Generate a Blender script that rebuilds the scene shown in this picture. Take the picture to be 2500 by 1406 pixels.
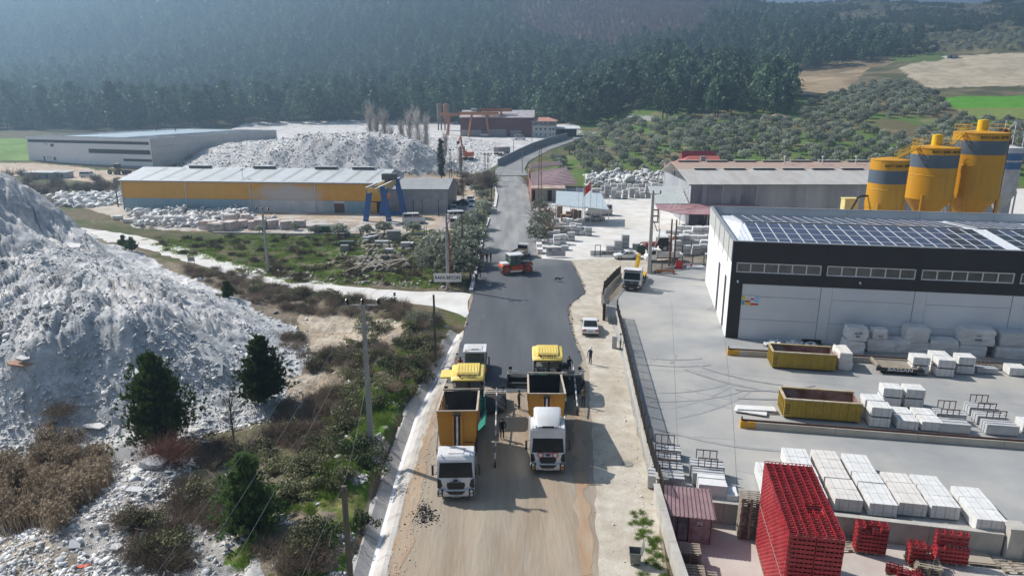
import bpy, bmesh, math, random
import numpy as np
from mathutils import Vector, Matrix, noise as mnoise
PI=math.pi
for o in list(bpy.data.objects): bpy.data.objects.remove(o)
scene=bpy.context.scene
col=scene.collection
rnd=random.Random(7)
# ---------------- camera ----------------
CAMH=25.5; PITCH=math.radians(15.5); FPX=1667.0
cam_data=bpy.data.cameras.new('camera'); cam=bpy.data.objects.new('camera',cam_data); col.objects.link(cam)
cam.location=(0,0,CAMH); cam.rotation_euler=(math.radians(90-15.5),0,0)
cam_data.sensor_width=36; cam_data.lens=24.0; cam_data.clip_end=6000; cam_data.clip_start=0.5
scene.camera=cam
# ---------------- light ----------------
SUN_EL=math.radians(42.5); LD=Vector((0.86,-0.51,0)).normalized()   # LD: where shadows fall
world=bpy.data.worlds.new('World'); scene.world=world; world.use_nodes=True
wn=world.node_tree; wn.nodes.clear()
wo=wn.nodes.new('ShaderNodeOutputWorld'); wb=wn.nodes.new('ShaderNodeBackground'); ws=wn.nodes.new('ShaderNodeTexSky')
ws.sky_type='NISHITA'; ws.sun_disc=False; ws.sun_elevation=SUN_EL
ws.sun_rotation=math.atan2(-LD.x,-LD.y)
ws.air_density=1.0; ws.dust_density=2.0; ws.ozone_density=1.0; ws.altitude=200
wb.inputs[1].default_value=0.058
wn.links.new(ws.outputs[0],wb.inputs[0]); wn.links.new(wb.outputs[0],wo.inputs[0])
sd=bpy.data.lights.new('sun','SUN'); sun=bpy.data.objects.new('sun',sd); col.objects.link(sun)
sd.energy=5.0; sd.angle=math.radians(0.53); sd.color=(1.0,0.95,0.88)
ldir=Vector((LD.x*math.cos(SUN_EL),LD.y*math.cos(SUN_EL),-math.sin(SUN_EL)))
sun.rotation_euler=ldir.to_track_quat('-Z','Y').to_euler()
scene.view_settings.view_transform='Standard'; scene.view_settings.look='None'
scene.view_settings.exposure=0.54; scene.view_settings.gamma=1.0
try: scene.view_settings.use_curve_mapping=False
except Exception: pass
scene.render.engine='CYCLES'
scene.cycles.max_bounces=5; scene.cycles.diffuse_bounces=2; scene.cycles.glossy_bounces=2
scene.cycles.transparent_max_bounces=6; scene.cycles.volume_bounces=0
SP,CP=math.sin(PITCH),math.cos(PITCH)
def G(px,py,z=0.0):
 """where the sight line through photo position (px,py) meets the level z (metres)"""
 t=(py-703)/FPX; s=SP+t*CP
 d=(CAMH-z)/s
 return Vector(((px-1250)/FPX*d, d*(CP-t*SP), z))
def GD(px,py,d):
 t=(py-703)/FPX
 return Vector(((px-1250)/FPX*d, d*(CP-t*SP), CAMH-d*(SP+t*CP)))
# ---------------- helpers ----------------
def setp(o,label=None,cat=None,group=None,kind=None):
 if label: o['label']=label
 if cat: o['category']=cat
 if group: o['group']=group
 if kind: o['kind']=kind
 return o
class MB:
 def __init__(s): s.v=[]; s.f=[]; s.m=[]
 def add(s,vs,fs,mi=0):
  b=len(s.v); s.v.extend([tuple(v) for v in vs]); s.f.extend([tuple(b+i for i in f) for f in fs]); s.m.extend([mi]*len(fs)); return s
 def box(s,x0,x1,y0,y1,z0,z1,mi=0):
  return s.add([(x0,y0,z0),(x1,y0,z0),(x1,y1,z0),(x0,y1,z0),(x0,y0,z1),(x1,y0,z1),(x1,y1,z1),(x0,y1,z1)],
          [(3,2,1,0),(4,5,6,7),(0,1,5,4),(1,2,6,5),(2,3,7,6),(3,0,4,7)],mi)
 def cb(s,cx,cy,cz,sx,sy,sz,mi=0,rz=0,M=None):
  R=Matrix.Rotation(rz,3,'Z') if M is None else M
  vs=[Vector((cx,cy,cz))+R@Vector((a*sx/2,b*sy/2,c*sz/2)) for c in(-1,1) for a,b in((-1,-1),(1,-1),(1,1),(-1,1))]
  return s.add(vs,[(3,2,1,0),(4,5,6,7),(0,1,5,4),(1,2,6,5),(2,3,7,6),(3,0,4,7)],mi)
 def bar(s,p0,p1,w,h=None,mi=0,up=(0,0,1)):
  p0=Vector(p0);p1=Vector(p1);h=h or w; d=(p1-p0); L=d.length
  if L<1e-6: return s
  d/=L; u=Vector(up)
  if abs(d.dot(u))>.99: u=Vector((0,1,0))
  a=d.cross(u).normalized(); b=a.cross(d).normalized()
  vs=[]
  for p in(p0,p1):
   for i,j in((-1,-1),(1,-1),(1,1),(-1,1)): vs.append(p+a*(i*w/2)+b*(j*h/2))
  return s.add(vs,[(0,1,2,3),(7,6,5,4),(0,4,5,1),(1,5,6,2),(2,6,7,3),(3,7,4,0)],mi)
 def cyl(s,p0,p1,r0,r1=None,n=10,mi=0,cap=True):
  p0=Vector(p0);p1=Vector(p1); r1=r0 if r1 is None else r1
  d=(p1-p0).normalized(); u=Vector((0,0,1)) if abs(d.z)<.95 else Vector((1,0,0))
  a=d.cross(u).normalized(); b=d.cross(a)
  vs=[]
  for p,r in((p0,r0),(p1,r1)):
   for i in range(n):
    t=2*PI*i/n; vs.append(p+a*(r*math.cos(t))+b*(r*math.sin(t)))
  fs=[(i,(i+1)%n,n+(i+1)%n,n+i) for i in range(n)]
  if cap: fs+= [tuple(range(n-1,-1,-1)),tuple(range(n,2*n))]
  return s.add(vs,fs,mi)
 def lathe(s,prof,c=(0,0,0),n=24,mi=0,cap=False):
  vs=[(c[0]+r*math.cos(2*PI*i/n),c[1]+r*math.sin(2*PI*i/n),c[2]+z) for r,z in prof for i in range(n)]
  fs=[(k*n+i,k*n+(i+1)%n,(k+1)*n+(i+1)%n,(k+1)*n+i) for k in range(len(prof)-1) for i in range(n)]
  if cap: fs+=[tuple(range(n-1,-1,-1)),tuple((len(prof)-1)*n+i for i in range(n))]
  return s.add(vs,fs,mi)
 def prism(s,poly,z0,z1,mi=0):
  """vertical prism over an xy polygon"""
  n=len(poly)
  A=sum(poly[i][0]*poly[(i+1)%n][1]-poly[(i+1)%n][0]*poly[i][1] for i in range(n))
  if A<0: poly=poly[::-1]
  vs=[(p[0],p[1],z0) for p in poly]+[(p[0],p[1],z1) for p in poly]
  return s.add(vs,[tuple(range(n-1,-1,-1)),tuple(range(n,2*n))]+[(i,(i+1)%n,n+(i+1)%n,n+i) for i in range(n)],mi)
 def ext(s,prof,x0,x1,mi=0):
  """profile in (y,z) extruded along x"""
  n=len(prof)
  A=sum(prof[i][0]*prof[(i+1)%n][1]-prof[(i+1)%n][0]*prof[i][1] for i in range(n))
  if A<0: prof=prof[::-1]
  vs=[(x0,p[0],p[1]) for p in prof]+[(x1,p[0],p[1]) for p in prof]
  return s.add(vs,[tuple(range(n-1,-1,-1)),tuple(range(n,2*n))]+[(i,(i+1)%n,n+(i+1)%n,n+i) for i in range(n)],mi)
 def loft(s,rings,mi=0,closed=True,caps=True):
  n=len(rings[0]); vs=[p for r in rings for p in r]; fs=[]
  for k in range(len(rings)-1):
   for i in range(n if closed else n-1):
    fs.append((k*n+i,k*n+(i+1)%n,(k+1)*n+(i+1)%n,(k+1)*n+i))
  if caps: fs+=[tuple(range(n-1,-1,-1)),tuple((len(rings)-1)*n+i for i in range(n))]
  return s.add(vs,fs,mi)
 def tube(s,pts,r,n=6,mi=0):
  for a,b in zip(pts[:-1],pts[1:]): s.cyl(a,b,r,r,n,mi)
  return s
 def mesh(s,name,mats,smooth=False,bevel=0):
  me=bpy.data.meshes.new(name); me.from_pydata(s.v,[],s.f)
  if not isinstance(mats,(list,tuple)): mats=[mats]
  for m in mats: me.materials.append(m)
  if len(mats)>1: me.polygons.foreach_set('material_index',s.m)
  if bevel:
   bm=bmesh.new(); bm.from_mesh(me)
   bmesh.ops.remove_doubles(bm,verts=bm.verts,dist=1e-4)
   ed=[e for e in bm.edges if len(e.link_faces)==2 and e.calc_face_angle(0)>.5]
   bmesh.ops.bevel(bm,geom=ed,offset=bevel,segments=2,affect='EDGES',clamp_overlap=True)
   bm.to_mesh(me); bm.free()
  if smooth:
   me.polygons.foreach_set('use_smooth',[True]*len(me.polygons))
   try: me.set_sharp_from_angle(angle=math.radians(38))
   except Exception: pass
  me.update(); return me
 def build(s,name,mats,parent=None,smooth=False,bevel=0,label=None,cat=None,group=None,kind=None,loc=None,rz=None):
  o=bpy.data.objects.new(name,s.mesh(name,mats,smooth,bevel)); col.objects.link(o)
  if parent: o.parent=parent
  if loc is not None: o.location=loc
  if rz is not None: o.rotation_euler=(0,0,rz)
  return setp(o,label,cat,group,kind)
def thing(name,label,cat,loc=(0,0,0),rz=0,group=None):
 o=bpy.data.objects.new(name,None); o.empty_display_size=.3; col.objects.link(o)
 o.location=loc; o.rotation_euler=(0,0,rz); return setp(o,label,cat,group)
KIDS={}
def copy_tree(o,loc=None,rz=None,label=None,sc=None,group=None):
 def rec(a,par):
  c=a.copy(); col.objects.link(c)
  if par is not None: c.parent=par
  for ch in a.children: todo.append((ch,c))
  return c
 todo=[]; r=rec(o,None)
 while todo:
  a,p=todo.pop(); rec(a,p)
 if loc is not None: r.location=loc
 if rz is not None: r.rotation_euler=(0,0,rz)
 if sc is not None: r.scale=(sc,)*3 if not hasattr(sc,'__len__') else sc
 if label: r['label']=label
 if group: r['group']=group
 return r
def inst(name,me,loc=(0,0,0),rz=0,parent=None,sc=None,label=None,cat=None,group=None,kind=None,rot=None):
 o=bpy.data.objects.new(name,me); col.objects.link(o); o.location=loc
 o.rotation_euler=rot if rot is not None else (0,0,rz)
 if sc is not None: o.scale=(sc,)*3 if not hasattr(sc,'__len__') else sc
 if parent: o.parent=parent
 return setp(o,label,cat,group,kind)
def npmesh(name,V,F,mats,fm=None,smooth=False,attr=None):
 """V (n,3) array, F (m,3|4) int array"""
 me=bpy.data.meshes.new(name); V=np.asarray(V,dtype=np.float32); F=np.asarray(F,dtype=np.int32); k=F.shape[1]
 me.vertices.add(len(V)); me.vertices.foreach_set('co',V.ravel())
 me.loops.add(F.size); me.loops.foreach_set('vertex_index',F.ravel())
 me.polygons.add(len(F)); me.polygons.foreach_set('loop_start',np.arange(0,F.size,k,dtype=np.int32))
 me.polygons.foreach_set('loop_total',np.full(len(F),k,dtype=np.int32))
 if not isinstance(mats,(list,tuple)): mats=[mats]
 for m in mats: me.materials.append(m)
 if fm is not None: me.polygons.foreach_set('material_index',np.asarray(fm,dtype=np.int32))
 me.update(calc_edges=True)
 if smooth: me.polygons.foreach_set('use_smooth',[True]*len(F))
 if attr:
  for an,av in attr.items():
   av=np.asarray(av,dtype=np.float32)
   if av.ndim==2:
    a=me.attributes.new(an,'FLOAT_COLOR','POINT'); a.data.foreach_set('color',np.concatenate([av,np.ones((len(av),1),np.float32)],1).ravel())
   else:
    a=me.attributes.new(an,'FLOAT','POINT'); a.data.foreach_set('value',av)
 return me
# ---- numpy noise ----
def _h(ix,iy,seed):
 n=(ix*374761393+iy*668265263+seed*1442695041)&0xffffffff
 n=((n^(n>>13))*1274126177)&0xffffffff
 return ((n^(n>>16))&0xffff)/65535.0
def vnoise(x,y,seed=0):
 x=np.asarray(x,float);y=np.asarray(y,float)
 ix=np.floor(x).astype(np.int64);iy=np.floor(y).astype(np.int64);fx=x-ix;fy=y-iy
 fx=fx*fx*(3-2*fx);fy=fy*fy*(3-2*fy)
 a=_h(ix,iy,seed);b=_h(ix+1,iy,seed);c=_h(ix,iy+1,seed);d=_h(ix+1,iy+1,seed)
 return (a*(1-fx)+b*fx)*(1-fy)+(c*(1-fx)+d*fx)*fy
def fbm(x,y,oct=4,seed=0,gain=.5):
 s=0;a=1;t=0
 for i in range(oct):
  s=s+a*(vnoise(x,y,seed+i*17)-.5);t+=a;a*=gain;x=x*2.03+5.1;y=y*2.03+3.7
 return s/t*2
def sstep(a,b,x):
 t=np.clip((x-a)/(b-a),0,1); return t*t*(3-2*t)
def inpoly(x,y,poly):
 x=np.asarray(x);y=np.asarray(y);r=np.zeros(x.shape,bool);n=len(poly)
 for i in range(n):
  x0,y0=poly[i][0],poly[i][1];x1,y1=poly[(i+1)%n][0],poly[(i+1)%n][1]
  if y0==y1: continue
  c=((y0>y)!=(y1>y))&(x<(x1-x0)*(y-y0)/(y1-y0)+x0)
  r^=c
 return r
# ---------------- materials ----------------
MATS={}
def mat(name,c,rough=.7,orand=0,c2=None,scale=3,detail=4,bump=0,bscale=None,metal=0,spec=.5,var=.12,coord='Object',dirt=None,dscale=.6,damt=.5,stretch=None,coat=0,emit=None,sub=None,contrast=(.35,.65),bdist=.05):
 """procedural material: two-tone noise, optional dirt patches, optional bump"""
 if name in MATS: return MATS[name]
 m=bpy.data.materials.new(name); MATS[name]=m; m.use_nodes=True; nt=m.node_tree; N=nt.nodes; L=nt.links
 b=N['Principled BSDF']; b.inputs['Roughness'].default_value=rough; b.inputs['Metallic'].default_value=metal
 b.inputs['Specular IOR Level'].default_value=spec; b.inputs['Coat Weight'].default_value=coat
 tc=N.new('ShaderNodeTexCoord') if coord!='World' else N.new('ShaderNodeNewGeometry')
 vec=tc.outputs['Position' if coord=='World' else coord]
 if stretch:
  mp=N.new('ShaderNodeMapping'); mp.inputs['Scale'].default_value=stretch; L.new(vec,mp.inputs[0]); vec=mp.outputs[0]
 if c2 is None: c2=tuple(min(1,x*(1+var)) for x in c); c=tuple(x*(1-var) for x in c)
 nz=N.new('ShaderNodeTexNoise'); nz.inputs['Scale'].default_value=scale; nz.inputs['Detail'].default_value=detail; nz.inputs['Roughness'].default_value=.6; L.new(vec,nz.inputs['Vector'])
 cr=N.new('ShaderNodeValToRGB'); cr.color_ramp.elements[0].position=contrast[0]; cr.color_ramp.elements[1].position=contrast[1]
 cr.color_ramp.elements[0].color=(*c,1); cr.color_ramp.elements[1].color=(*c2,1); L.new(nz.outputs['Fac'],cr.inputs[0])
 out=cr.outputs[0]
 if dirt:
  n2=N.new('ShaderNodeTexNoise'); n2.inputs['Scale'].default_value=dscale; n2.inputs['Detail'].default_value=6; n2.inputs['Roughness'].default_value=.65; L.new(vec,n2.inputs['Vector'])
  r2=N.new('ShaderNodeMapRange'); r2.inputs[1].default_value=.45; r2.inputs[2].default_value=.72; r2.inputs[4].default_value=damt; L.new(n2.outputs['Fac'],r2.inputs[0])
  mx=N.new('ShaderNodeMix'); mx.data_type='RGBA'; L.new(r2.outputs[0],mx.inputs[0]); L.new(out,mx.inputs[6]); mx.inputs[7].default_value=(*dirt,1); out=mx.outputs[2]
 if orand:
  oi=N.new('ShaderNodeObjectInfo');hs=N.new('ShaderNodeHueSaturation');mr=N.new('ShaderNodeMapRange');mr.inputs[3].default_value=1-orand;mr.inputs[4].default_value=1+orand;L.new(oi.outputs['Random'],mr.inputs[0]);L.new(mr.outputs[0],hs.inputs['Value']);L.new(out,hs.inputs['Color']);out=hs.outputs[0]
 L.new(out,b.inputs['Base Color'])
 if bump:
  n3=N.new('ShaderNodeTexNoise'); n3.inputs['Scale'].default_value=bscale or scale*4; n3.inputs['Detail'].default_value=5; L.new(vec,n3.inputs['Vector'])
  bp=N.new('ShaderNodeBump'); bp.inputs['Strength'].default_value=bump; bp.inputs['Distance'].default_value=bdist; L.new(n3.outputs['Fac'],bp.inputs['Height']); L.new(bp.outputs[0],b.inputs['Normal'])
 if emit:
  b.inputs['Emission Color'].default_value=(*emit[:3],1); b.inputs['Emission Strength'].default_value=emit[3]
 return m
def leafmat(name,c,c2,trans=.3,scale=.8,rough=.6,rv=.25):
 """foliage: per-position tone variation with some light passing through"""
 if name in MATS: return MATS[name]
 m=mat(name,c,rough,c2=c2,scale=scale,detail=3,spec=.2,contrast=(.3,.7)); nt=m.node_tree; N=nt.nodes; L=nt.links
 b=N['Principled BSDF']; o=N['Material Output']
 oi=N.new('ShaderNodeObjectInfo'); hs=N.new('ShaderNodeHueSaturation')
 mr=N.new('ShaderNodeMapRange'); mr.inputs[3].default_value=1-rv; mr.inputs[4].default_value=1+rv*1.2; L.new(oi.outputs['Random'],mr.inputs[0]); L.new(mr.outputs[0],hs.inputs['Value'])
 src=b.inputs['Base Color'].links[0].from_socket; L.new(src,hs.inputs['Color']); L.new(hs.outputs[0],b.inputs['Base Color'])
 t=N.new('ShaderNodeBsdfTranslucent'); mx=N.new('ShaderNodeMixShader'); mx.inputs[0].default_value=trans
 L.new(hs.outputs[0],t.inputs[0]); L.new(b.outputs[0],mx.inputs[1]); L.new(t.outputs[0],mx.inputs[2]); L.new(mx.outputs[0],o.inputs[0])
 return m
# ================= TERRAIN HEIGHT =================
def tz(px,py,d):            # a control point of the far slopes: photo column, photo row, distance
 v=GD(px,py,d); return (v.y,v.z)
FAR={ # column -> rows of (row, distance)
 -900:[(345,300),(318,380),(255,560),(150,720),(0,900),(-60,1000)],
 0:[(345,300),(318,380),(258,560),(150,700),(0,880),(-60,980)],
 600:[(350,300),(306,410),(250,560),(150,690),(0,860),(-60,960)],
 1000:[(345,300),(306,430),(240,560),(150,690),(0,860),(-60,960)],
 1250:[(345,300),(312,430),(240,540),(150,680),(0,870),(-60,980)],
 1420:[(356,300),(316,380),(240,520),(140,680),(0,880),(-60,980)],
 1600:[(398,250),(300,360),(230,440),(140,620),(20,860),(-50,960)],
 1850:[(392,250),(298,345),(225,430),(180,560),(90,760),(12,1000),(9,1060)],
 2000:[(392,250),(290,340),(230,420),(175,520),(100,690),(16,980),(13,1080)],
 2200:[(390,250),(285,340),(215,430),(150,530),(85,700),(15,1000),(13,1100)],
 2500:[(385,250),(285,335),(235,410),(195,450),(140,520),(45,760),(0,960),(-6,1080)],
 3200:[(385,250),(285,335),(235,410),(195,450),(140,520),(45,760),(-10,960),(-16,1080)],
}
FC=sorted(FAR); FU=np.array([(c-1250)/FPX for c in FC])
FY=np.concatenate([np.arange(200,600,8.0),np.arange(600,1200,20.0),[1300,1500,2000,3000]])
FT=[]
for c in FC:
 pts=[(180,0.0),(215,0.0)]+[tz(c,py,d) for py,d in FAR[c]]
 if c==-900 or c<1400: pts[2:2]=[(255,0.0)]
 ys=np.array([p[0] for p in pts]); zs=np.array([p[1] for p in pts])
 ys=np.append(ys,[ys[-1]+150,ys[-1]+500,3200]); zz=zs[-1]
 zs=np.append(zs,[zz-25 if c>=1800 else zz+25, zz-60 if c>=1800 else zz+60, zz-90])
 FT.append(np.interp(FY,ys,zs))
FT=np.array(FT)
k=np.array([1,2,3,2,1])/9.0
for i in range(len(FT)):
 e=np.concatenate([[FT[i,0]]*2,FT[i],[FT[i,-1]]*2]); FT[i]=np.convolve(e,k,'valid')
def hfar(x,y):
 yy=np.maximum(y,1.0); u=x/yy*0.985
 iu=np.interp(u,FU,np.arange(len(FU))); i0=np.clip(np.floor(iu).astype(int),0,len(FU)-2); fu=iu-i0; fu=fu*fu*(3-2*fu)
 iy=np.interp(yy,FY,np.arange(len(FY))); j0=np.clip(np.floor(iy).astype(int),0,len(FY)-2); fy=iy-j0
 a=FT[i0,j0]*(1-fy)+FT[i0,j0+1]*fy; b=FT[i0+1,j0]*(1-fy)+FT[i0+1,j0+1]*fy
 return a*(1-fu)+b*fu
# near-left ground: heaps, hollow and bank by the ditch
NL=[ # (px,py,z)
 (1112,795,0),(1089,825,0),(1050,900,0),(994,1000,0),(950,1120,0),(915,1230,0),(861,1403,0),(845,1500,0),(800,1700,0),
 (1130,770,0),(1060,745,.4),(960,735,.5),(820,718,.2),(700,700,0),(560,665,0),(400,620,0),(300,600,0),(240,566,0),(180,540,0),(60,520,0),(-200,520,0),(-600,520,0),
 (990,880,.9),(940,960,1.3),(900,1060,1.3),(860,1140,1.4),(800,1230,1.0),(760,1330,.8),(700,1420,.4),
 (1010,800,.7),(930,800,-.3),(850,800,-.9),(770,805,-.8),(720,840,-.8),
 (860,900,-.3),(800,950,-1.2),(740,960,-1.2),(760,1080,-1.0),(700,1150,-1.0),(620,1250,-.9),(560,1350,-.6),(620,1420,-.3),
 (640,760,.3),(560,720,.6),(480,680,.9),(690,900,-.6),(650,980,-.8),(560,1020,-.9),(480,1080,-1.1),(400,1120,-1.2),(300,1060,-.8),(200,1060,-.7),(60,1080,-.6),
 (600,850,1.2),(520,800,3.2),(440,740,5.2),(360,690,6.2),(300,640,5.8),(560,930,.3),(450,930,1.4),(420,850,3.5),(330,780,6.0),(300,720,7.0),(200,720,7.2),(100,740,7.2),(0,730,7.2),
 (250,640,6.8),(150,620,6.8),(0,640,7.0),(-150,700,7.5),(300,950,1.6),(200,900,3.2),(200,820,5.6),(80,860,5.0),(0,880,4.4),(0,980,1.8),(120,980,1.6),(-100,980,1.8),(-150,860,5),
 (230,590,3.0),(150,560,5.5),
 (100,1160,-1.0),(250,1180,-.9),(330,1180,.6),(380,1130,.7),(250,1270,.9),(130,1300,.5),(300,1360,.1),(420,1300,-.2),(60,1390,-.3),(0,1250,-1.2),(480,1230,-.5),(400,1400,-.2),(200,1420,0),
 (-300,1200,-1),(-300,1400,-.5),(-100,1600,0),(400,1700,0),(-500,1000,0),(0,2200,0),(600,2200,0),
]
NP=[]
for px,py,z in NL:
 g=G(px,py,z); NP.append((g.x,g.y,z))
NP+= [(-60,78,15.4),(-66,84,17.2),(-76,88,18.5),(-90,92,19),(-57,70,10.5),(-70,74,14.5),(-63,92,12.6),(-66,100,6.8),(-70,108,4.6),(-73,116,1.0),(-56,86,8.4),(-57,100,.3),(-46,90,.1),(-51,95,.1),(-64.5,105,2.2),(-52,92,1.0),(-53,78,8.8),(-80,104,10),(-85,116,3),(-110,90,14),(-130,90,5),(-140,60,0),(-110,70,8),(-90,72,13),(-80,60,4),(-100,50,1),(-75,45,-.5)]
NP=np.array(NP)
_D=np.sqrt((NP[:,None,0]-NP[None,:,0])**2+(NP[:,None,1]-NP[None,:,1])**2)
_W=np.linalg.solve(_D+np.eye(len(NP))*1e-3,NP[:,2]-0.0)
LIP=[G(*p) for p in [(1118,775),(1089,825),(1050,900),(994,1000),(950,1120),(915,1230),(861,1403),(840,1500)]]
LIPX=np.array([v.x for v in LIP])[::-1]; LIPY=np.array([v.y for v in LIP])[::-1]
ROADN=np.array([G(*p)[:2] for p in [(240,566),(400,620),(560,665),(700,700),(900,727),(1118,775)]])
def hnear(x,y):
 shp=x.shape; x=x.ravel(); y=y.ravel(); r=np.zeros(x.shape)
 for i in range(0,len(x),40000):
  dx=np.sqrt((x[i:i+40000,None]-NP[None,:,0])**2+(y[i:i+40000,None]-NP[None,:,1])**2); r[i:i+40000]=dx@_W
 return r.reshape(shp)
HEAPS=[ # the far heaps: photo position of the crown, height, half width, half depth
 (700,345,9,50,26),(850,330,13,46,22),(620,370,6,30,18),(970,345,11,26,20),(760,375,6,40,14),(900,385,4.5,24,10),(540,395,3.5,18,10),
 (1180,368,3.2,14,12),(1130,385,2.6,12,10),(1215,362,4.0,6,7),(1090,365,4,14,12)]
HP=[]
for px,py,h,a,b in HEAPS:
 g=G(px,py,h); HP.append((g.x,g.y,h,a,b))
def leftmask(x,y):
 lx=np.interp(y,LIPY,LIPX)
 ry=np.interp(x,ROADN[:,0],ROADN[:,1])
 m=sstep(0,.8,lx-x)*sstep(0,4,ry+np.where(x<ROADN[0,0]-6,6.,0)-1.0-y)
 m=m*sstep(8,20,y)
 return m
def H(x,y,fine=True):
 x=np.atleast_1d(np.asarray(x,float)); y=np.atleast_1d(np.asarray(y,float))
 z=np.zeros(x.shape)
 m=y>170
 if m.any():
  xf,yf=x[m],y[m]; zf=hfar(xf,yf)
  amp=sstep(330,600,yf)
  zf=zf+amp*((22-14*sstep(.25,.4,xf/yf))*fbm(xf/130,yf/160,4,5)+2.0*fbm(xf/28,yf/28,3,6))*sstep(3,12,zf)
  for hx,hy,h,a,b in HP:
   d=np.sqrt(((xf-hx)/a)**2+((yf-hy)/b)**2)
   wob=.16*fbm(xf/14,yf/14,3,9+int(h*3)); bump=h*(1-sstep(.25,1.12,d+wob))
   bump=bump*(1+.10*fbm(xf/5,yf/5,4,9))+np.minimum(bump,1)*(.45*np.abs(fbm(xf/3,yf/3,4,12))+.9*np.abs(fbm(xf/9,yf/9,3,19)))
   zf=np.maximum(zf,np.where(bump>0.05,bump,zf))
  z[m]=zf
 lm=(x<0)&(y<150)&(y>6)
 if lm.any():
  xl,yl=x[lm],y[lm]; w=leftmask(xl,yl); zn=hnear(xl,yl)
  if fine:
   hp=np.clip(zn/6,0,1)
   zn=zn+w*((.25+.5*hp)*fbm(xl/3.1,yl/3.1,4,21)+ .9*hp*(0.5-np.abs(fbm(xl/7,yl/9,4,33)))+.16*fbm(xl/.7,yl/.7,3,40)+.25*(1-hp)*fbm(xl/1.6,yl/1.6,3,50))
   # rain rills running down the flank of the near heap
   ax_,ay_=xl+47,yl-75; rr_=np.sqrt(ax_**2+ay_**2); th_=np.arctan2(ay_,ax_)+.05*fbm(xl/3,yl/3,2,8)
   r=np.abs(vnoise(th_*26,rr_/16,71)-.5)*2; r2=np.abs(vnoise(th_*70,rr_/9,75)-.5)*2
   rm=sstep(5,10,rr_)*(1-sstep(17,25,rr_))*np.clip(zn/3,0,1)
   zn=zn-rm*(.55*(1-sstep(0,.35,r))+.22*(1-sstep(0,.5,r2)))+hp*(.13*fbm(xl/.45,yl/.45,3,60)+.5*np.abs(fbm(xl/4.5,yl/4.5,3,64)))
  z[lm]=z[lm]*(1-w)+w*zn
 # lower yard behind the retaining wall
 return z
def h1(x,y): return float(H(np.array([x]),np.array([y]),True)[0])
_DD=22*1.006**np.arange(705)
def hit(px,py):
 """where the sight line through a photo position first meets the terrain"""
 t=(py-703)/FPX; dx=(px-1250)/FPX; dy=CP-t*SP; dz=-(SP+t*CP)
 d=_DD
 for _ in range(2):
  w=CAMH+dz*d<=H(dx*d,dy*d,False); i=int(np.argmax(w)) if w.any() else len(d)-1; d=np.linspace(d[max(0,i-1)],d[i],24)
 d=d[12]; return Vector((dx*d,dy*d,float(H(np.array([dx*d]),np.array([dy*d]))[0])))
def proj(x,y,z):
 dx=x;dy=y;dz=z-CAMH; dep=dy*CP-dz*SP; up=dy*SP+dz*CP
 dep=np.where(dep<.1,.1,dep)
 return 1250+FPX*dx/dep, 703-FPX*up/dep, dep
# ---------- terrain mesh ----------
rows=np.concatenate([[-60,-20,0,6,10],np.exp(np.linspace(math.log(14),math.log(1250),800)),[1320,1420,1600,1900,2400,3000]])
us=np.concatenate([[-6,-4,-2.6,-1.8,-1.3,-1.0],np.linspace(-.9,-.2,330),np.linspace(-.2,.9,260)[1:],[1.0,1.3,1.8,2.6,4,6]])
YY,UU=np.meshgrid(rows,us,indexing='ij'); XX=UU*np.maximum(YY,25.0);
ZZ=H(XX.ravel(),YY.ravel()).reshape(XX.shape)
# hollow out the ditch, the lower yard and the far-right pit
GX,GY=XX,YY
def W(*pts,z=0): return [tuple(G(px,py,z)[:2]) for px,py in pts]
# lower yard basin and ditch trough
LOWY=[(9.55,39.9),(29.4,35.85),(60,29.6),(60,-40),(9.0,-40),(9.25,32)]
ZZ=np.where(inpoly(XX,YY,LOWY),-1.45,ZZ)
lx=np.interp(YY,LIPY,LIPX)
ZZ=np.where((YY>5)&(YY<74)&(XX>lx+.05)&(XX<lx+1.75),np.minimum(ZZ,-.75),ZZ)
PXX,PYY,DEP=proj(XX,YY,ZZ)
def pz(poly,soft=0,seed=3,sc=60.0):
 """zone mask: polygon given in photo positions, edge broken up by noise in world space"""
 n1=fbm(XX/4,YY/4,3,seed)*soft; n2=fbm(XX/4+50,YY/4+9,3,seed+5)*soft
 return inpoly(PXX+n1,PYY+n2*.6,poly)&(YY>5)
C=np.zeros(XX.shape+(3,))
def lerp(a,b,t): t=t[...,None]; return a*(1-t)+np.array(b)*t
n_a=fbm(XX/5,YY/5,4,100)*.5+.5; n_b=fbm(XX/1.5,YY/1.5,4,110)*.5+.5; n_c=fbm(XX/18,YY/18,3,120)*.5+.5; n_d=fbm(XX/.8,YY/.8,3,130)*.5+.5
C[...]=np.array((.17,.135,.085)); C=lerp(C,(.10,.12,.04),sstep(.4,.62,n_a)); C=lerp(C,(.25,.21,.15),sstep(.6,.8,n_b)*.7)
# forest floor on the slopes
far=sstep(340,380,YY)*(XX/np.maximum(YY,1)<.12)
C=lerp(C,(.035,.04,.022),np.where((YY>360)&(XX/np.maximum(YY,1)<.45),.9,0))
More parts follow.
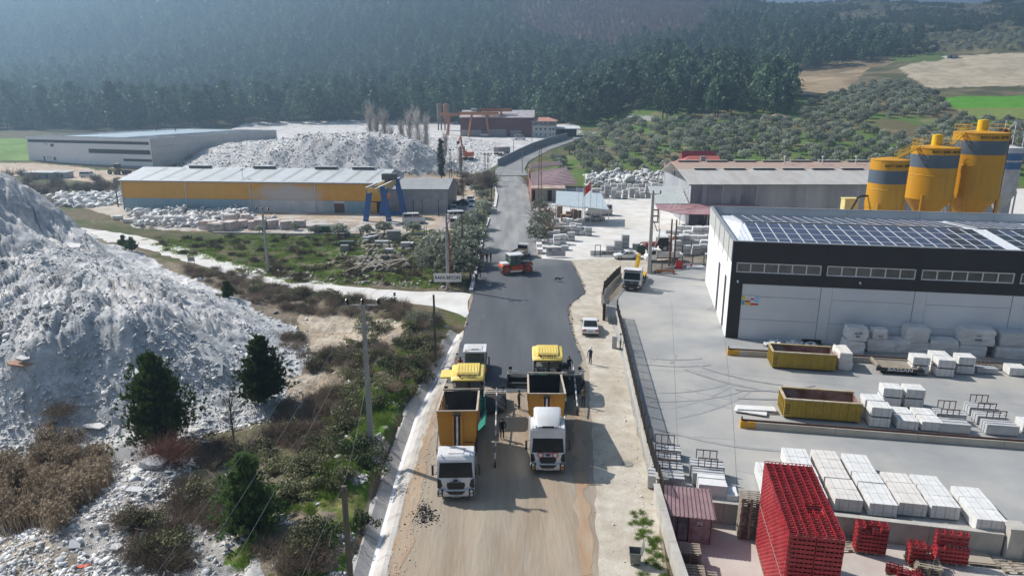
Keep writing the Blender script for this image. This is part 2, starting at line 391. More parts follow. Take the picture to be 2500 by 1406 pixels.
# orchard ground
om=(pz([(1330,425),(1400,330),(1560,290),(1950,270),(2100,200),(2600,260),(2700,500),(1330,500)],6)|((XX/np.maximum(YY,1)>.08)&(YY>235)&(YY<420)))&(YY>200)
og=lerp(np.broadcast_to(np.array((.16,.135,.07)),C.shape),(.115,.185,.045),sstep(.36,.55,fbm(XX/14,YY/22,3,77)*.5+.5)); og=lerp(og,(.30,.24,.15),sstep(.62,.8,fbm(XX/9,YY/13,3,78)*.5+.5)*.8)
C=np.where(om[...,None],og,C)
up=(YY>430)&(XX/np.maximum(YY,1)>.30); ug=lerp(np.broadcast_to(np.array((.10,.10,.05)),C.shape),(.20,.17,.10),sstep(.5,.7,n_c)); C=np.where(up[...,None],ug,C)
def paint(poly,c,soft=8,c2=None,amt=1.0,seed=3,ns=None):
 global C
 m=pz(poly,soft,seed)
 cc=np.broadcast_to(np.array(c),C.shape)
 if c2 is not None: cc=lerp(cc,c2,sstep(.4,.65,(ns if ns is not None else n_b)))
 C=np.where(m[...,None],cc*amt+C*(1-amt),C)
paint([(1200,-200),(1240,20),(1260,60),(1290,100),(1350,120),(1500,128),(1640,108),(1720,80),(1770,30),(1830,-10),(1800,-200)],(.17,.125,.115),10)
paint([(165,138),(260,147),(420,166),(485,184),(478,196),(400,180),(240,160),(165,150)],(.55,.48,.40),2)
paint([(0,270),(60,262),(110,300),(60,312),(0,310)],(.30,.26,.2),6,(.1,.11,.06))
paint([(1815,215),(1850,168),(1900,195),(2060,165),(2130,160),(2060,225),(1930,232),(1850,228)],(.42,.32,.20),5,(.30,.22,.13),ns=n_c)
paint([(1528,281),(1592,284),(1604,297),(1534,293)],(.38,.38,.37),1)
paint([(1905,170),(2170,140),(2240,140),(2160,160),(2000,185),(1930,190)],(.30,.22,.13),4,(.22,.17,.10))
paint([(2195,165),(2290,140),(2420,132),(2700,125),(2700,205),(2400,212),(2270,216),(2220,190)],(.56,.48,.35),5,(.46,.39,.28),ns=n_a)
paint([(2170,128),(2330,128),(2290,150),(2180,152)],(.12,.17,.05),3)
paint([(2285,240),(2360,236),(2700,232),(2700,262),(2330,264)],(.10,.30,.02),3,(.12,.34,.03))
paint([(2325,264),(2700,262),(2700,292),(2370,290)],(.24,.28,.08),3,(.19,.25,.06))
paint([(1960,40),(2060,40),(2050,52),(1970,50)],(.2,.24,.09),3)
paint([(-400,336),(70,336),(70,392),(-400,396)],(.17,.28,.06),3,(.21,.31,.09),ns=n_a)
paint([(-400,318),(75,318),(140,326),(75,338),(-400,336)],(.14,.13,.08),3)
# bare ground in front of the white hall, far yard and heaps
paint([(-200,400),(80,398),(300,420),(640,415),(640,440),(300,450),(60,430),(-200,425)],(.55,.43,.32),6,(.62,.52,.42))
paint([(440,420),(470,360),(600,300),(860,293),(1110,300),(1200,325),(1400,300),(1420,325),(1215,400),(1180,420),(900,425)],(.72,.70,.68),5,(.55,.52,.50))
# lot round the yellow hall
paint([(110,500),(200,505),(300,540),(560,570),(1130,560),(1190,440),(1100,420),(960,430),(300,470),(170,480)],(.52,.40,.29),7,(.60,.54,.47),ns=n_a)
paint([(300,520),(1000,545),(1000,575),(330,560)],(.58,.55,.52),6,(.42,.33,.26))
paint([(820,590),(1060,590),(1060,640),(900,650)],(.50,.44,.38),14,(.3,.26,.18))
paint([(1100,480),(1150,480),(1120,560),(1060,570)],(.45,.40,.35),5)
# green field
gm=pz([(200,545),(330,556),(560,575),(1150,585),(1170,600),(1150,705),(700,680),(420,610)],4)
gg=lerp(np.broadcast_to(np.array((.085,.105,.034)),C.shape),(.14,.12,.065),sstep(.45,.65,n_a)); gg=lerp(gg,(.07,.06,.04),sstep(.62,.8,n_c)); C=np.where(gm[...,None],gg,C)
paint([(560,660),(760,640),(1130,680),(1150,712),(800,695),(600,668)],(.24,.19,.15),10,(.13,.14,.06))
paint([(820,590),(1040,590),(1040,650),(900,690),(800,650)],(.42,.36,.29),22,(.12,.15,.05),.8)
# left bank: rubble heaps, sand, scrub, grass
hz=ZZ; lm=(leftmask(XX,YY)>.3)
base=lerp(np.broadcast_to(np.array((.28,.23,.17)),C.shape),(.15,.14,.075),sstep(.4,.7,n_a))
C=np.where(lm[...,None],base,C)
dry=lm&pz([(-300,1120),(240,1110),(260,1240),(60,1290),(-300,1330)],20)
rub=lm&(pz([(-900,1330),(-900,420),(0,400),(60,430),(250,590),(360,625),(560,725),(720,800),(760,880),(740,950),(800,970),(730,1010),(480,1060),(330,1100),(60,1110),(-100,1130)],26)|(hz>.75)&(PXX<700))
rub2=lm&pz([(-300,1240),(120,1280),(250,1120),(350,1080),(470,1120),(480,1210),(420,1280),(620,1330),(660,1420),(600,1600),(-600,1600)],30)
rc=lerp(np.broadcast_to(np.array((.58,.59,.60)),C.shape),(.80,.78,.76),sstep(.42,.62,n_b)); rc=lerp(rc,(.38,.37,.35),sstep(.6,.8,n_d)*.6); rc=lerp(rc,(.60,.54,.48),sstep(.6,.8,n_c)*.6)
C=np.where(rub[...,None],rc,C); rc2=lerp(rc*.82,(.25,.19,.12),sstep(.5,.66,n_a)*.8); C=np.where(rub2[...,None],rc2,C)
sand=lm&(pz([(740,770),(990,775),(1000,830),(900,850),(760,860),(730,800)],14)|pz([(700,920),(800,910),(820,960),(760,1000),(700,985)],12)|pz([(0,1310),(130,1320),(120,1406),(0,1406)],22))
C=np.where(sand[...,None],lerp(np.broadcast_to(np.array((.60,.51,.40)),C.shape),(.48,.38,.28),sstep(.45,.65,n_b)),C)
edge=np.interp(YY,LIPY,LIPX)-XX
grass=lm&(edge<9)&(YY<78)&(YY>5)&(fbm(XX/2.6,YY/2.6,4,140)+.55-edge/10>.12)&(edge>.5)
C=np.where(grass[...,None],lerp(np.broadcast_to(np.array((.10,.19,.03)),C.shape),(.25,.25,.09),sstep(.5,.72,n_b)),C)
C=np.where((lm&(edge<9)&(YY<78)&(fbm(XX/1.1,YY/1.1,3,151)>.38))[...,None],np.array((.42,.38,.33)),C)
tm=bpy.data.materials.new('ground'); tm.use_nodes=True
def terrain_mat(m):
 nt=m.node_tree;N=nt.nodes;L=nt.links;b=N['Principled BSDF'];b.inputs['Roughness'].default_value=.95;b.inputs['Specular IOR Level'].default_value=.15
 at=N.new('ShaderNodeAttribute');at.attribute_name='Cd';g=N.new('ShaderNodeNewGeometry')
 def nz(s,d=6,r=.65):
  n=N.new('ShaderNodeTexNoise');n.inputs['Scale'].default_value=s;n.inputs['Detail'].default_value=d;n.inputs['Roughness'].default_value=r;L.new(g.outputs['Position'],n.inputs['Vector']);return n
 a=nz(1.7);c=nz(.12,8)
 def rng(n,lo,hi):
  r=N.new('ShaderNodeMapRange');r.inputs[1].default_value=.3;r.inputs[2].default_value=.7;r.inputs[3].default_value=lo;r.inputs[4].default_value=hi;L.new(n.outputs['Fac'],r.inputs[0]);return r
 r1=rng(a,.72,1.25);r2=rng(c,.88,1.12)
 mm=N.new('ShaderNodeMath');mm.operation='MULTIPLY';L.new(r1.outputs[0],mm.inputs[0]);L.new(r2.outputs[0],mm.inputs[1])
 hs=N.new('ShaderNodeHueSaturation');L.new(at.outputs['Color'],hs.inputs['Color']);L.new(mm.outputs[0],hs.inputs['Value']);L.new(hs.outputs[0],b.inputs['Base Color'])
 n2=nz(5.0,8,.75);bp=N.new('ShaderNodeBump');bp.inputs['Strength'].default_value=.9;bp.inputs['Distance'].default_value=.22;L.new(n2.outputs['Fac'],bp.inputs['Height']);L.new(bp.outputs[0],b.inputs['Normal'])
terrain_mat(tm)
nr,nc=XX.shape
idx=np.arange(nr*nc).reshape(nr,nc)
Fq=np.stack([idx[:-1,:-1],idx[:-1,1:],idx[1:,1:],idx[1:,:-1]],-1).reshape(-1,4)
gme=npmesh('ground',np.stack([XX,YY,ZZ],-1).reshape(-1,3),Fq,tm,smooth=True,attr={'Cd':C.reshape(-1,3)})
inst('ground',gme,kind='structure')
# ================= SHEETS =================
def rag(poly,step=1.2,amp=.25,seed=0,close=True):
 out=[];n=len(poly)
 for i in range(n if close else n-1):
  a=Vector(poly[i][:2]);b=Vector(poly[(i+1)%n][:2]);k=max(1,int((b-a).length/step))
  nn=Vector((-(b-a).y,(b-a).x)).normalized() if (b-a).length>0 else Vector((0,0))
  for j in range(k):
   p=a.lerp(b,j/k); e=mnoise.noise(Vector((p.x*.5,p.y*.5,seed)))*amp*1.6+mnoise.noise(Vector((p.x*2.1,p.y*2.1,seed+9)))*amp
   out.append((p+nn*e)[:])
 return out
def sheet(name,poly,z,m,kind='structure'):
 me=bpy.data.meshes.new(name); bm=bmesh.new(); vs=[bm.verts.new((p[0],p[1],z)) for p in poly]
 es=[bm.edges.new((vs[i],vs[(i+1)%len(vs)])) for i in range(len(vs))]
 bmesh.ops.triangle_fill(bm,edges=es,use_beauty=True)
 for f in bm.faces:
  f.normal_update()
  if f.normal.z<0: f.normal_flip()
 bm.to_mesh(me); bm.free(); me.materials.append(m); return inst(name,me,kind=kind)
m_dirt=mat('road_dirt',(.25,.205,.155),.95,c2=(.44,.385,.31),scale=.5,detail=9,coord='World',bump=.5,bscale=6,dirt=(.36,.23,.14),dscale=.22,damt=.6,contrast=(.32,.68),bdist=.06,spec=.1,stretch=(1,.13,1))
m_gravel=mat('shoulder_gravel',(.45,.40,.33),.95,c2=(.60,.55,.47),scale=.9,detail=8,coord='World',bump=.6,bscale=7,dirt=(.36,.29,.21),dscale=.25,damt=.8,bdist=.06,spec=.1)
m_conc=mat('yard_concrete',(.285,.288,.288),.8,c2=(.375,.372,.362),scale=.14,detail=10,coord='World',bump=.08,bscale=9,dirt=(.46,.425,.37),dscale=.07,damt=.8,contrast=(.35,.62))
m_white=mat('white_gravel',(.60,.575,.54),.95,c2=(.74,.72,.685),scale=.3,detail=9,coord='World',bump=.4,bscale=6,dirt=(.58,.52,.45),dscale=.1,damt=.6,spec=.1)
m_low=mat('low_concrete',(.47,.42,.38),.85,c2=(.56,.52,.47),scale=.4,detail=8,coord='World',bump=.15,bscale=8,dirt=(.42,.30,.28),dscale=.25,damt=.7)
m_ditch=mat('ditch_concrete',(.46,.43,.40),.9,c2=(.60,.57,.53),scale=.8,detail=7,coord='World',bump=.3,bscale=7,dirt=(.3,.27,.24),dscale=.7,damt=.5)
def asphalt_mat():
 m=mat('asphalt',(.072,.078,.088),.85,c2=(.125,.132,.145),scale=.25,detail=8,coord='World',bump=.3,bscale=14,contrast=(.3,.7),bdist=.03,stretch=(1.0,.16,1),spec=.3)
 nt=m.node_tree;N=nt.nodes;L=nt.links;b=N['Principled BSDF'];src=b.inputs['Base Color'].links[0].from_socket
 g=N.new('ShaderNodeNewGeometry');sx=N.new('ShaderNodeSeparateXYZ');L.new(g.outputs['Position'],sx.inputs[0])
 n=N.new('ShaderNodeTexNoise');n.inputs['Scale'].default_value=.09;n.inputs['Detail'].default_value=7;L.new(g.outputs['Position'],n.inputs['Vector'])
 ad=N.new('ShaderNodeMath');ad.operation='MULTIPLY_ADD';L.new(n.outputs['Fac'],ad.inputs[0]);ad.inputs[1].default_value=18;L.new(sx.outputs[1],ad.inputs[2])
 mr=N.new('ShaderNodeMapRange');mr.inputs[1].default_value=113;mr.inputs[2].default_value=128;mr.inputs[4].default_value=.97;L.new(ad.outputs[0],mr.inputs[0])
 n2=N.new('ShaderNodeTexNoise');n2.inputs['Scale'].default_value=.5;n2.inputs['Detail'].default_value=8
 mp=N.new('ShaderNodeMapping');mp.inputs['Scale'].default_value=(1,.12,1);L.new(g.outputs['Position'],mp.inputs[0]);L.new(mp.outputs[0],n2.inputs['Vector'])
 cr=N.new('ShaderNodeValToRGB');cr.color_ramp.elements[0].position=.35;cr.color_ramp.elements[1].position=.7;cr.color_ramp.elements[0].color=(.22,.22,.22,1);cr.color_ramp.elements[1].color=(.37,.365,.355,1);L.new(n2.outputs['Fac'],cr.inputs[0])
 mx=N.new('ShaderNodeMix');mx.data_type='RGBA';L.new(mr.outputs[0],mx.inputs[0]);L.new(src,mx.inputs[6]);L.new(cr.outputs[0],mx.inputs[7]);L.new(mx.outputs[2],b.inputs['Base Color'])
 return m
m_asph=asphalt_mat()
ditchR=[(x+1.7,y) for x,y in zip(LIPX,LIPY) if y<75]
base=[(-10,-40)]+[(-9.2,10)]+ditchR+W((1140,775),(1150,700),(1215,560),(1330,560),(1400,620),(1760,600))+[(30,88),(14.2,88)]+W((1480,745),(1510,840),(1545,1000),(1580,1150),(1605,1215))+[(8.6,32),(8.4,-40)]
sheet('dirt_road',rag(base,2,.05),.012,m_dirt)
# pale gravel strips either side of the wheel-worn road
L2=[(x+1.7,y) for x,y in zip(LIPX,LIPY) if y<75]; L3=W((1150,775),(1108,880),(1062,1000),(1020,1120),(985,1230),(945,1406))
sheet('gravel_verge',rag(L2+L3+[(-7.6,10),(-8.6,10)],1,.1,2),.02,m_gravel)
sheet('gravel_shoulder',rag(W((1440,930),(1462,1406),(1455,1600),(1640,1600),(1605,1230),(1580,1150),(1545,1000),(1510,840),(1482,745),(1500,700),(1640,655),(1740,640),(1740,610),(1460,632),(1330,632),(1400,640),(1430,700),(1392,745),(1400,800),(1425,860)),1,.14,5),.022,m_gravel)
m_osoil=mat('orange_soil',(.37,.24,.15),.95,c2=(.42,.33,.24),scale=.8,detail=9,coord='World',bump=.5,bscale=6,dirt=(.42,.36,.29),dscale=.5,damt=.9,stretch=(1,.2,1),bdist=.05,spec=.1)
sheet('soil_band',rag(W((1062,1000),(1020,1120),(985,1230),(945,1406),(985,1406),(1018,1260),(1040,1130),(1066,1010)),.6,.28,21),.026,m_osoil)
sheet('soil_band',rag(W((1418,1000),(1428,1120),(1438,1250),(1448,1406),(1415,1406),(1408,1250),(1402,1120),(1400,1000)),.6,.28,23),.027,m_osoil)
AL=[(1090,935),(1108,890),(1128,830),(1140,785),(1150,745),(1162,690),(1172,650),(1180,600),(1188,560),(1198,520),(1208,478),(1216,440),(1208,415)]
AR=[(1290,425),(1290,470),(1299,520),(1306,560),(1308,620),(1318,632),(1350,633),(1395,637),(1405,655),(1420,690),(1430,715),(1400,738),(1386,755),(1392,790),(1405,830),(1420,880),(1428,960)]
asp=W(*AL)+[tuple(p) for p in W((1235,395),(1280,372),(1330,352),(1380,338),(1440,325),(1460,322),(1400,345),(1340,365),(1300,385),(1285,400),(1278,415))]+W(*AR)+W((1290,955),(1240,960),(1180,940))
sheet('asphalt_road',rag(asp,1.1,.13,8),.045,m_asph)
sheet('white_track',rag([(-150,128),(-95,134)]+W((200,556),(330,575),(430,600),(560,640),(700,672),(850,700),(1000,712),(1090,712),(1152,718),(1140,775),(1060,748),(900,730),(700,703),(560,668),(400,623),(300,592))+[(-80,122),(-150,116)],1.5,.35,11),.030,m_white)
wallx=W((1482,745),(1510,840),(1545,1000),(1580,1150),(1605,1215))
yard=[(14.3,88.5),(17.0,97)]+W((1650,655),(1750,645))+[(34,120),(140,110),(140,14),(60,29.5),(29.4,35.8),(9.6,40)]+wallx[::-1]
sheet('concrete_yard',yard,.032,m_conc)
sheet('lower_yard',[(9.3,39.8),(29.4,35.7),(60,29.4),(60,-40),(9.1,-40)],-1.2,m_low)
wy=W((1325,638),(1312,600),(1306,540),(1300,500),(1310,470),(1420,428),(1640,430))+[(160,225),(160,128),(36,128)]+W((1760,600),(1640,632),(1460,632))
sheet('white_yard',rag(wy,2,.2,14),.024,m_white)
# joints of the yard slabs: shallow dark saw cuts, one strip each
mb=MB();
def cut(p,q,w=.05,z=.036):
 a=G(*p);b=G(*q);n=Vector((-(b-a).y,(b-a).x,0)).normalized()*w/2
 mb.add([(a-n)+Vector((0,0,z)),(a+n)+Vector((0,0,z)),(b+n)+Vector((0,0,z)),(b-n)+Vector((0,0,z))],[(0,3,2,1)])
for p,q in [((1510,900),(1780,912)),((1780,912),(2500,990)),((1770,830),(1790,1020)),((1790,1020),(1800,1200)),((1540,745),(1770,760)),((1600,1060),(1800,1075)),((1640,735),(1660,1230)),((2010,1100),(2030,1180)),((1800,1150),(2500,1280)),((1560,695),(1750,700))]: cut(p,q)
mb.build('yard_joint',mat('joint',(.22,.21,.2),.9),kind='structure')
# ---- concrete ditch: V channel in cast segments ----
ys=np.arange(8,74.5,2.0)
DI=thing('drain_channel','long concrete V drain channel along the left edge of the dirt road','ditch')
for i in range(len(ys)-1):
 a,b=ys[i]+.02,ys[i+1]-.02; s=MB()
 def rg(y):
  x=float(np.interp(y,LIPY,LIPX)); j=.03*math.sin(i*2.3)
  return [(x-.35,y,.05+j),(x+.02,y,.04+j),(x+.75,y,-.5),(x+.95,y,-.5),(x+1.55,y,.02),(x+1.85,y,.03),(x+1.85,y,-.2),(x+.95,y,-.62),(x+.7,y,-.62),(x-.35,y,-.2)]
 s.loft([rg(b),rg(a)]); s.build('channel_segment',m_ditch,DI)
mb=MB()
for i in range(len(ys)-1):
 y0,y1=ys[i],ys[i+1]
 def q(y):
  x=float(np.interp(y,LIPY,LIPX)); w=.10+.12*abs(mnoise.noise(Vector((y*.4,0,3)))); return x+.85-w,x+1.0+w
 (a,b),(c,d)=q(y0),q(y1); mb.add([(a,y0,-.488),(b,y0,-.47),(d,y1,-.47),(c,y1,-.488)],[(0,1,2,3)])
o=mb.build('marble_sludge',mat('sludge',(.80,.81,.84),.6,scale=3,coord='World'),DI); o['kind']='stuff'
# ---- haze ----
hm=bpy.data.materials.new('haze_air');hm.use_nodes=True;N=hm.node_tree.nodes;N.clear()
ho=N.new('ShaderNodeOutputMaterial');pv=N.new('ShaderNodeVolumePrincipled');pv.inputs['Color'].default_value=(.46,.71,1.0,1);pv.inputs['Density'].default_value=.00070;pv.inputs['Anisotropy'].default_value=.55
hm.node_tree.links.new(pv.outputs[0],ho.inputs['Volume'])
mb=MB();mb.box(-2600,2600,-90,3100,-9,420);mb.build('haze',hm,kind='stuff')
# ================= VEGETATION =================
m_pine=leafmat('pine_needles',(.030,.060,.016),(.085,.125,.030),.25,.35)
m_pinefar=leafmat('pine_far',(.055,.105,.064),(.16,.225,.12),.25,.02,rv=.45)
m_pinelit=leafmat('pine_light',(.09,.15,.05),(.15,.22,.08),.3,.6)
m_olive=leafmat('olive_leaves',(.22,.245,.18),(.40,.42,.33),.3,.5,rv=.35)
m_dark=leafmat('dark_leaves',(.045,.07,.03),(.11,.13,.06),.2,.4)
m_bark=mat('bark',(.09,.07,.055),.95,c2=(.17,.14,.11),scale=6,bump=.5)
m_twig=leafmat('bare_twigs',(.15,.115,.085),(.29,.23,.175),.15,.5,rv=.4)
m_twigred=leafmat('red_twigs',(.17,.075,.055),(.26,.14,.11),.1,.8)
m_bare=leafmat('bare_wood',(.15,.115,.10),(.26,.21,.19),.1,.1)
m_reed=leafmat('dry_reed',(.24,.18,.12),(.42,.34,.25),.3,1.0)
m_grass=leafmat('grass_blades',(.09,.18,.025),(.27,.34,.08),.35,.7)
m_cyp=leafmat('cypress',(.010,.020,.010),(.024,.038,.018),.1,.6)
def rdir(n,rs):
 v=rs.normal(size=(n,3)); return v/np.linalg.norm(v,axis=1,keepdims=True)
def cards(P,N,size,rs,elong=1.0,quad=False):
 """one small leaf-like face at each P facing roughly N"""
 n=len(P); t=np.cross(N,rdir(n,rs)); t/=np.linalg.norm(t,axis=1,keepdims=True)+1e-9; b=np.cross(N,t)
 s=size*(.6+.8*rs.random(n))[:,None]
 a0=P-t*s*.5; a1=P+t*s*.5; a2=P+b*s*elong*(.8+.5*rs.random(n))[:,None]
 V=np.stack([a0,a1,a2],1).reshape(-1,3); F=np.arange(3*n).reshape(-1,3); return V,F
def cloud(centres,rad,n,size,rs,elong=1.0,outw=1.2,c0=None,flat=.75):
 """n faces round every clump centre; faces look outwards from the clump"""
 k=len(centres); d=rdir(k*n,rs); rr=(rs.random(k*n)**.45)[:,None]
 C0=np.repeat(centres,n,0); R=np.repeat(np.broadcast_to(rad,(k,)),n)[:,None]
 P=C0+d*rr*R*np.array([1,1,flat]); N=d*outw+rdir(k*n,rs); N/=np.linalg.norm(N,axis=1,keepdims=True)
 return cards(P,N,size,rs,elong)
def spikes(P,D,L,w,rs):
 """thin tapering blades from P along D"""
 n=len(P); t=np.cross(D,rdir(n,rs)); t/=np.linalg.norm(t,axis=1,keepdims=True)+1e-9
 L=np.broadcast_to(L,(n,))[:,None]; w=np.broadcast_to(w,(n,))[:,None]
 V=np.stack([P-t*w/2,P+t*w/2,P+D*L],1).reshape(-1,3); return V,np.arange(3*n).reshape(-1,3)
def joinVF(parts):
 V=[];F=[];o=0
 for v,f in parts:
  V.append(v);F.append(f+o);o+=len(v)
 return np.concatenate(V),np.concatenate(F)
def trunkVF(p0,p1,r0,r1,n=5):
 m=MB(); m.cyl(p0,p1,r0,r1,n,cap=False); V=np.array(m.v,float); F=[]
 for f in m.f: F+= [(f[0],f[1],f[2]),(f[0],f[2],f[3])]
 return V,np.array(F)
def pine_parts(h,seed,clumps=26,n=11,size=.95,R=None,low=.16):
 rs=np.random.RandomState(seed); R=R or h*.27; cs=[];rad=[]
 for i in range(clumps):
  t=(i+.5)/clumps; z=h*(low+(1-low)*t**.85*.96); env=R*min(1,1.5*(1-t))**.75*min(1,.55+t*1.5)*(.75+.5*rs.random())+.15
  a=i*2.4+rs.random(); q=.45+.55*rs.random(); cs.append((env*q*math.cos(a),env*q*math.sin(a),z)); rad.append(h*.10*(1.25-.55*t)*(.8+.6*rs.random()))
 cs.append((0,0,h*.96)); rad.append(h*.04)
 V,F=cloud(np.array(cs),np.array(rad),n,size,rs,1.1,1.5); return V,F
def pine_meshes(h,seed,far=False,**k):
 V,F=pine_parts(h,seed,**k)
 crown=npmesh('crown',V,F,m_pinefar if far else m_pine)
 tv,tf=trunkVF((0,0,-1),(0,0,h*.9),h*.018+.05,.04)
 return crown,npmesh('trunk',tv,tf,m_bark),(V,F,tv,tf)
def olive_parts(seed,r=2.9,h=4.7,clumps=26,n=26,size=.46):
 rs=np.random.RandomState(seed); cs=[];rad=[]
 for i in range(clumps):
  a=i*2.4; u=(i+.5)/clumps; ph=math.acos(1-1.45*u); rr=.55+.5*rs.random()
  cs.append((r*rr*.8*math.sin(ph)*math.cos(a),r*rr*.8*math.sin(ph)*math.sin(a),h*.47+h*.42*rr*math.cos(ph))); rad.append(r*.31*(.7+.6*rs.random()))
 V,F=cloud(np.array(cs),np.array(rad),n,size,rs,1.0,1.4)
 t=[trunkVF((0,0,-.6),(.1,.05,h*.32),.22,.16)]
 for k in range(4): a=k*1.6+rs.random(); t.append(trunkVF((.1,.05,h*.3),(r*.5*math.cos(a),r*.5*math.sin(a),h*.62),.1,.03,4))
 return (V,F),joinVF(t)
def gn_stuff(name,src,pts,rotz,scl,mats,kind='stuff'):
 """one object: its mesh carries the pattern plant and one loose point per plant"""
 Vs=[];Fs=[];fm=[];o=0
 for (V,F),mi in src:
  Vs.append(V);Fs.append(F+o);o+=len(V);fm+= [mi]*len(F)
 V=np.concatenate(Vs);F=np.concatenate(Fs); n0=len(V)
 me=npmesh(name,np.concatenate([V,pts]),F,mats,fm)
 for an,arr in(('ispt',np.r_[np.zeros(n0),np.ones(len(pts))]),('rz',np.r_[np.zeros(n0),rotz]),('sc',np.r_[np.ones(n0),scl])):
  a=me.attributes.new(an,'FLOAT','POINT'); a.data.foreach_set('value',np.asarray(arr,np.float32))
 o=bpy.data.objects.new(name,me); col.objects.link(o)
 ng=bpy.data.node_groups.new(name+'_nodes','GeometryNodeTree')
 ng.interface.new_socket('Geometry',in_out='INPUT',socket_type='NodeSocketGeometry'); ng.interface.new_socket('Geometry',in_out='OUTPUT',socket_type='NodeSocketGeometry')
 N=ng.nodes;L=ng.links; gi=N.new('NodeGroupInput');go=N.new('NodeGroupOutput')
 def att(n):
  a=N.new('GeometryNodeInputNamedAttribute');a.data_type='FLOAT';a.inputs['Name'].default_value=n;return a.outputs['Attribute']
 sep=N.new('GeometryNodeSeparateGeometry');sep.domain='POINT';cmp=N.new('FunctionNodeCompare');cmp.data_type='FLOAT';cmp.operation='GREATER_THAN';cmp.inputs[1].default_value=.5
 L.new(att('ispt'),cmp.inputs[0]);L.new(gi.outputs[0],sep.inputs[0]);L.new(cmp.outputs[0],sep.inputs[1])
 iop=N.new('GeometryNodeInstanceOnPoints');L.new(sep.outputs[0],iop.inputs['Points']);L.new(sep.outputs[1],iop.inputs['Instance'])
 cx=N.new('ShaderNodeCombineXYZ');L.new(att('rz'),cx.inputs[2]);e2r=N.new('FunctionNodeEulerToRotation');L.new(cx.outputs[0],e2r.inputs[0]);L.new(e2r.outputs[0],iop.inputs['Rotation']);L.new(att('sc'),iop.inputs['Scale'])
 L.new(iop.outputs[0],go.inputs[0])
 md=o.modifiers.new('spread','NODES');md.node_group=ng
 o['kind']=kind; return o
rs=np.random.RandomState(11)
# ---- where trees grow: jittered grid on the slopes, kept by photo zone ----
def grid(x0,x1,y0,y1,st,jit,seed,ang=0):
 r=np.random.RandomState(seed); gx,gy=np.meshgrid(np.arange(x0,x1,st),np.arange(y0,y1,st)); gx=gx.ravel()+(r.random(gx.size)-.5)*st*jit; gy=gy.ravel()+(r.random(gy.size)-.5)*st*jit
 if ang:
  c,s=math.cos(ang),math.sin(ang); cx,cy=(x0+x1)/2,(y0+y1)/2; gx,gy=cx+(gx-cx)*c-(gy-cy)*s,cy+(gx-cx)*s+(gy-cy)*c
 return gx,gy
fx,fy=grid(-720,620,300,1250,8.8,.95,1)
fz=H(fx,fy); px,py,dp=proj(fx,fy,fz); inb=(px>-160)&(px<2660)&(py>-110)
u=fx/fy
LINE=[(-200,318),(60,318),(140,316),(300,322),(560,306),(700,304),(860,300),(1110,302),(1290,302),(1350,300),(1420,318),(1500,300),(1600,296),(1750,290),(1900,285),(1955,270),(1940,235),(1890,205),(1835,200),(1860,172),(1950,182),(2060,160),(2170,150),(2180,125),(2250,110),(2330,95),(2290,60),(2330,40),(2420,30),(2600,20),(2600,-300),(-200,-300)]
FOREST=[(a,b) for a,b in LINE]
FOREST=FOREST[:25]+[(2170,95),(2060,75),(1960,60),(1860,30),(1780,-10),(1700,-300),(-200,-300)]
track=[(170,138),(260,146),(420,165),(495,182),(490,192),(400,180),(240,158),(165,147)]
inF=inb&inpoly(px,py,FOREST)&~inpoly(px,py,[(1500,282),(1580,280),(1600,296),(1560,300),(1500,296)])&~inpoly(px,py,track)&(fy>355)
dec=inF&inpoly(px+12*fbm(fx/30,fy/30,3,5),py+9*fbm(fx/30,fy/30,3,6),[(1200,-200),(1240,20),(1260,60),(1290,100),(1350,120),(1500,128),(1640,108),(1720,80),(1770,30),(1830,-10),(1800,-200)])
con=inF&~dec
order=np.argsort(fy); hs=.58+.75*rs.random(len(fx))**1.3; hs*=np.where(py<215,.92,1.0)
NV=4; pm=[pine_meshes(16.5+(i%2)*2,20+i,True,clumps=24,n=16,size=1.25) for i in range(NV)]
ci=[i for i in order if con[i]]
big=sorted(ci,key=lambda i:dp[i]/hs[i])[:300]; bigs=set(big)
PL=['tall dark green pine in the front row of the forest edge','dark pine rising behind the front row of the forest','pale blue green pine standing at the foot of the wooded hill','broad dark pine at the wood edge behind the olive grove']
protos=[]
def pick(v,ed,nm): return nm[int(np.searchsorted(ed,v))]
def plab(x,y,s,v):
 return '%s %spine %s, %s'%(pick(s,[.78,.98],['short','mid sized','tall']),'blue green ' if v==2 else '',pick(y,[272,288],['high up','in the second line','in the front line']),pick(x,[60,250,450,640,820,900,1050,1130,1290,1420,1530,1650,1760,1860],['at the left frame edge','above the green field','over the white hall front','over the white hall roof','over the white hall rear end','over the far heap','behind the poplars','by the two far silos','behind the maroon hall','behind the white office','by the bend shed','by the hill road','left above the grove','above the grove middle','at the wood tip near the terraces']))
for v in range(NV):
 t=thing('pine_tree',PL[v],'pine tree',(0,0,-900),group='pines along the forest edge')
 inst('crown',pm[v][0],parent=t); inst('trunk',pm[v][1],parent=t); protos.append(t)
used=[False]*NV
for k,i in enumerate(big):
 v=k%NV; loc=(fx[i],fy[i],fz[i]); s=hs[i]*(1.08 if fy[i]<430 else 1)
 lab=plab(px[i],py[i],s,v)
 if not used[v]:
  t=protos[v]; t.location=loc; t.scale=(s,)*3; t['label']=lab; used[v]=True
 else: t=copy_tree(protos[v],loc,rs.random()*6.28,lab,s)
rest=np.array([i for i in ci if i not in bigs])
for v in range(NV):
 ii=rest[v::NV]; V,F,tv,tf=pm[v][2]
 gn_stuff('pine_forest',[((V,F),0),((tv,tf),1)],np.stack([fx[ii],fy[ii],fz[ii]],1),rs.random(len(ii))*6.28,hs[ii]*(.85+.3*rs.random(len(ii))),[m_pinefar,m_bark])
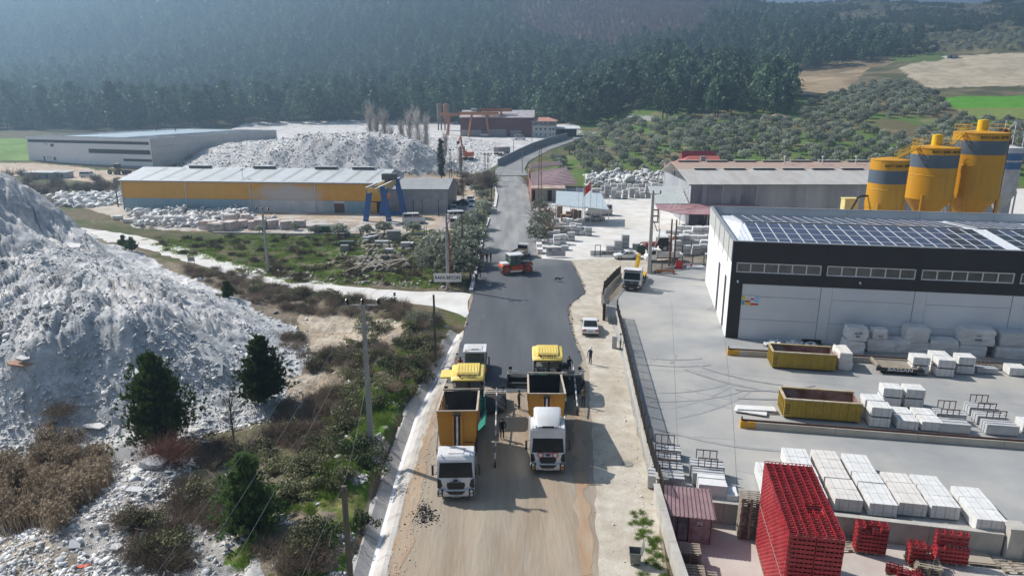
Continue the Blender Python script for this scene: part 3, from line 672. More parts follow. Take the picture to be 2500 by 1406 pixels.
# bare deciduous wood on the hill
def bareVF(h,seed,n=150):
 r=np.random.RandomState(seed); P=np.stack([(r.random(n)-.5)*h*.1,(r.random(n)-.5)*h*.1,h*(.15+.35*r.random(n))],1)
 D=rdir(n,r)*np.array([.55,.55,.3])+np.array([0,0,.85]); D/=np.linalg.norm(D,axis=1,keepdims=True)
 a=spikes(P,D,h*(.35+.3*r.random(n)),.16,r); return joinVF([a,trunkVF((0,0,-.5),(0,0,h*.6),.16,.06,4)])
di=np.where(dec)[0]; ex,ey=grid(-60,420,560,1250,6,.9,9); ez=H(ex,ey); epx,epy,_=proj(ex,ey,ez)
k=inpoly(epx+8*fbm(ex/30,ey/30,3,5),epy,[(1200,-200),(1240,20),(1260,60),(1290,100),(1350,120),(1500,128),(1640,108),(1720,80),(1770,30),(1830,-10),(1800,-200)])
gn_stuff('bare_wood',[(bareVF(9.5,3),0)],np.stack([ex[k],ey[k],ez[k]],1),rs.random(k.sum())*6.28,.8+.4*rs.random(k.sum()),[leafmat('bare_far',(.19,.135,.135),(.29,.22,.215),.1,.03)])
# mixed dark brush and olive terraces on the right skyline
bx,by=grid(150,760,430,1200,8.5,.95,4); bz=H(bx,by); qx,qy,bd=proj(bx,by,bz)
ok=(qx>1700)&(qx<2620)&~inpoly(qx,qy,FOREST)&~inpoly(qx,qy,[(1820,215),(1850,165),(2060,160),(2130,150),(2330,128),(2700,118),(2700,600),(1900,600)])
nn=fbm(bx/45,by/45,3,31); dk=ok&(nn>.02)&~inpoly(qx,qy,[(2300,85),(2700,60),(2700,130),(2330,130)]); lt=ok&~dk&(rs.random(len(bx))<.75)
(ov,of_),(otv,otf)=olive_parts(5);
for msk,mm,s0,nm in((dk,m_dark,1.35,'dark_brush'),(lt,m_olive,.8,'far_olives')):
 gn_stuff(nm,[((ov,of_),0),((otv,otf),1)],np.stack([bx[msk],by[msk],bz[msk]],1),rs.random(msk.sum())*6.28,s0*(.7+.6*rs.random(msk.sum())),[mm,m_bark])
# ---- olive grove ----
gx,gy=grid(0,330,228,470,8.4,.30,6,.10)
gz=H(gx,gy); px,py,dp=proj(gx,gy,gz)
GR=[(1335,420),(1365,375),(1440,330),(1500,305),(1600,300),(1780,298),(1950,290),(1990,240),(2090,215),(2060,190),(2130,170),(2200,165),(2230,215),(2290,235),(2300,262),(2380,300),(2560,300),(2560,420),(1900,450),(1640,425),(1430,428)]
g=inpoly(px,py,GR)&(rs.random(len(gx))<.93)
rd=inpoly(px,py,[(1300,400),(1345,345),(1460,315),(1475,330),(1380,365),(1330,410)])
g&=~rd&~inpoly(px,py,[(2100,300),(2200,290),(2290,300),(2240,330),(2130,330)])
idx_=[i for i in np.argsort(dp) if g[i]]
om_=[olive_parts(40+i) for i in range(4)]
om=[(npmesh('crown',*a,m_olive),npmesh('trunk',*b,m_bark)) for a,b in om_]
OL=['grey green olive tree in the grassy front rows of the grove','grey green olive tree in the middle rows of the grove','grey green olive tree in the rows behind the yellow silos','small grey green olive tree high on the grove slope']
def olab(x,y,s=1): return '%s olive tree %s, %s'%(pick(s,[.9,1.08],['small','medium','broad']),pick(y,[300,325,350,375,398],['in the top rows','in the upper rows','in the upper middle rows','in the lower middle rows','in the lower rows','in the bottom row']),pick(x,[1400,1470,1540,1620,1700,1790,1880,1960,2050,2140,2240,2340],['by the road bend','above the shed roofs','above the rear stone yard, left','above the rear stone yard, right','behind the red roofed office','behind the rusty roof start','below the tiny white house, left','below the tiny white house, right','behind the rusty roof middle','left behind the silos','behind the short silo','behind the middle silo','right of the lone pine']))
op=[]
for n_,i in enumerate(idx_[:300]):
 v=n_%4; s=.70+.40*rs.random()
 if n_<4:
  t=thing('olive_tree',olab(px[i],py[i],s),'olive tree',(gx[i],gy[i],gz[i]),group='olive trees in rows on the slope'); t.scale=(s,)*3
  inst('crown',om[v][0],parent=t); inst('trunk',om[v][1],parent=t); op.append(t)
 else: copy_tree(op[v],(gx[i],gy[i],gz[i]),rs.random()*6.28,olab(px[i],py[i],s),(s*(.9+.2*rs.random()),s*(.9+.2*rs.random()),s))
ii=np.array(idx_[300:])
for v in range(2):
 jj=ii[v::2]; gn_stuff('olive_grove',[(om_[v][0],0),(om_[v][1],1)],np.stack([gx[jj],gy[jj],gz[jj]],1),rs.random(len(jj))*6.28,.7+.5*rs.random(len(jj)),[m_olive,m_bark])
# ================= NEAR GROUND COVER AND TREES =================
def scatter(n,ulo,uhi,y0,y1,seed):
 r=np.random.RandomState(seed); y=np.exp(r.uniform(math.log(y0),math.log(y1),n)); x=r.uniform(ulo,uhi,n)*y; return x,y,r
def shardVF(x,y,z,size,r,flat=.22,tilt=.6):
 n=len(x); c=np.array([(-1,-1,-1),(1,-1,-1),(1,1,-1),(-1,1,-1),(-1,-1,1),(1,-1,1),(1,1,1),(-1,1,1)],float)
 P=np.broadcast_to(c,(n,8,3)).copy(); xy=r.uniform(.35,1.0,(n,4,2)); P[:,:4,:2]*=xy; P[:,4:,:2]*=xy*r.uniform(.8,1.0,(n,4,1))
 P[...,0]*=r.uniform(.6,1.3,(n,1)); P[...,2]*=(flat*r.uniform(.4,1.4,n))[:,None]; P*=size[:,None,None]*.5
 a=r.uniform(0,6.28,n); tx=r.normal(0,tilt,n); ty=r.normal(0,tilt*.6,n)
 def rot(P,ang,i,j):
  c_,s_=np.cos(ang)[:,None],np.sin(ang)[:,None]; A=P[...,i]*c_-P[...,j]*s_; B=P[...,i]*s_+P[...,j]*c_; Q=P.copy();Q[...,i]=A;Q[...,j]=B; return Q
 P=rot(P,tx,1,2);P=rot(P,ty,0,2);P=rot(P,a,0,1)
 P+=np.stack([x,y,z],1)[:,None,:]
 f=np.array([(3,2,1,0),(4,5,6,7),(0,1,5,4),(1,2,6,5),(2,3,7,6),(3,0,4,7)])
 F=(f[None]+(np.arange(n)*8)[:,None,None]).reshape(-1,4); return P.reshape(-1,3),F
m_shard=mat('marble_rubble',(.50,.50,.50),.8,c2=(.84,.83,.81),scale=.9,detail=5,coord='World',contrast=(.3,.7),dirt=(.34,.33,.31),dscale=2.5,damt=.5)
m_block=mat('marble_block',(.62,.61,.60),.75,c2=(.78,.77,.76),scale=.8,detail=6,coord='World',dirt=(.55,.50,.44),dscale=.6,damt=.35,bump=.15,bscale=5)
m_rubdark=mat('grey_rubble',(.15,.135,.115),.9,c2=(.34,.31,.27),scale=.9,detail=5,coord='World')
x,y,r=scatter(120000,-.95,-.05,22,125,5)
z=H(x,y); qx,qy,_=proj(x,y,z)
w=leftmask(x,y)>.4
dz=(zc:=fbm(x/3.2,y/3.2,3,201))
dense=inpoly(qx,qy,[(-60,860),(100,900),(300,800),(470,790),(600,850),(700,900),(600,1050),(-60,1100)])&(r.random(len(x))<.75)|inpoly(qx,qy,[(-60,920),(200,900),(420,860),(600,840),(560,740),(720,790),(770,880),(740,960),(800,985),(700,1020),(450,1080),(280,1110),(-60,1130)])|inpoly(qx,qy,[(-60,610),(150,590),(330,640),(200,690),(-60,720)])|inpoly(qx,qy,[(-60,760),(130,740),(250,710),(330,730),(160,800),(-60,840)])
low=inpoly(qx,qy,[(-60,1270),(120,1290),(250,1110),(360,1080),(480,1130),(470,1230),(560,1300),(700,1340),(720,1420),(-60,1420)])
pk=np.where(dense,.9,np.where(low,.75,np.where(z>1.2,.24,.06)))*np.where(dz>-.15,1,.35)
pk=np.where((np.interp(y,LIPY,LIPX)-x)<8,.05*(fbm(x/1.1,y/1.1,3,151)>.25)*8,pk)
keep=w&(r.random(len(x))<pk*.95)&(qy<1440)&(qx>-60)
x,y,z=x[keep],y[keep],z[keep]; sz=np.clip(.17*np.exp(r.normal(0,.55,len(x))),.08,.8)
V,F=shardVF(x,y,z+sz*.06,sz,r)
inst('rubble_shards',npmesh('rubble_shards',V,F,m_shard),kind='stuff')
# far heap rubble, coarse
x,y,r=scatter(26000,-.5,.01,200,330,15); z=H(x,y); keep=(z>.7)|(r.random(len(x))<.08); qx,qy,_=proj(x,y,z); keep&=inpoly(qx,qy,[(420,420),(470,350),(640,310),(900,300),(1220,350),(1200,420),(900,430)])
x,y,z=x[keep],y[keep],z[keep]; sz=np.clip(.45*np.exp(r.normal(0,.45,len(x))),.25,1.6); V,F=shardVF(x,y,z,sz,r,.4)
inst('far_rubble',npmesh('far_rubble',V,F,m_shard),kind='stuff')
# rubble, broken slabs round the yellow hall lot and along the field edge; tile waste behind the right-hand yard
def rubble(name,poly,n,size,seed,mt,zup=.0,box=None,flat=.4,heap=0):
 g=[G(*p) for p in poly]; r=np.random.RandomState(seed)
 X0=min(a.x for a in g);X1=max(a.x for a in g);Y0=min(a.y for a in g);Y1=max(a.y for a in g)
 x=r.uniform(X0,X1,n*3);y=r.uniform(Y0,Y1,n*3); k=inpoly(x,y,[(a.x,a.y) for a in g]); x,y=x[k][:n],y[k][:n]
 sz=np.clip(size*np.exp(r.normal(0,.45,len(x))),size*.4,size*3); z=H(x,y)+sz*.08+heap*np.clip(fbm(x/4,y/4,3,seed)+.35,0,1)*r.random(len(x))
 V,F=shardVF(x,y,z,sz,r,flat,.5); return inst(name,npmesh(name,V,F,mt),kind='stuff')
rubble('marble_waste',[(310,520),(600,512),(640,540),(700,548),(690,560),(330,556)],900,.9,3,m_shard,heap=1.6)
rubble('broken_slabs',[(110,478),(300,470),(300,500),(200,508),(110,502)],420,1.3,4,m_shard,heap=.8)
rubble('tile_waste',[(1430,432),(1625,432),(1625,455),(1430,458)],900,1.0,6,m_shard,heap=2.5)
rubble('timber_debris',[(830,630),(980,622),(1000,660),(880,668)],300,.8,7,m_rubdark,flat=.12,heap=.5)
rubble('edge_stones',[(560,655),(800,668),(1080,690),(1100,708),(800,690),(600,668)],420,.34,8,mat('field_stone',(.26,.23,.20),.9,c2=(.42,.39,.35),coord='World'),heap=.15)
rubble('yard_debris',[(850,575),(1040,580),(1060,640),(900,640)],200,.8,9,m_rubdark,heap=.3)
mat('crumb',(.03,.03,.032),.9); r=np.random.RandomState(3); g=G(1040,1262); x=np.r_[g.x+r.normal(0,.42,420),g.x-.35+r.normal(0,.2,160)]; y=np.r_[g.y+r.normal(0,.45,420),g.y+1.0+r.normal(0,.3,160)]; V,F=shardVF(x,y,np.full(580,.03),np.clip(.05*np.exp(r.normal(0,.6,580)),.02,.22),r,.5); inst('asphalt_crumbs',npmesh('asphalt_crumbs',V,F,MATS['crumb']),kind='stuff')
# asphalt crumbs along the ragged new edge
x=[];y=[];r=np.random.RandomState(4)
for a,b in list(zip(AR[8:-1],AR[9:]))+list(zip(AL[:-1],AL[1:])):
 for k in range(26):
  t=r.random(); g=G(a[0]+(b[0]-a[0])*t+r.normal(0,2.5),a[1]+(b[1]-a[1])*t+r.normal(0,2)); x.append(g.x);y.append(g.y)
x=np.array(x);y=np.array(y);V,F=shardVF(x,y,np.full(len(x),.05),np.clip(.08*np.exp(r.normal(0,.5,len(x))),.04,.3),r,.6)
inst('loose_asphalt',npmesh('loose_asphalt',V,F,MATS['crumb']),kind='stuff')
# white stones and sludge crumbs on verges
x,y,r=scatter(9000,-.30,.25,26,80,77); qx,qy,_=proj(x,y,0*x)
k=(np.abs(x-np.interp(y,LIPY,LIPX)-2.6)<.8)|inpoly(qx,qy,[(1500,900),(1540,900),(1640,1406),(1590,1406)])|(inpoly(qx,qy,[(1440,930),(1540,1000),(1640,1420),(1455,1420)])&(r.random(len(x))<.12))
x,y=x[k],y[k];V,F=shardVF(x,y,np.full(len(x),.04),np.clip(.05*np.exp(r.normal(0,.5,len(x))),.03,.22),r,.6)
inst('verge_pebbles',npmesh('verge_pebbles',V,F,mat('pebble',(.45,.42,.38),.9,c2=(.7,.67,.62),coord='World')),kind='stuff')
# single large slabs lying on the heaps
def slab(px,py,lx,ly,th,tilt,rz,label,mt=None,up=0.05,cat='stone slab',name='stone_slab',n=5,seed=0):
 p=hit(px,py); r=random.Random(px*7+seed); m=MB()
 pts=[];
 for i in range(n):
  a=2*PI*i/n+r.uniform(-.35,.35); pts.append((lx/2*math.cos(a)*r.uniform(.8,1.15),ly/2*math.sin(a)*r.uniform(.8,1.15)))
 if n==4: pts=[(-lx/2,-ly/2),(lx/2,-ly/2*.94),(lx/2*.97,ly/2),(-lx/2,ly/2)]
 m.prism(pts,-th/2,th/2); o=m.build(name,mt or m_block,label=label,cat=cat,bevel=.012); o.location=p+Vector((0,0,up+.1)); o.rotation_euler=(tilt[0],tilt[1],rz); return o
m_gs=mat('grey_slab',(.36,.38,.38),.6,c2=(.46,.48,.48),coord='World')
slab(533,905,.9,2.6,.06,(.45,.1),.35,'long flat grey stone slab leaning on the rubble slope left of the bushy pine',m_gs,n=4)
slab(486,828,1.3,1.7,.07,(.6,.1),.2,'squarish grey slab on the rubble slope high above the first pine',m_gs,n=5)
slab(55,905,2.3,1.0,.12,(.25,.15),.3,'orange brown stone slab at the far left foot of the heap',mat('rust_slab',(.42,.22,.13),.7,c2=(.52,.30,.2),coord='World'),n=5)
slab(60,893,1.1,.8,.08,(.3,.1),.2,'small white slab piece right behind the orange slab',n=5)
slab(332,912,1.0,1.8,.07,(.5,.0),-.2,'grey slab behind the tip of the dark pine',m_gs,n=5)
slab(190,758,1.6,1.0,.08,(.3,.3),-.2,'pale slab lying high on the near heap below its ridge',n=5)
slab(187,738,.7,.6,.08,(.3,.3),-.2,'small pale chip just above the slab high on the heap',n=5)
slab(65,757,1.3,1.2,.1,(.3,.1),.2,'grey white slab at the upper left of the near heap',m_gs,n=5)
slab(395,706,1.0,.8,.1,(.2,.3),.2,'single bright slab corner sticking out of the smooth flank',n=3)
slab(187,573,2.0,1.6,.12,(.5,.2),.1,'pale slab low on the blue shaded rear heap',n=4)
slab(30,543,1.7,1.2,.12,(.5,.2),.4,'small slab high on the blue shaded rear heap',n=4)
slab(178,612,3.0,1.5,.15,(.2,.1),-.3,'broad pale slab on the saddle between the two heaps',n=5)
slab(232,1045,2.2,1.0,.12,(.1,.05),.1,'white slab lying flat below the slope left of the dark pine',n=5)
slab(290,1030,1.1,.7,.08,(.6,.4),.8,'grey slab tilted on edge next to the pine foot',m_gs,n=4)
slab(295,1115,1.4,1.2,.1,(.5,.2),.4,'tilted white slab on the low rubble ridge',n=4)
slab(322,1100,.9,.9,.1,(.7,.1),.1,'pointed white slab standing at the crest of the rubble ridge',n=3)
slab(376,1140,1.7,1.2,.5,(.3,.2),.7,'thick broken marble block beside the red twigged shrub',m_block,.2,'marble block','marble_block',6)
slab(340,1155,1.2,.8,.1,(.3,-.2),.1,'flat white slab below the broken block',n=5)
slab(330,1206,1.3,.7,.1,(.2,.1),.1,'flat white slab halfway down the rubble ridge',n=5)
slab(195,1105,1.2,1.0,.5,(.3,.1),.3,'white boulder at the edge of the brown reeds',m_block,.15,'boulder','boulder',6)
slab(285,1345,.7,.6,.1,(.2,.1),.1,'small white slab near the bottom of the low rubble',n=5)
slab(183,1328,.6,.6,.1,(.4,.2),.4,'small grey slab on the low pale rubble fan',n=4)
slab(498,1078,1.0,.5,.2,(.1,.1),.1,'flat stone in the scrub left of the light green pine',m_gs,n=5)
slab(202,1383,.7,.35,.04,(.2,.1),.5,'crumpled orange red plastic sheet on the low rubble',mat('orange_plastic',(.75,.10,.03),.5),.05,'plastic sheet','plastic_sheet',6)
slab(822,1010,1.2,.7,.3,(.1,.1),.3,'pale stone in the hollow by the tall concrete pole',m_block,.05,'boulder','boulder',6)
slab(825,1120,.7,.5,.3,(.1,.1),.3,'tan boulder on the grassy bank below the tall pole',m_block,.1,'boulder','boulder',6)
# ---- detailed near pines ----
def near_pine(px,py,h,R,seed,label,m,nb=95,loc=None):
 p=loc or hit(px,py); rs=np.random.RandomState(seed); t=thing('pine_tree',label,'pine tree',p); parts=[];br=[]
 Pn=[];Dn=[]; nl=3
 lead=[(0,0,h)]+[(R*.30*math.cos(q*2.2+seed),R*.30*math.sin(q*2.2+seed),h*(.80-.1*q)) for q in range(nl)]
 for i in range(nb):
  lx_,ly_,lh=lead[0 if i%5<3 else 1+i%nl]; k=rs.random(); z=lh*(.06+.92*k); L=R*1.08*(1-k)**.7*(.40+.75*rs.random()**1.3)*(1 if lh==h else .7)+.12; a=6.283*rs.random(); el=.20+.6*k+.25*rs.random()
  d=np.array([math.cos(a)*math.cos(el),math.sin(a)*math.cos(el),math.sin(el)]); b0=np.array([lx_*min(1,z/lh*2),ly_*min(1,z/lh*2),z])
  br.append(trunkVF(tuple(b0),tuple(b0+d*L),.02+.02*(1-k),.008,3))
  for j in range(8):
   f=.25+.80*rs.random(); q=b0+d*L*f+rs.normal(0,.05+.045*L,3); n=12
   dd=rdir(n,rs)*.65+d*.6+np.array([0,0,.7]); dd/=np.linalg.norm(dd,axis=1,keepdims=True); Pn.append(np.repeat(q[None],n,0)+rdir(n,rs)*.06);Dn.append(dd)
 P=np.concatenate(Pn);D=np.concatenate(Dn); V,F=spikes(P,D,.22+.18*rs.random(len(P)),.075,rs)
 inst('crown',npmesh('crown',V,F,m),parent=t); a,b=joinVF([trunkVF((0,0,-.4),(0,0,h*.92),.13,.03,7)]+br); inst('trunk',npmesh('trunk',a,b,m_bark),parent=t); return t
near_pine(395,1088,7.6,3.5,1,'big dark bushy pine standing at the foot of the marble rubble heap',m_pine,520)
near_pine(645,982,6.1,2.9,2,'rounded dark pine between the rubble slope and the sandy hollow',m_pine,430)
near_pine(612,1295,5.3,2.3,3,'light green pine in front of the hollow, nearest to the camera',m_pinelit,330)
near_pine(556,728,1.9,1.1,4,'small dark pine bush among the brown scrub by the white track',m_pine,60)
near_pine(322,614,2.2,1.2,5,'young pine peeking over the crest of the heap by the white track',m_pinelit,50)
near_pine(300,600,1.6,.9,6,'smaller young pine on the heap crest, left of its taller neighbour',m_pinelit,40)
# ---- scrub, reeds, grass ----
def twigVF(seed,R,h,n,w,up=.5):
 r=np.random.RandomState(seed); P=np.stack([r.normal(0,R*.35,n),r.normal(0,R*.35,n),r.random(n)*h*.35],1); D=rdir(n,r)*.8; D[:,2]=np.abs(D[:,2])*.7+up*r.random(n); D/=np.linalg.norm(D,axis=1,keepdims=True)
 return spikes(P,D,h*(.45+.6*r.random(n)),w,r)
def zone(polys,n,seed,y0=22,y1=130,extra=None):
 x,y,r=scatter(n*14,-.95,.05,y0,y1,seed); z=H(x,y); qx,qy,_=proj(x,y,z); k=np.zeros(len(x),bool)
 for p in polys: k|=inpoly(qx,qy,p)
 if extra is not None: k&=extra(x,y)
 k=np.where(k)[0][:n]; return x[k],y[k],z[k],r
SC=[[(400,650),(520,655),(700,700),(900,730),(1000,745),(1010,790),(900,770),(780,775),(720,760),(620,740),(520,700)],
 [(740,865),(860,840),(960,850),(900,930),(800,920),(730,900)],[(690,1000),(790,960),(880,950),(870,1040),(800,1090),(700,1110),(640,1060)],
 [(1010,770),(1080,790),(1070,880),(1000,940),(960,900),(960,820)],[(690,800),(740,820),(740,860),(690,850)],[(100,1010),(200,1010),(190,1040),(110,1050)],
 [(440,1180),(560,1200),(540,1290),(420,1260)],[(300,1260),(440,1290),(460,1400),(330,1380)],[(480,1100),(620,1080),(620,1110),(500,1150)],[(640,1340),(760,1300),(800,1380),(690,1406)]]
x,y,z,r=zone(SC,470,41)
for sd in (0,1):
 s=slice(sd,None,2); gn_stuff('bare_scrub',[(twigVF(9+sd,1.1,1.0,300,.026),0)],np.stack([x[s],y[s],z[s]],1),r.random(len(x[s]))*6.28,.45+.9*r.random(len(x[s])),[m_twig])
GS=[[(560,640),(1100,640),(1130,705),(700,690)],[(330,575),(560,590),(560,640),(420,620)],[(560,575),(1000,575),(1080,690),(700,670),(480,620)]]
x,y,z,r=zone(GS,170,42,90,200);
gn_stuff('field_scrub',[(twigVF(19,1.0,.7,160,.09),0)],np.stack([x,y,z],1),r.random(len(x))*6.28,.6+.8*r.random(len(x)),[leafmat('weed_twigs',(.10,.085,.045),(.20,.16,.09),.1,.2)])
x,y,z,r=zone(GS,500,43,90,200)
gn_stuff('field_grass',[(twigVF(29,1.4,.28,140,.10,.8),0)],np.stack([x,y,z],1),r.random(len(x))*6.28,.6+.8*r.random(len(x)),[m_grass])
x,y,z,r=zone([[(-60,1090),(150,1085),(270,1130),(250,1190),(180,1290),(-60,1300)]],150,44)
def reedVF(seed):
 r=np.random.RandomState(seed); n=150; P=np.stack([r.normal(0,.45,n),r.normal(0,.45,n),np.zeros(n)],1); D=r.normal(0,.13,(n,3)); D[:,2]=1; D/=np.linalg.norm(D,axis=1,keepdims=True); L=1.2+.9*r.random(n)
 a=spikes(P,D,L,.05,r); q=r.randint(0,n,110); T=P[q]+D[q]*(L[q]*.88)[:,None]; b=cards(np.repeat(T,2,0)+r.normal(0,.06,(220,3)),rdir(220,r),.14,r,1.3); return joinVF([a,b])
gn_stuff('dry_reeds',[(reedVF(1),0)],np.stack([x,y,z-.1],1),r.random(len(x))*6.28,.7+.5*r.random(len(x)),[m_reed])
bank=lambda x,y:(np.interp(y,LIPY,LIPX)-x<8.5)&(np.interp(y,LIPY,LIPX)-x>.35)&(y<76)&(fbm(x/2.6,y/2.6,4,140)+.55-(np.interp(y,LIPY,LIPX)-x)/10>.05)
x,y,z,r=zone([[(600,1500),(1130,770),(900,760),(560,1420)]],900,45,22,76,bank)
gn_stuff('bank_grass',[(twigVF(39,.5,.28,150,.03,1.0),0)],np.stack([x,y,z-.03],1),r.random(len(x))*6.28,.7+.8*r.random(len(x)),[m_grass])
x,y,z,r=zone([[(1560,1250),(1600,1260),(1620,1400),(1540,1400)]],10,46,22,60)
xx=8.35+r.normal(0,.28,130);yy=r.uniform(24,38.5,130); xx=np.where(r.random(130)<.3,xx-.6,xx); gn_stuff('wall_foot_weeds',[(twigVF(49,.45,.32,150,.03,1.0),0)],np.stack([xx,yy,0*xx],1),r.random(130)*6.28,.35+.5*r.random(130),[m_grass])
# shrubs that stand alone
def shrub(px,py,R,h,seed,label,m,n=1500,twig=False,name='shrub'):
 p=hit(px,py); rs=np.random.RandomState(seed)
 if twig: V,F=twigVF(seed,R,h,n,.03,.5); return inst(name,npmesh(name,V,F,m),p,label=label,cat='shrub')
 cs=rs.normal(0,1,(14,3))*np.array([R*.42,R*.42,h*.2])+np.array([0,0,h*.5]); V,F=cloud(cs,R*.4,n//14,.11,rs,1.2)
 return inst(name,npmesh(name,V,F,m),p,label=label,cat='shrub')
shrub(412,1130,2.0,2.4,61,'red twigged bare shrub in front of the dark pine',m_twigred,1300,True)
shrub(640,1210,1.2,1.2,62,'low dull green shrub right of the light green pine',m_dark)
shrub(868,1105,1.8,1.5,63,'round dark green shrub on the bank beside the tall pole foot',m_dark,2200)
shrub(905,1140,1.3,1.2,64,'dark green shrub between the pole foot and the ditch',m_dark,1600)
shrub(955,895,1.3,1.2,65,'dark green shrub on the grassy bank behind the tall pole',m_dark,1600)
shrub(1015,905,1.2,1.1,66,'green shrub by the ditch across from the white roofed roller',m_dark,1400)
shrub(1040,790,2.0,1.5,67,'wide grey green shrub at the corner of the white track and ditch',m_olive,2200)
shrub(880,1290,1.0,.9,68,'small green shrub above the ditch near the front wooden pole',m_dark,1100)
shrub(150,1015,1.5,1.3,69,'dark bare shrub left of the pine on the rubble foot',m_twig,900,True)
shrub(725,830,1.2,1.1,70,'dark bare shrub at the edge of the sandy hollow',m_twig,800,True)
shrub(960,960,.9,.9,71,'tan dry grass clump on the bank beside the ditch',m_reed,700,True)
shrub(790,1320,1.5,.9,72,'green bush beside the foot of the front wooden pole',m_dark,1600)
def twigtree(px,py,h,seed,label,m=m_bare,n=140,spread=.35,name='bare_tree',loc=None,w=.05):
 p=loc or hit(px,py); t=thing(name,label,'tree',p); rs=np.random.RandomState(seed)
 P=np.stack([0*np.arange(n),0*np.arange(n),h*(.15+.6*rs.random(n))],1).astype(float); D=rdir(n,rs)*spread; D[:,2]=np.abs(D[:,2])+.75; D/=np.linalg.norm(D,axis=1,keepdims=True); L=h*(.18+.22*rs.random(n))
 a=spikes(P,D,L,w,rs); q=rs.randint(0,n,n*3); P2=P[q]+D[q]*(L[q]*(.3+.5*rs.random(n*3)))[:,None]; D2=D[q]+rdir(n*3,rs)*.5; D2/=np.linalg.norm(D2,axis=1,keepdims=True)
 b=spikes(P2,D2,h*.12,w*.6,rs); V,F=joinVF([a,b]); inst('crown',npmesh('crown',V,F,m),parent=t); V,F=trunkVF((0,0,-.3),(0,0,h*.85),h*.016+.02,.02); inst('trunk',npmesh('trunk',V,F,m),parent=t); return t
twigtree(572,1085,4.6,81,'thin bare sapling right of the dark pine',spread=.5,n=60)
m_pop=leafmat('poplar_wood',(.42,.38,.35),(.58,.53,.50),.2,.1)
for i,(px,py,h) in enumerate([(908,398,24),(925,400,20),(942,402,22),(958,404,16),(983,400,18),(1003,402,21),(1022,404,22),(1042,404,19),(1088,404,13),(1125,430,10)]):
 twigtree(px,py,h,90+i,['tallest bare poplar at the left end of the poplar row','bare poplar second from the left of the row before the heaps','bare poplar third from the left, tall and narrow','short bare poplar fourth in the row','bare poplar just past the gap in the row','bare poplar sixth in the row, upright','bare poplar in the right group, tall','rightmost tall bare poplar of the row','low bare poplar right of the cypress','small bare tree by the wire poles beyond the grey hall'][i],n=150,spread=.27,name='poplar_tree',loc=G(px,py),w=.2,m=m_pop)
# cypress
t=thing('cypress_tree','dark columnar cypress standing behind the grey hall','cypress',G(1078,436)); r_=np.random.RandomState(3); n=34
cs=np.stack([r_.normal(0,.25,n),r_.normal(0,.25,n),np.linspace(1.2,12.6,n)],1); V,F=cloud(cs,1.25*np.sin(np.linspace(.55,3.0,n))+.15,60,.35,r_,1.3); inst('crown',npmesh('crown',V,F,m_cyp),parent=t); V,F=trunkVF((0,0,-.2),(0,0,3),.25,.15); inst('trunk',npmesh('trunk',V,F,m_bark),parent=t)
# trees of the middle ground
MT=[(722,562,.75,'small dark olive by the low wall, left end of the line'),(768,572,.9,'round olive second along the low wall of the field'),(828,578,1.25,'large olive third along the low wall of the field'),(895,575,1.0,'olive at the middle of the low wall, before the gantry'),(938,572,1.15,'olive in front of the blue gantry legs'),(1008,570,1.2,'olive by the white van and the debris yard'),(634,570,.7,'leftmost small olive of the field wall line'),
 (1068,630,1.35,'olive behind the name board pole'),(1068,680,1.3,'olive at the corner of the field nearest the junction'),(1120,690,1.4,'grey green roadside tree beside the name board'),(1112,640,1.5,'tall roadside tree between the two halls and the road'),(1140,650,1.3,'roadside tree next to the workers'),(1150,610,1.3,'roadside tree halfway up the line'),(1140,580,1.2,'roadside tree opposite the parked vans'),(1165,560,1.1,'roadside tree near the curb end'),(1182,520,.9,'roadside tree at the bend of the curb'),(1178,488,.8,'far roadside tree by the grey hall yard'),(1160,470,.7,'small roadside tree past the grey hall'),(1030,640,.6,'little olive alone in the field corner'),
 (1310,590,.9,'half bare tree by the canopy yard entrance'),(1322,560,1.0,'half bare tree along the right curb'),(1318,520,.9,'half bare tree at the foot of the maroon roofs'),(1305,395,.7,'dark bush at the far bend of the road')]
for i,(px,py,s,lab) in enumerate(MT):
 s*=.52 if i<7 else .85; p=G(px,py); c,tk=om[i%4]; t=thing('olive_tree',lab,'tree',p,rnd.uniform(0,6)); t.scale=(s*1.1,s,s*(.9+.2*rnd.random()))
 inst('crown',c,parent=t); inst('trunk',tk,parent=t)
for i,(px,py,h,R) in enumerate([(400,408,7,3.5),(470,405,6,3),(600,412,3,3),(680,412,3,4),(765,410,3,3),(1190,455,5,3),(1300,455,4.5,2.5),(60,470,4,3),(100,500,3,3),(1330,545,5,2),(1340,580,4,2)]):
 V,F=twigVF(120+i,R,h,360,.16,.5); inst('shrub',npmesh('shrub',V,F,m_twig),G(px,py),label=['dark bare shrub at the corner of the white hall','bare shrub between white hall and heaps','low dark scrub behind the yellow hall, left','low dark scrub behind the yellow hall, middle','low dark scrub behind the yellow hall, right','bare bush beside the wall at the road bend','bare bush on the verge under the maroon roofs','bare shrub left of the sheds','bare shrub by the rear heap','bare bush beside the right curb wall','bare bush near the yard entrance'][i],cat='shrub')
x,y,z,r=zone([[(20,420),(120,440),(300,440),(300,475),(180,470),(60,500),(20,480)],[(1100,440),(1200,430),(1200,470),(1110,480)]],90,48,120,260)
gn_stuff('brown_brush',[(twigVF(59,1.6,2.2,220,.14),0)],np.stack([x,y,z],1),r.random(len(x))*6.28,.6+.8*r.random(len(x)),[m_twig])
x,y,z,r=zone(SC+[[(860,760),(1080,780),(1060,900),(960,1000),(860,1000)],[(640,1080),(860,1080),(820,1250),(640,1240)]],170,55)
cs=np.random.RandomState(5).normal(0,1,(9,3))*np.array([.45,.45,.16])+np.array([0,0,.35])
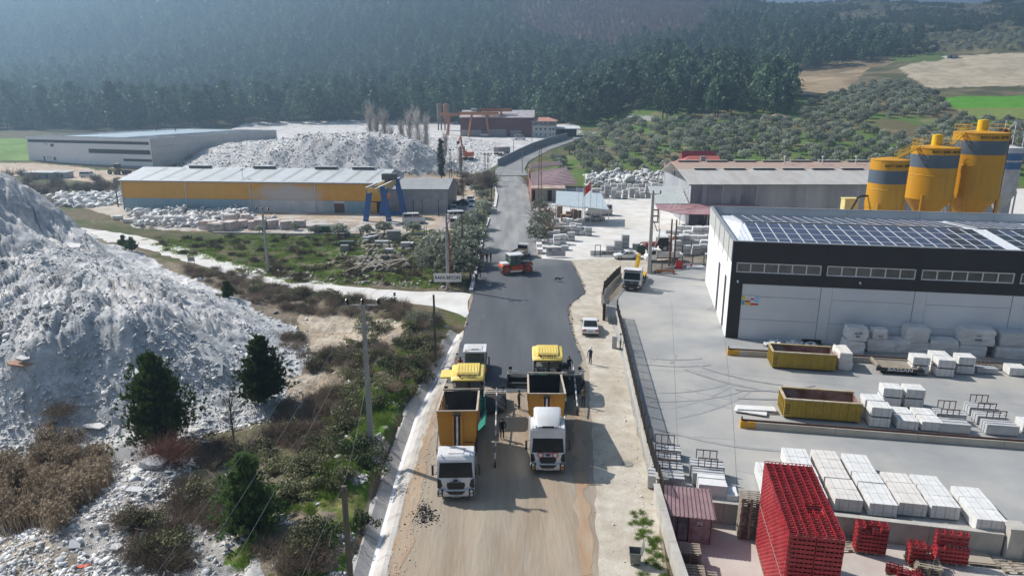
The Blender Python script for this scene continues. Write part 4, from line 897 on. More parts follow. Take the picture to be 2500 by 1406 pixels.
gn_stuff('green_scrub',[(cloud(cs,.38,60,.10,np.random.RandomState(6),1.2),0)],np.stack([x,y,z],1),r.random(len(x))*6.28,.5+.9*r.random(len(x)),[leafmat('scrub_leaves',(.10,.11,.05),(.23,.225,.12),.2,.4,rv=.5)])
# ================= BUILDINGS =================
def text(s,size,m,parent=None,loc=(0,0,0),rot=(PI/2,0,0),name='lettering',ext=.01,xs=1.0,align='CENTER',shear=0):
 cu=bpy.data.curves.new(name,'FONT'); cu.body=s; cu.size=size; cu.extrude=ext; cu.align_x=align; cu.align_y='CENTER'; cu.offset=size*.02; cu.resolution_u=2; cu.shear=shear
 o=bpy.data.objects.new(name+'_c',cu); me=bpy.data.meshes.new_from_object(o); bpy.data.objects.remove(o); me.materials.clear(); me.materials.append(m); me.name=name
 r=inst(name,me,loc,parent=parent,rot=rot,sc=(xs,1,1)); return r
def wavy(name,c,pitch,axis,c2=None,rough=.5,metal=0,dirt=None,damt=.6,dscale=.15,stretch=None,strength=.6,var=.06,dist=.04):
 """sheet metal: fine profile as relief across 'axis' (object space), streaks of dirt down the slope"""
 if name in MATS: return MATS[name]
 m=mat(name,c,rough,c2=c2,scale=.5,detail=5,metal=metal,dirt=dirt,dscale=dscale,damt=damt,var=var,stretch=stretch); nt=m.node_tree;N=nt.nodes;L=nt.links
 tc=N.new('ShaderNodeTexCoord');w=N.new('ShaderNodeTexWave');w.wave_type='BANDS';w.bands_direction=axis;w.inputs['Scale'].default_value=.314/pitch;L.new(tc.outputs['Object'],w.inputs['Vector'])
 bp=N.new('ShaderNodeBump');bp.inputs['Strength'].default_value=strength;bp.inputs['Distance'].default_value=dist;L.new(w.outputs['Fac'],bp.inputs['Height']);L.new(bp.outputs[0],N['Principled BSDF'].inputs['Normal']);return m
K_black=mat('black_cladding',(.018,.018,.021),.55,c2=(.028,.028,.032),scale=.3)
K_white=mat('white_panel',(.66,.67,.70),.7,c2=(.74,.75,.77),scale=.15,dirt=(.58,.57,.55),dscale=.25,damt=.35)
K_seam=wavy('white_roof_sheet',(.70,.74,.78),.5,'X',rough=.4,c2=(.78,.81,.84))
K_grey=mat('grey_parapet',(.36,.40,.44),.6,c2=(.43,.47,.50),scale=.2)
K_glass=mat('window_glass',(.05,.055,.05),.15,c2=(.12,.12,.11),scale=.35,detail=3,spec=.6)
K_frame=mat('white_frame',(.62,.62,.63),.5)
K_pv=mat('solar_cell',(.045,.055,.10),.25,c2=(.065,.075,.125),scale=.2,spec=.6)
K_pvb=mat('solar_cell_black',(.018,.018,.022),.22,c2=(.03,.028,.03),scale=.3,spec=.6)
K_alu=mat('aluminium',(.66,.68,.70),.6)
K_dark=mat('black_and_void',(.015,.015,.017),.9)  # flat black of letters, wheels and frames; also paints the dark of openings
K_wood=mat('timber_grey',(.24,.20,.155),.9,c2=(.38,.33,.26),scale=2.5,stretch=(1,6,1),dirt=(.13,.1,.08),dscale=1,damt=.5,bump=.3)
K_red=mat('red_plastic',(.34,.024,.032),.5,c2=(.46,.05,.055),scale=.8,spec=.4,orand=.22)
K_maroon=wavy('maroon_sheet',(.20,.085,.085),.9,'X',c2=(.27,.13,.13),dirt=(.34,.24,.23),rough=.5)
# ---- solar hall ----
AX=-math.radians(10.2)
hall=thing('warehouse','black and white warehouse with solar panels on its roof, right of the yard','warehouse',(23.6,71.3,0),AX)
L_=72; Dp=24.6; HT=10.85
b=MB();
b.box(0,L_,0,.25,6.25,7.5); b.box(0,L_,0,.25,8.6,HT); b.box(0,1.3,0,.25,0,6.25)
xs=[.5+i*9.15 for i in range(8)]
prev=0
for x0 in xs+[L_]:
 if x0>prev: b.box(prev,x0,0,.25,7.5,8.6)
 prev=x0+8.6
b.build('black_cladding',K_black,hall)
for i in range(8): s=MB(); x=.25+i*9.15+.12; s.box(x,x+.05,-.012,-.001,6.3,7.48); s.box(x,x+.05,-.012,-.001,8.62,HT); s.build('cladding_seam',mat('seam_dark',(.008,.008,.009),.8,c2=(.05,.05,.055)),hall)
# precast wall panels, each its own piece, with recessed joints
px0=1.32
for i in range(8):
 for (w,off) in ((8.0,0),(1.12,8.03)):
  xa=px0+i*9.15+off
  if xa>L_: continue
  for z0,z1 in ((.02,2.28),(2.32,4.88),(4.92,6.24)):
   m=MB(); m.box(xa,xa+w-.03,.04 if off==0 else .0,.26,z0,z1 if off==0 else z1+ (.04 if z1<6 else 0)); m.build('wall_panel',K_white,hall)
m=MB(); m.box(1.2,L_,.12,.3,0,6.24); m.build('wall_core',mat('joint_grey',(.2,.2,.21),.9),hall)  # grey core that shows in the joints between the panels
for i,x0 in enumerate(xs[:7]):
 f=MB(); W_=8.6;
 f.box(x0,x0+W_,.03,.13,7.5,7.62); f.box(x0,x0+W_,.03,.13,8.48,8.6)
 for k in range(7): xx=x0+k*(W_-.12)/6; f.box(xx,xx+.12,.035,.125,7.62,8.48)
 fo=f.build('window',K_frame,hall)
 for k in range(6): g=MB(); g.box(x0+.12+k*(W_-.12)/6,x0+(k+1)*(W_-.12)/6,.07,.09,7.62,8.48); g.build('pane',K_glass,fo)
# left side: white wall with tall door openings, grey fascia, and rear
s=MB(); s.box(0,.25,.27,3.0,0,8.6); s.box(0,.25,4.6,9.2,0,8.6); s.box(0,.25,11,Dp,0,8.6); s.box(0,.25,3.0,4.6,6.2,8.6); s.box(0,.25,9.2,11,6.2,8.6)
s.build('side_wall',mat('white_render',(.78,.77,.74),.8,c2=(.82,.81,.78),scale=.3),hall)
s=MB(); s.box(.12,.2,3.0,4.6,0,6.2); s.box(.12,.2,9.2,11,0,6.2); s.build('side_opening_dark',K_dark,hall)  # black panels paint the unlit inside of the tall openings
s=MB(); s.box(-.06,.3,.27,Dp,8.61,HT); s.build('side_parapet',mat('side_parapet',(.50,.50,.48),.6),hall)
for yy in (3.0,7.4,12.0,17): s=MB(); s.box(-.1,-.061,yy,yy+.06,8.0,HT); s.build('parapet_joint',K_dark,hall)
s=MB();
for i in range(8): s.box(i*9.0,i*9.0+8.97,Dp-.3,Dp,9.0,HT+.05)
s.build('rear_parapet',K_grey,hall)
s=MB(); s.box(0,L_,Dp-.28,Dp-.02,0,9.0); s.build('rear_wall',K_white,hall)
s=MB(); s.box(-.09,L_,-.03,.33,HT+.001,HT+.08); s.box(-.09,.33,.33,Dp,HT+.001,HT+.08); s.box(.33,L_,Dp-.33,Dp+.03,HT+.051,HT+.12); s.build('coping',mat('coping',(.28,.29,.31),.5),hall)
RY=12.1; zr=10.72; ze=9.75
s=MB(); s.add([(.3,.25,ze),(L_,.25,ze),(L_,RY,zr),(.3+2.1,RY,zr),(.3,Dp-.3,ze),(L_,Dp-.3,ze)],[(0,1,2,3),(3,2,5,4),(0,3,4)]); s.build('roof',K_seam,hall)
# ridge cap with little upstands
s=MB();
for i in range(0,130): s.box(2.5+i*.53,2.5+i*.53+.22,RY-.08,RY+.08,zr+.02,zr+.12)
o=s.build('ridge_cap',K_alu,hall)
sl=(zr-ze)/(RY-.25)
pvm=MB(); pvm.box(0,1.24,0,2.22,0,.04); pv1=pvm.mesh('solar_panel',K_pv); pv2=pvm.mesh('solar_panel',K_pvb)
fr=MB(); fr.box(-.04,1.28,-.05,-.001,-.012,.05); fr.box(-.04,1.28,2.221,2.25,-.012,.05); fr.box(-.04,-.001,0,2.22,-.012,.05); fr.box(1.241,1.28,0,2.22,-.012,.05); prf=fr.mesh('panel_frame',K_alu)
npv=0
for c_ in range(29):
 if c_ in (19,): continue
 for r__ in range(5):
  x=2.75+c_*1.34; y=.65+r__*2.3; z=ze+sl*(y-.25)+.12
  blk=(13<c_<24 and ((r__+c_)%5!=0) and abs(c_-18-r__*.6)<4.5+.6*math.sin(r__*3))
  p=inst('solar_panel',pv2 if blk else pv1,(x,y,z),parent=hall,rot=(math.atan(sl),0,0)); inst('panel_frame',prf,(0,0,0),parent=p)
  if r__<4 and c_<26: p=inst('solar_panel',pv1,(x,Dp-.6-(r__+1)*2.3-.7,ze+sl*(Dp-.3-(Dp-.6-(r__+1)*2.3-.7))+.12),parent=hall,rot=(-math.atan(sl),0,0)); inst('panel_frame',prf,(0,0,0),parent=p)
s=MB(); s.box(2.75+19*1.34,2.75+20*1.34-.1,.6,RY-.3,0,.02)
g=s.build('roof_walkway',K_alu,hall); g.location=(0,0,ze+.1); g.rotation_euler=(math.atan(sl),0,0)
# notice board on the wall: coloured safety notices
nb=MB(); nb.box(1.35,3.15,-.02,.035,3.9,5.0); no=nb.build('notice_board',mat('notice_white',(.75,.76,.78),.6),hall)
for (x0,x1,z0,z1,c_) in ((1.37,1.66,4.5,4.98,(.75,.6,.05)),(1.37,1.66,3.93,4.45,(.1,.35,.6)),(1.7,2.25,4.45,4.98,(.7,.7,.7)),(1.7,2.25,4.25,4.42,(.7,.03,.04)),(1.7,2.25,3.93,4.23,(.72,.58,.06)),(2.3,2.6,4.5,4.7,(.7,.03,.04)),(2.3,2.6,4.72,4.95,(.75,.75,.75)),(2.65,3.12,4.25,4.97,(.35,.6,.8)),(2.3,3.1,3.93,4.15,(.65,.05,.05))):
 t=MB(); t.box(x0,x1,-.035,-.021,z0,z1); t.build('notice',mat('notice_%d'%int(c_[0]*97+c_[1]*31+c_[2]*7),c_,.6),no)
s=MB(); s.cyl((.75,-.02,6.6),(.75,-.25,6.5),.09,.11); s.build('wall_lamp',K_alu,hall); s=MB(); s.cyl((13.0,-.02,7.0),(13.0,-.25,6.9),.09,.11); s.build('wall_lamp',K_alu,hall)
# ---- yellow hall ----
ya=G(303,512); yh=thing('factory_hall','long low factory hall with yellow upper wall and faded blue base','factory',(ya.x,ya.y,0),math.radians(-5.4))
YL=63; YD=20.5
def wallmat(name,c,c2,smx,smr):
 """painted sheet wall with a cloud of marble dust at one place"""
 m=wavy(name,c,.5,'X',c2=c2,rough=.7,strength=.35); nt=m.node_tree;N=nt.nodes;L=nt.links;b=N['Principled BSDF'];src=b.inputs['Base Color'].links[0].from_socket
 tc=N.new('ShaderNodeTexCoord');mp=N.new('ShaderNodeMapping');mp.inputs['Location'].default_value=(-smx[0]/smr[0],0,-smx[1]/smr[1]);mp.inputs['Scale'].default_value=(1/smr[0],0,1/smr[1]);L.new(tc.outputs['Object'],mp.inputs[0])
 g=N.new('ShaderNodeTexGradient');g.gradient_type='SPHERICAL';L.new(mp.outputs[0],g.inputs[0]);n=N.new('ShaderNodeTexNoise');n.inputs['Scale'].default_value=.35;n.inputs['Detail'].default_value=6;L.new(tc.outputs['Object'],n.inputs['Vector'])
 a=N.new('ShaderNodeMath');a.operation='MULTIPLY_ADD';L.new(n.outputs['Fac'],a.inputs[0]);a.inputs[1].default_value=.7;L.new(g.outputs['Fac'],a.inputs[2])
 r=N.new('ShaderNodeMapRange');r.inputs[1].default_value=.45;r.inputs[2].default_value=.95;r.inputs[4].default_value=.9;L.new(a.outputs[0],r.inputs[0])
 mx=N.new('ShaderNodeMix');mx.data_type='RGBA';L.new(r.outputs[0],mx.inputs[0]);L.new(src,mx.inputs[6]);mx.inputs[7].default_value=(.52,.50,.50,1);L.new(mx.outputs[2],b.inputs['Base Color']);return m
K_yel=wallmat('yellow_sheet',(.62,.31,.025),(.68,.36,.04),(41,4.0),(11,3.6)); K_blu=wallmat('blue_sheet',(.20,.34,.42),(.27,.38,.43),(42,1.5),(16,4))
zb=2.8; s=MB(); s.box(0,YL,0,.2,zb+.03,6.9); s.build('yellow_wall',K_yel,yh)
s=MB(); s.box(0,33.8,.02,.2,0,zb); s.box(49,51.6,.02,.2,0,zb); s.box(54,60.2,.02,.2,0,zb-.02); s.build('blue_wall',K_blu,yh)
s=MB(); s.box(33.8,41.3,.06,.18,0,zb); s.box(41.35,49,.06,.18,0,zb); s.build('sliding_door',mat('dusty_white',(.50,.50,.51),.8,c2=(.62,.62,.62),scale=.4),yh)
s=MB(); s.box(51.6,54,.08,.18,0,2.2); s.build('brown_door',mat('brown_door',(.12,.055,.04),.7),yh); s=MB(); s.box(51.6,54,.05,.19,2.2,zb); s.build('door_head',MATS['dusty_white'],yh)
s=MB(); s.box(60.2,YL-1.4,.03,.17,.1,zb-.2); s.build('yellow_door',mat('yellow_door',(.60,.34,.06),.7),yh); s=MB(); s.box(YL-1.4,YL-.2,.1,.17,0,zb); s.build('open_doorway_shade',K_dark,yh)  # last black panel paints the shade inside the door opening
s=MB(); s.add([(0,0,6.9),(0,YD,6.9),(0,YD/2,9.0),(.2,0,6.9),(.2,YD,6.9),(.2,YD/2,9.0)],[(0,2,1),(3,4,5)]); s.box(0,.2,.2,YD,0,6.9); s.box(0,YL,YD-.2,YD,0,6.9); s.build('end_wall',K_blu,yh)
s=MB(); s.box(YL-.2,YL,.2,YD-.2,0,6.88); s.add([(YL,0,6.9),(YL,YD,6.9),(YL,YD/2,8.95),(YL-.2,0,6.9),(YL-.2,YD,6.9),(YL-.2,YD/2,8.95)],[(0,1,2),(5,4,3)]); s.build('gable_wall',wavy('gable_sheet',(.42,.52,.62),.5,'Y',c2=(.5,.58,.66)),yh)
K_rf=wavy('hall_roof_sheet',(.52,.54,.545),.35,'X',c2=(.60,.61,.61),rough=.5,dirt=(.42,.42,.41),damt=.5)
def gable(bld,L0,L1,y0,y1,z0,z1,m,th=.12,ov=.25,name='roof'):
 s=MB(); ym=(y0+y1)/2; dy=ym-y0; k=(z1-z0)/dy
 s.ext([(y0-ov,z0-ov*k),(ym,z1),(ym,z1+th),(y0-ov,z0-ov*k+th)],L0,L1); s.ext([(ym+.004,z1),(y1+ov,z0-ov*k),(y1+ov,z0-ov*k+th),(ym+.004,z1+th)],L0,L1); return s.build(name,m,bld)
gable(yh,-.4,YL+.4,0,YD,6.92,9.0,K_rf)
for i in range(12):
 x=4.5+i*4.95; s=MB(); k=(9.0-6.92)/(YD/2); s.add([(x,.3,7.11),(x+.9,.3,7.11),(x+2.2,YD/2-.6,9.03),(x+1.3,YD/2-.6,9.03)],[(0,1,2,3)]); s.build('skylight_strip',mat('skylight',(.40,.40,.37),.4),yh)
for x in (14.5,31,46.5,61-.2-5): s=MB(); s.box(x-2.6,x+2.6,YD/2-.7,YD/2+.7,8.9,9.55); r_=s.build('ridge_vent',mat('vent_grey',(.10,.10,.10),.7),yh); t=MB(); t.box(x-2.8,x+2.8,YD/2-.85,YD/2+.85,9.56,9.66); t.build('vent_cap',K_rf,r_)
for x in (.05,15.9,31.6,47.2): s=MB(); s.cyl((x,-.08,0),(x+.15,-.08,6.9),.10,n=6); s.build('downpipe',mat('pipe_white',(.6,.6,.6),.6),yh)
s=MB(); s.box(-.4,YL+.4,-.4,-.27,6.72,6.9); s.build('gutter',mat('gutter',(.25,.25,.25),.6),yh)
s=MB(); s.cyl((29,2.5,7.4),(29,2.5,9.3),.06); s.cyl((29,2.5,9.3),(29,2.5,9.7),.28,.3,8); s.build('roof_fan',K_alu,yh)
# ---- grey hall ----
ga=G(973,521); gh=thing('workshop','grey corrugated workshop hall with closed doors right of the yellow hall','workshop',(ga.x-3,ga.y+.4,0),math.radians(-2.5))
GL=14.2+.2;
K_gw=wavy('grey_sheet',(.25,.26,.28),.4,'X',c2=(.36,.37,.38),dirt=(.48,.48,.49),damt=.8,dscale=.3)
s=MB(); s.box(0,GL,0,.2,0,5.5); s.build('wall',K_gw,gh); s=MB(); s.box(0,GL,16.8,17,0,5.5); s.build('wall',K_gw,gh)
s=MB(); s.box(GL-.2,GL,.2,16.8,0,5.5); s.add([(GL,0,5.5),(GL,17,5.5),(GL,8.5,6.95),(GL-.2,0,5.5),(GL-.2,17,5.5),(GL-.2,8.5,6.95)],[(0,1,2),(5,4,3)]); s.build('gable_wall',wavy('grey_gable',(.17,.18,.20),.4,'Y'),gh)
gable(gh,-.2,GL+.3,0,17,5.52,7.0,wavy('grey_roof',(.30,.30,.29),.6,'X',c2=(.37,.37,.36),dirt=(.46,.45,.44)))
for x0,x1,z1 in ((3.4,6.4,3.2),(8.6,12.2,3.4)): s=MB(); s.box(x0,x1,-.06,-.01,0,z1); s.build('sliding_door',mat('dusty_door',(.30,.30,.31),.8,c2=(.44,.44,.45)),gh); s=MB(); s.box(x0-.1,x0,-.08,-.01,0,z1); s.box(x1,x1+.1,-.08,-.01,0,z1); s.build('door_frame',K_dark,gh)
s=MB(); s.box(-.2,GL+.2,-.3,-.2,5.35,5.5); s.build('gutter',MATS['gutter'],gh)
# ---- big white hall far left ----
wa=G(75,405); wh=thing('factory_hall','big unfinished white hall with dark window bands at far left','factory',(wa.x,wa.y,0),math.radians(-17))
WL=59.6; WD=76; WH=11.3
K_wh=mat('white_wall_far',(.78,.79,.82),.75,c2=(.84,.85,.87),scale=.1,dirt=(.58,.57,.56),damt=.3)
s=MB(); s.box(0,WL,0,.3,1.4,9.1); s.box(0,WL,0,.3,10.2,WH); s.box(0,.8,0,.3,9.1,10.2)
s.box(WL-.4,WL,0,.3,9.1,10.2); s.build('front_wall',K_wh,wh)
s=MB(); s.box(.8,WL-.4,.08,.2,9.12,10.18); s.build('window_band',K_black,wh)
s=MB(); s.box(30.5,WL-.3,-.03,-.005,5.6,7.2); s.build('window_band',K_black,wh)
s=MB(); s.box(46.5,WL,-.03,-.005,3.0,3.9); s.build('window_band',K_black,wh)
for x0,x1,z0,z1 in ((12,13.6,7.6,8.7),(9,9.4,8.3,8.8),(10.1,10.5,8.3,8.8),(7.4,8.1,2.0,3.9),(9.4,9.8,3.3,3.8),(10.6,11.0,3.3,3.8),(12.4,13.6,2.4,3.7)): s=MB(); s.box(x0,x1,-.03,-.005,z0,z1); s.build('window',K_glass,wh)
s=MB(); s.box(0,WL,-.15,.3,0,1.38); s.build('plinth',mat('plinth',(.33,.34,.36),.9),wh)
K_pc=mat('precast_grey',(.42,.42,.42),.8,c2=(.50,.49,.48),scale=.3)
for k in range(4): s=MB(); s.box(WL-.25,WL,.32,WD,k*2.8+.02,(k+1)*2.8-.03 if k<3 else WH); s.build('wall_panel',K_pc,wh)
s=MB(); s.box(0,.25,.32,WD,0,WH); s.box(.25,WL-.26,WD-.25,WD,0,WH); s.build('rear_wall',K_pc,wh)
K_rb=mat('roof_beam',(.55,.56,.57),.6)
for k in range(8): s=MB(); y=4+k*9.6; s.box(.4,WL-.4,y,y+.5,10.3,11.3); s.build('roof_beam',K_rb,wh)
for k in range(7): s=MB(); s.box(14,44,4.6+k*9.6,13.4+k*9.6,11.32,11.44); s.build('roof_sheet',mat('blue_grey_sheet',(.40,.50,.55),.4,c2=(.47,.56,.60),scale=.1),wh)
for k in range(9):
 s=MB(); s.box(2,13,4.8+k*7.7,5.5+k*7.7,11.3,11.5); s.build('roof_beam',K_rb,wh); s=MB(); s.box(45,57,6.8+k*7.7,7.4+k*7.7,11.3,11.5); s.build('roof_beam',K_rb,wh)
s=MB(); s.box(.4,WL-.4,.4,WD-.4,9.4,9.5); s.build('ceiling_slab',mat('dark_slab',(.2,.21,.22),.9),wh)  # dark grey slab below the roof beams
# ---- grey factory behind the solar hall ----
fa=Vector((36.6,140,0)); fh=thing('factory_hall','long grey factory with rusty roof behind the solar warehouse','factory',fa,0)
FL=66
K_fw=wavy('slate_sheet',(.13,.145,.18),.45,'X',c2=(.24,.255,.29),dirt=(.46,.47,.50),damt=.9,dscale=.22,stretch=(1,1,.25))
K_fw2=wavy('pale_grey_sheet',(.36,.37,.39),.45,'X',c2=(.45,.46,.48),dirt=(.2,.21,.24),damt=.7,dscale=.4,stretch=(1,1,.15))
s=MB(); s.box(0,13.6,0,.2,0,8.6); s.build('dark_wall',K_fw,fh); s=MB(); s.box(13.62,FL,0,.2,0,8.6); s.build('pale_wall',K_fw2,fh)
for x in (2.4,9.4,33): s=MB(); s.box(x,x+.9,-.03,-.004,4.6,8.55); s.build('light_strip',mat('light_strip',(.36,.36,.40),.6),fh)
for x in (0,6.6,13.5): s=MB(); s.cyl((x,-.1,3.6),(x,-.1,8.6),.09,n=6); s.build('downpipe',MATS['pipe_white'],fh)
s=MB(); s.box(0,.2,.2,26,0,8.6); s.box(FL-.2,FL,.2,26,0,8.6); s.build('end_wall',K_fw2,fh)
K_rust=wavy('rusty_sheet',(.42,.27,.20),.6,'X',c2=(.50,.42,.37),dirt=(.30,.13,.07),damt=.7,dscale=.5,stretch=(1,.2,1),rough=.7)
K_gr=wavy('weathered_sheet',(.46,.44,.41),.5,'X',c2=(.56,.55,.53),dirt=(.40,.30,.24),damt=.6,dscale=.35,stretch=(1,.25,1),rough=.6)
s=MB(); s.ext([(-.5,8.55),(10,10.55),(10,10.67),(-.5,8.67)],-.5,FL+.5); s.build('roof',K_gr,fh)
s=MB(); s.ext([(10.01,10.5),(17.5,11.55),(17.5,11.67),(10.01,10.62)],-.5,FL+.5); s.build('rusty_roof',K_rust,fh)
s=MB(); s.ext([(17.51,11.5),(27,8.6),(27,8.72),(17.51,11.62)],-.5,FL+.5); s.build('roof',K_gr,fh)
for k in range(10):
 for yy,zz in ((9.9,10.75),(17.4,11.75)): x=1.8+k*6.4+(1.2 if yy<12 else -.6); s=MB(); s.box(x,x+4.6,yy-.35,yy+.35,zz-.15,zz+.14); v=s.build('ridge_vent',MATS['vent_grey'],fh); t=MB(); t.box(x-.1,x+4.7,yy-.5,yy+.5,zz+.145,zz+.24); t.build('vent_cap',K_gr,v)
s=MB(); s.box(-.6,FL+.5,-.62,-.5,8.42,8.58); s.build('gutter',MATS['gutter'],fh)
for x in (24.5,33,40.5): s=MB(); s.cyl((x,15,11),(x,15,12.9),.13,n=8); s.cyl((x,15,12.9),(x,15,13.1),.35,.3,8); s.build('chimney',K_alu,fh)
# pink lean-to roof and workshop opening at its left end
s=MB(); s.add([(-7.3,-1,4.9),(13.4,-1,4.6),(13.4,-6.6,3.55),(2,-7.0,3.55),(-3.5,-6.6,3.6),(-7.3,-3.2,4.1)],[(0,5,4,3,2,1)]); s.add([(-7.3,-1,4.8),(13.4,-1,4.5),(13.4,-6.6,3.45),(2,-7.0,3.45),(-3.5,-6.6,3.5),(-7.3,-3.2,4.0)],[(0,1,2,3,4,5)]); s.build('lean_to_roof',wavy('pink_sheet',(.38,.19,.20),.4,'X',c2=(.46,.27,.28),dirt=(.5,.42,.42),dscale=.3),fh)
s=MB(); s.ext([(-1.3,4.75),(6.5,7.4),(6.5,7.5),(-1.3,4.85)],-7.6,-.55); s.build('side_roof',wavy('pale_sheet',(.52,.55,.53),.5,'X',c2=(.58,.60,.57)),fh)
s=MB(); s.box(2.6,13,-2.2,-2,0,3.9); s.build('workshop_back_wall',mat('dark_render',(.075,.08,.08),.9,c2=(.15,.15,.14),scale=.6),fh)
for x in (-6.8,-3.4,2.1,7,13): s=MB(); s.cyl((x,-6.2 if x>-5 else -3.3,0),(x,-6.2 if x>-5 else -3.3,3.5),.09,n=6); s.build('post',K_alu,fh)
for a in range(3): s=MB(); s.bar((-.6,-.4,8.4-a*.9),(-5.6+a*1.1,-4.4,4.3),.07); s.build('stay_bar',K_frame,fh)
# red roofed office beside it
ra=G(1640,470); oh=thing('office_building','small office with red tiled roof and round pink stair tower','building',(ra.x+2.2,ra.y+6,0),0)
s=MB(); s.box(0,13,0,9,0,6.6); s.build('wall',mat('pale_green_render',(.36,.39,.37),.8,c2=(.42,.45,.43)),oh)
K_tile=mat('red_tile',(.42,.10,.08),.7,c2=(.50,.16,.12),scale=2,bump=.4,bscale=9)
s=MB(); s.add([(-.4,-.5,6.62),(13.4,-.5,6.62),(13.4,4.5,9.3),(5,4.5,9.3),(-.4,9.5,6.62),(13.4,9.5,6.62)],[(0,1,2,3),(3,2,5,4),(0,3,4),(1,5,2)]); s.build('roof',K_tile,oh)
s=MB(); s.add([(3,5,7),(13,5,7),(13,7,10.6),(3,7,10.6),(3,10,7),(13,10,7)],[(0,1,2,3),(3,2,5,4),(0,3,4),(1,5,2)]); s.build('upper_roof',mat('dark_red_tile',(.30,.05,.06),.6,c2=(.36,.08,.08)),oh)
s=MB(); s.lathe([(1.35,0),(1.35,5.2)],(-1.6,2,0),18); s.build('stair_tower',mat('tower_white',(.6,.58,.55),.8),oh); s=MB(); s.lathe([(1.38,5.2),(1.42,7.2),(1.5,7.25),(1.5,7.4),(1.1,7.4),(1.1,6.9),(0,6.9)],(-1.6,2,0),18); s.build('tower_crown',mat('pink_render',(.45,.22,.2),.8),oh)
for x in (2.6,4.3,6.0): s=MB(); s.box(x,x+1.3,-.06,-.01,4.1,5.6); w=s.build('window',K_frame,oh); t=MB(); t.box(x+.12,x+1.18,-.09,-.062,4.22,5.48); t.build('pane',K_glass,w)
s=MB(); s.box(7.5,9.0,2.0,3.0,8.0,9.2); s.box(7.3,9.2,1.8,3.2,9.21,9.36); s.build('chimney',mat('grey_render',(.3,.3,.3),.9),oh)
# ---- silos ----
K_sy=mat('silo_yellow',(.60,.28,.006),.45,c2=(.70,.35,.012),scale=.25,dirt=(.34,.16,.03),dscale=1.0,damt=.55,stretch=(1,1,.12),spec=.5)
K_sg=mat('silo_grey',(.085,.115,.145),.5,c2=(.11,.14,.17),scale=.3)
def silo(px,d,pl,pr,ytop,yb0,yb1,ycone,label,cone=True,words=True,name='silo'):
 D=d; x=((pl+pr)/2-1250)/FPX*D; R=(pr-pl)/2/FPX*D
 c=GD((pl+pr)/2,ytop,D); F=c.y; zz=lambda py: CAMH-F*((SP+((py-703)/FPX)*CP)/(CP-((py-703)/FPX)*SP))
 t=thing(name,label,'silo',(c.x,F,0)); zt,z0,z1=zz(ytop),zz(yb0),zz(yb1); zc=zz(ycone)
 s=MB(); s.lathe([(R,zc),(R,z1)],n=40); s.lathe([(R,z0),(R,zt),(R*1.02,zt),(R*1.02,zt+.12),(R*.98,zt+.14),(0,zt+.5)],n=40); s.lathe([(R+.003,zc+(z1-zc)*.75),(R+.05,zc+(z1-zc)*.75+.05),(R+.003,zc+(z1-zc)*.75+.1)],n=40); s.build('shell',K_sy,t,smooth=True)
 s=MB(); s.lathe([(R+.006,z1),(R+.006,z0)],n=40); s.build('grey_band',K_sg,t,smooth=True)
 if cone: s=MB(); s.lathe([(R,zc-.01),(.5,zc-R*1.25)],n=32); s.build('cone',K_sy,t,smooth=True)
 else: s=MB(); s.lathe([(R,0),(R,zc-.02)],n=40); s.build('base',K_sy,t,smooth=True)
 for k in range(4): a=PI/4+k*PI/2; s=MB(); s.cyl((R*math.cos(a),R*math.sin(a),0),(R*math.cos(a),R*math.sin(a),zc+.8),.22,n=8); s.build('leg',K_sy,t)
 s=MB(); s.lathe([(.62 if R<3 else .75,zt+.3),(.62 if R<3 else .75,zt+2.0),(0,zt+2.1)],n=18);
 if R>2.8: s.build('filter',mat('bright_yellow',(.78,.50,.01),.4),t,smooth=True)
 if words:   # three short lines of black lettering bent round the top band
  for k,ch in enumerate('BATIŞAN AKTAŞ'):
   a=-PI/2+(k-6+ (1.2 if R<2.8 else .3))*(.36/R); text(ch,.55,K_dark,t,((R+.02)*math.cos(a),(R+.02)*math.sin(a),(z0+zt)/2),(PI/2,0,a+PI/2),'letter',.008)
 return t,R,zt
s1=silo(0,104,2131,2216,391,414,446,505,'shortest yellow silo with a grey band, leftmost of three',False)
s2=silo(0,106,2233,2338,361,376,407,483,'middle yellow silo with a grey band and railed top')
s3=silo(0,108,2338,2455,325,342,375,480,'tallest yellow silo with a grey band, rightmost of three')
K_ry=mat('rail_yellow',(.68,.40,.02),.5)
def ringrail(sil,a0,a1,n):
 t,R,zt=sil
 for k in range(n+1): a=a0+(a1-a0)*k/n; s=MB(); p=(R*.98*math.cos(a),R*.98*math.sin(a)); s.cyl((p[0],p[1],zt+.1),(p[0],p[1],zt+1.3),.03,n=4); s.build('railing_post',K_ry,t)
 for z in (.7,1.3): s=MB(); s.tube([(R*.98*math.cos(a0+(a1-a0)*k/16),R*.98*math.sin(a0+(a1-a0)*k/16),zt+z) for k in range(17)],.03,4); s.build('railing',K_ry,t)
ringrail(s2,-.3,PI*1.15,10); ringrail(s3,-.3,PI*1.2,12)
def stair(p,q,label):
 t=thing('stair',label,'stair',p); q=Vector(q)-Vector(p); n=int(q.length/.35)
 for sd in (-.4,.4):
  s=MB(); s.bar((0,sd,0),(q.x,q.y+sd,q.z),.06,.2); s.build('stringer',K_ry,t); s=MB(); s.bar((0,sd,1.0),(q.x,q.y+sd,q.z+1.0),.045); s.bar((0,sd,.55),(q.x,q.y+sd,q.z+.55),.035)
  for k in range(0,n+1,4): w=q*(k/n); s.bar((w.x,w.y+sd,w.z),(w.x,w.y+sd,w.z+1),.035)
  s.build('handrail',K_ry,t)
 for k in range(n): s=MB(); w=q*((k+.5)/n); s.cb(w.x,w.y,w.z,.22,.78,.03); s.build('step',K_ry,t)
c1,c2_,c3=s1[0].location,s2[0].location,s3[0].location
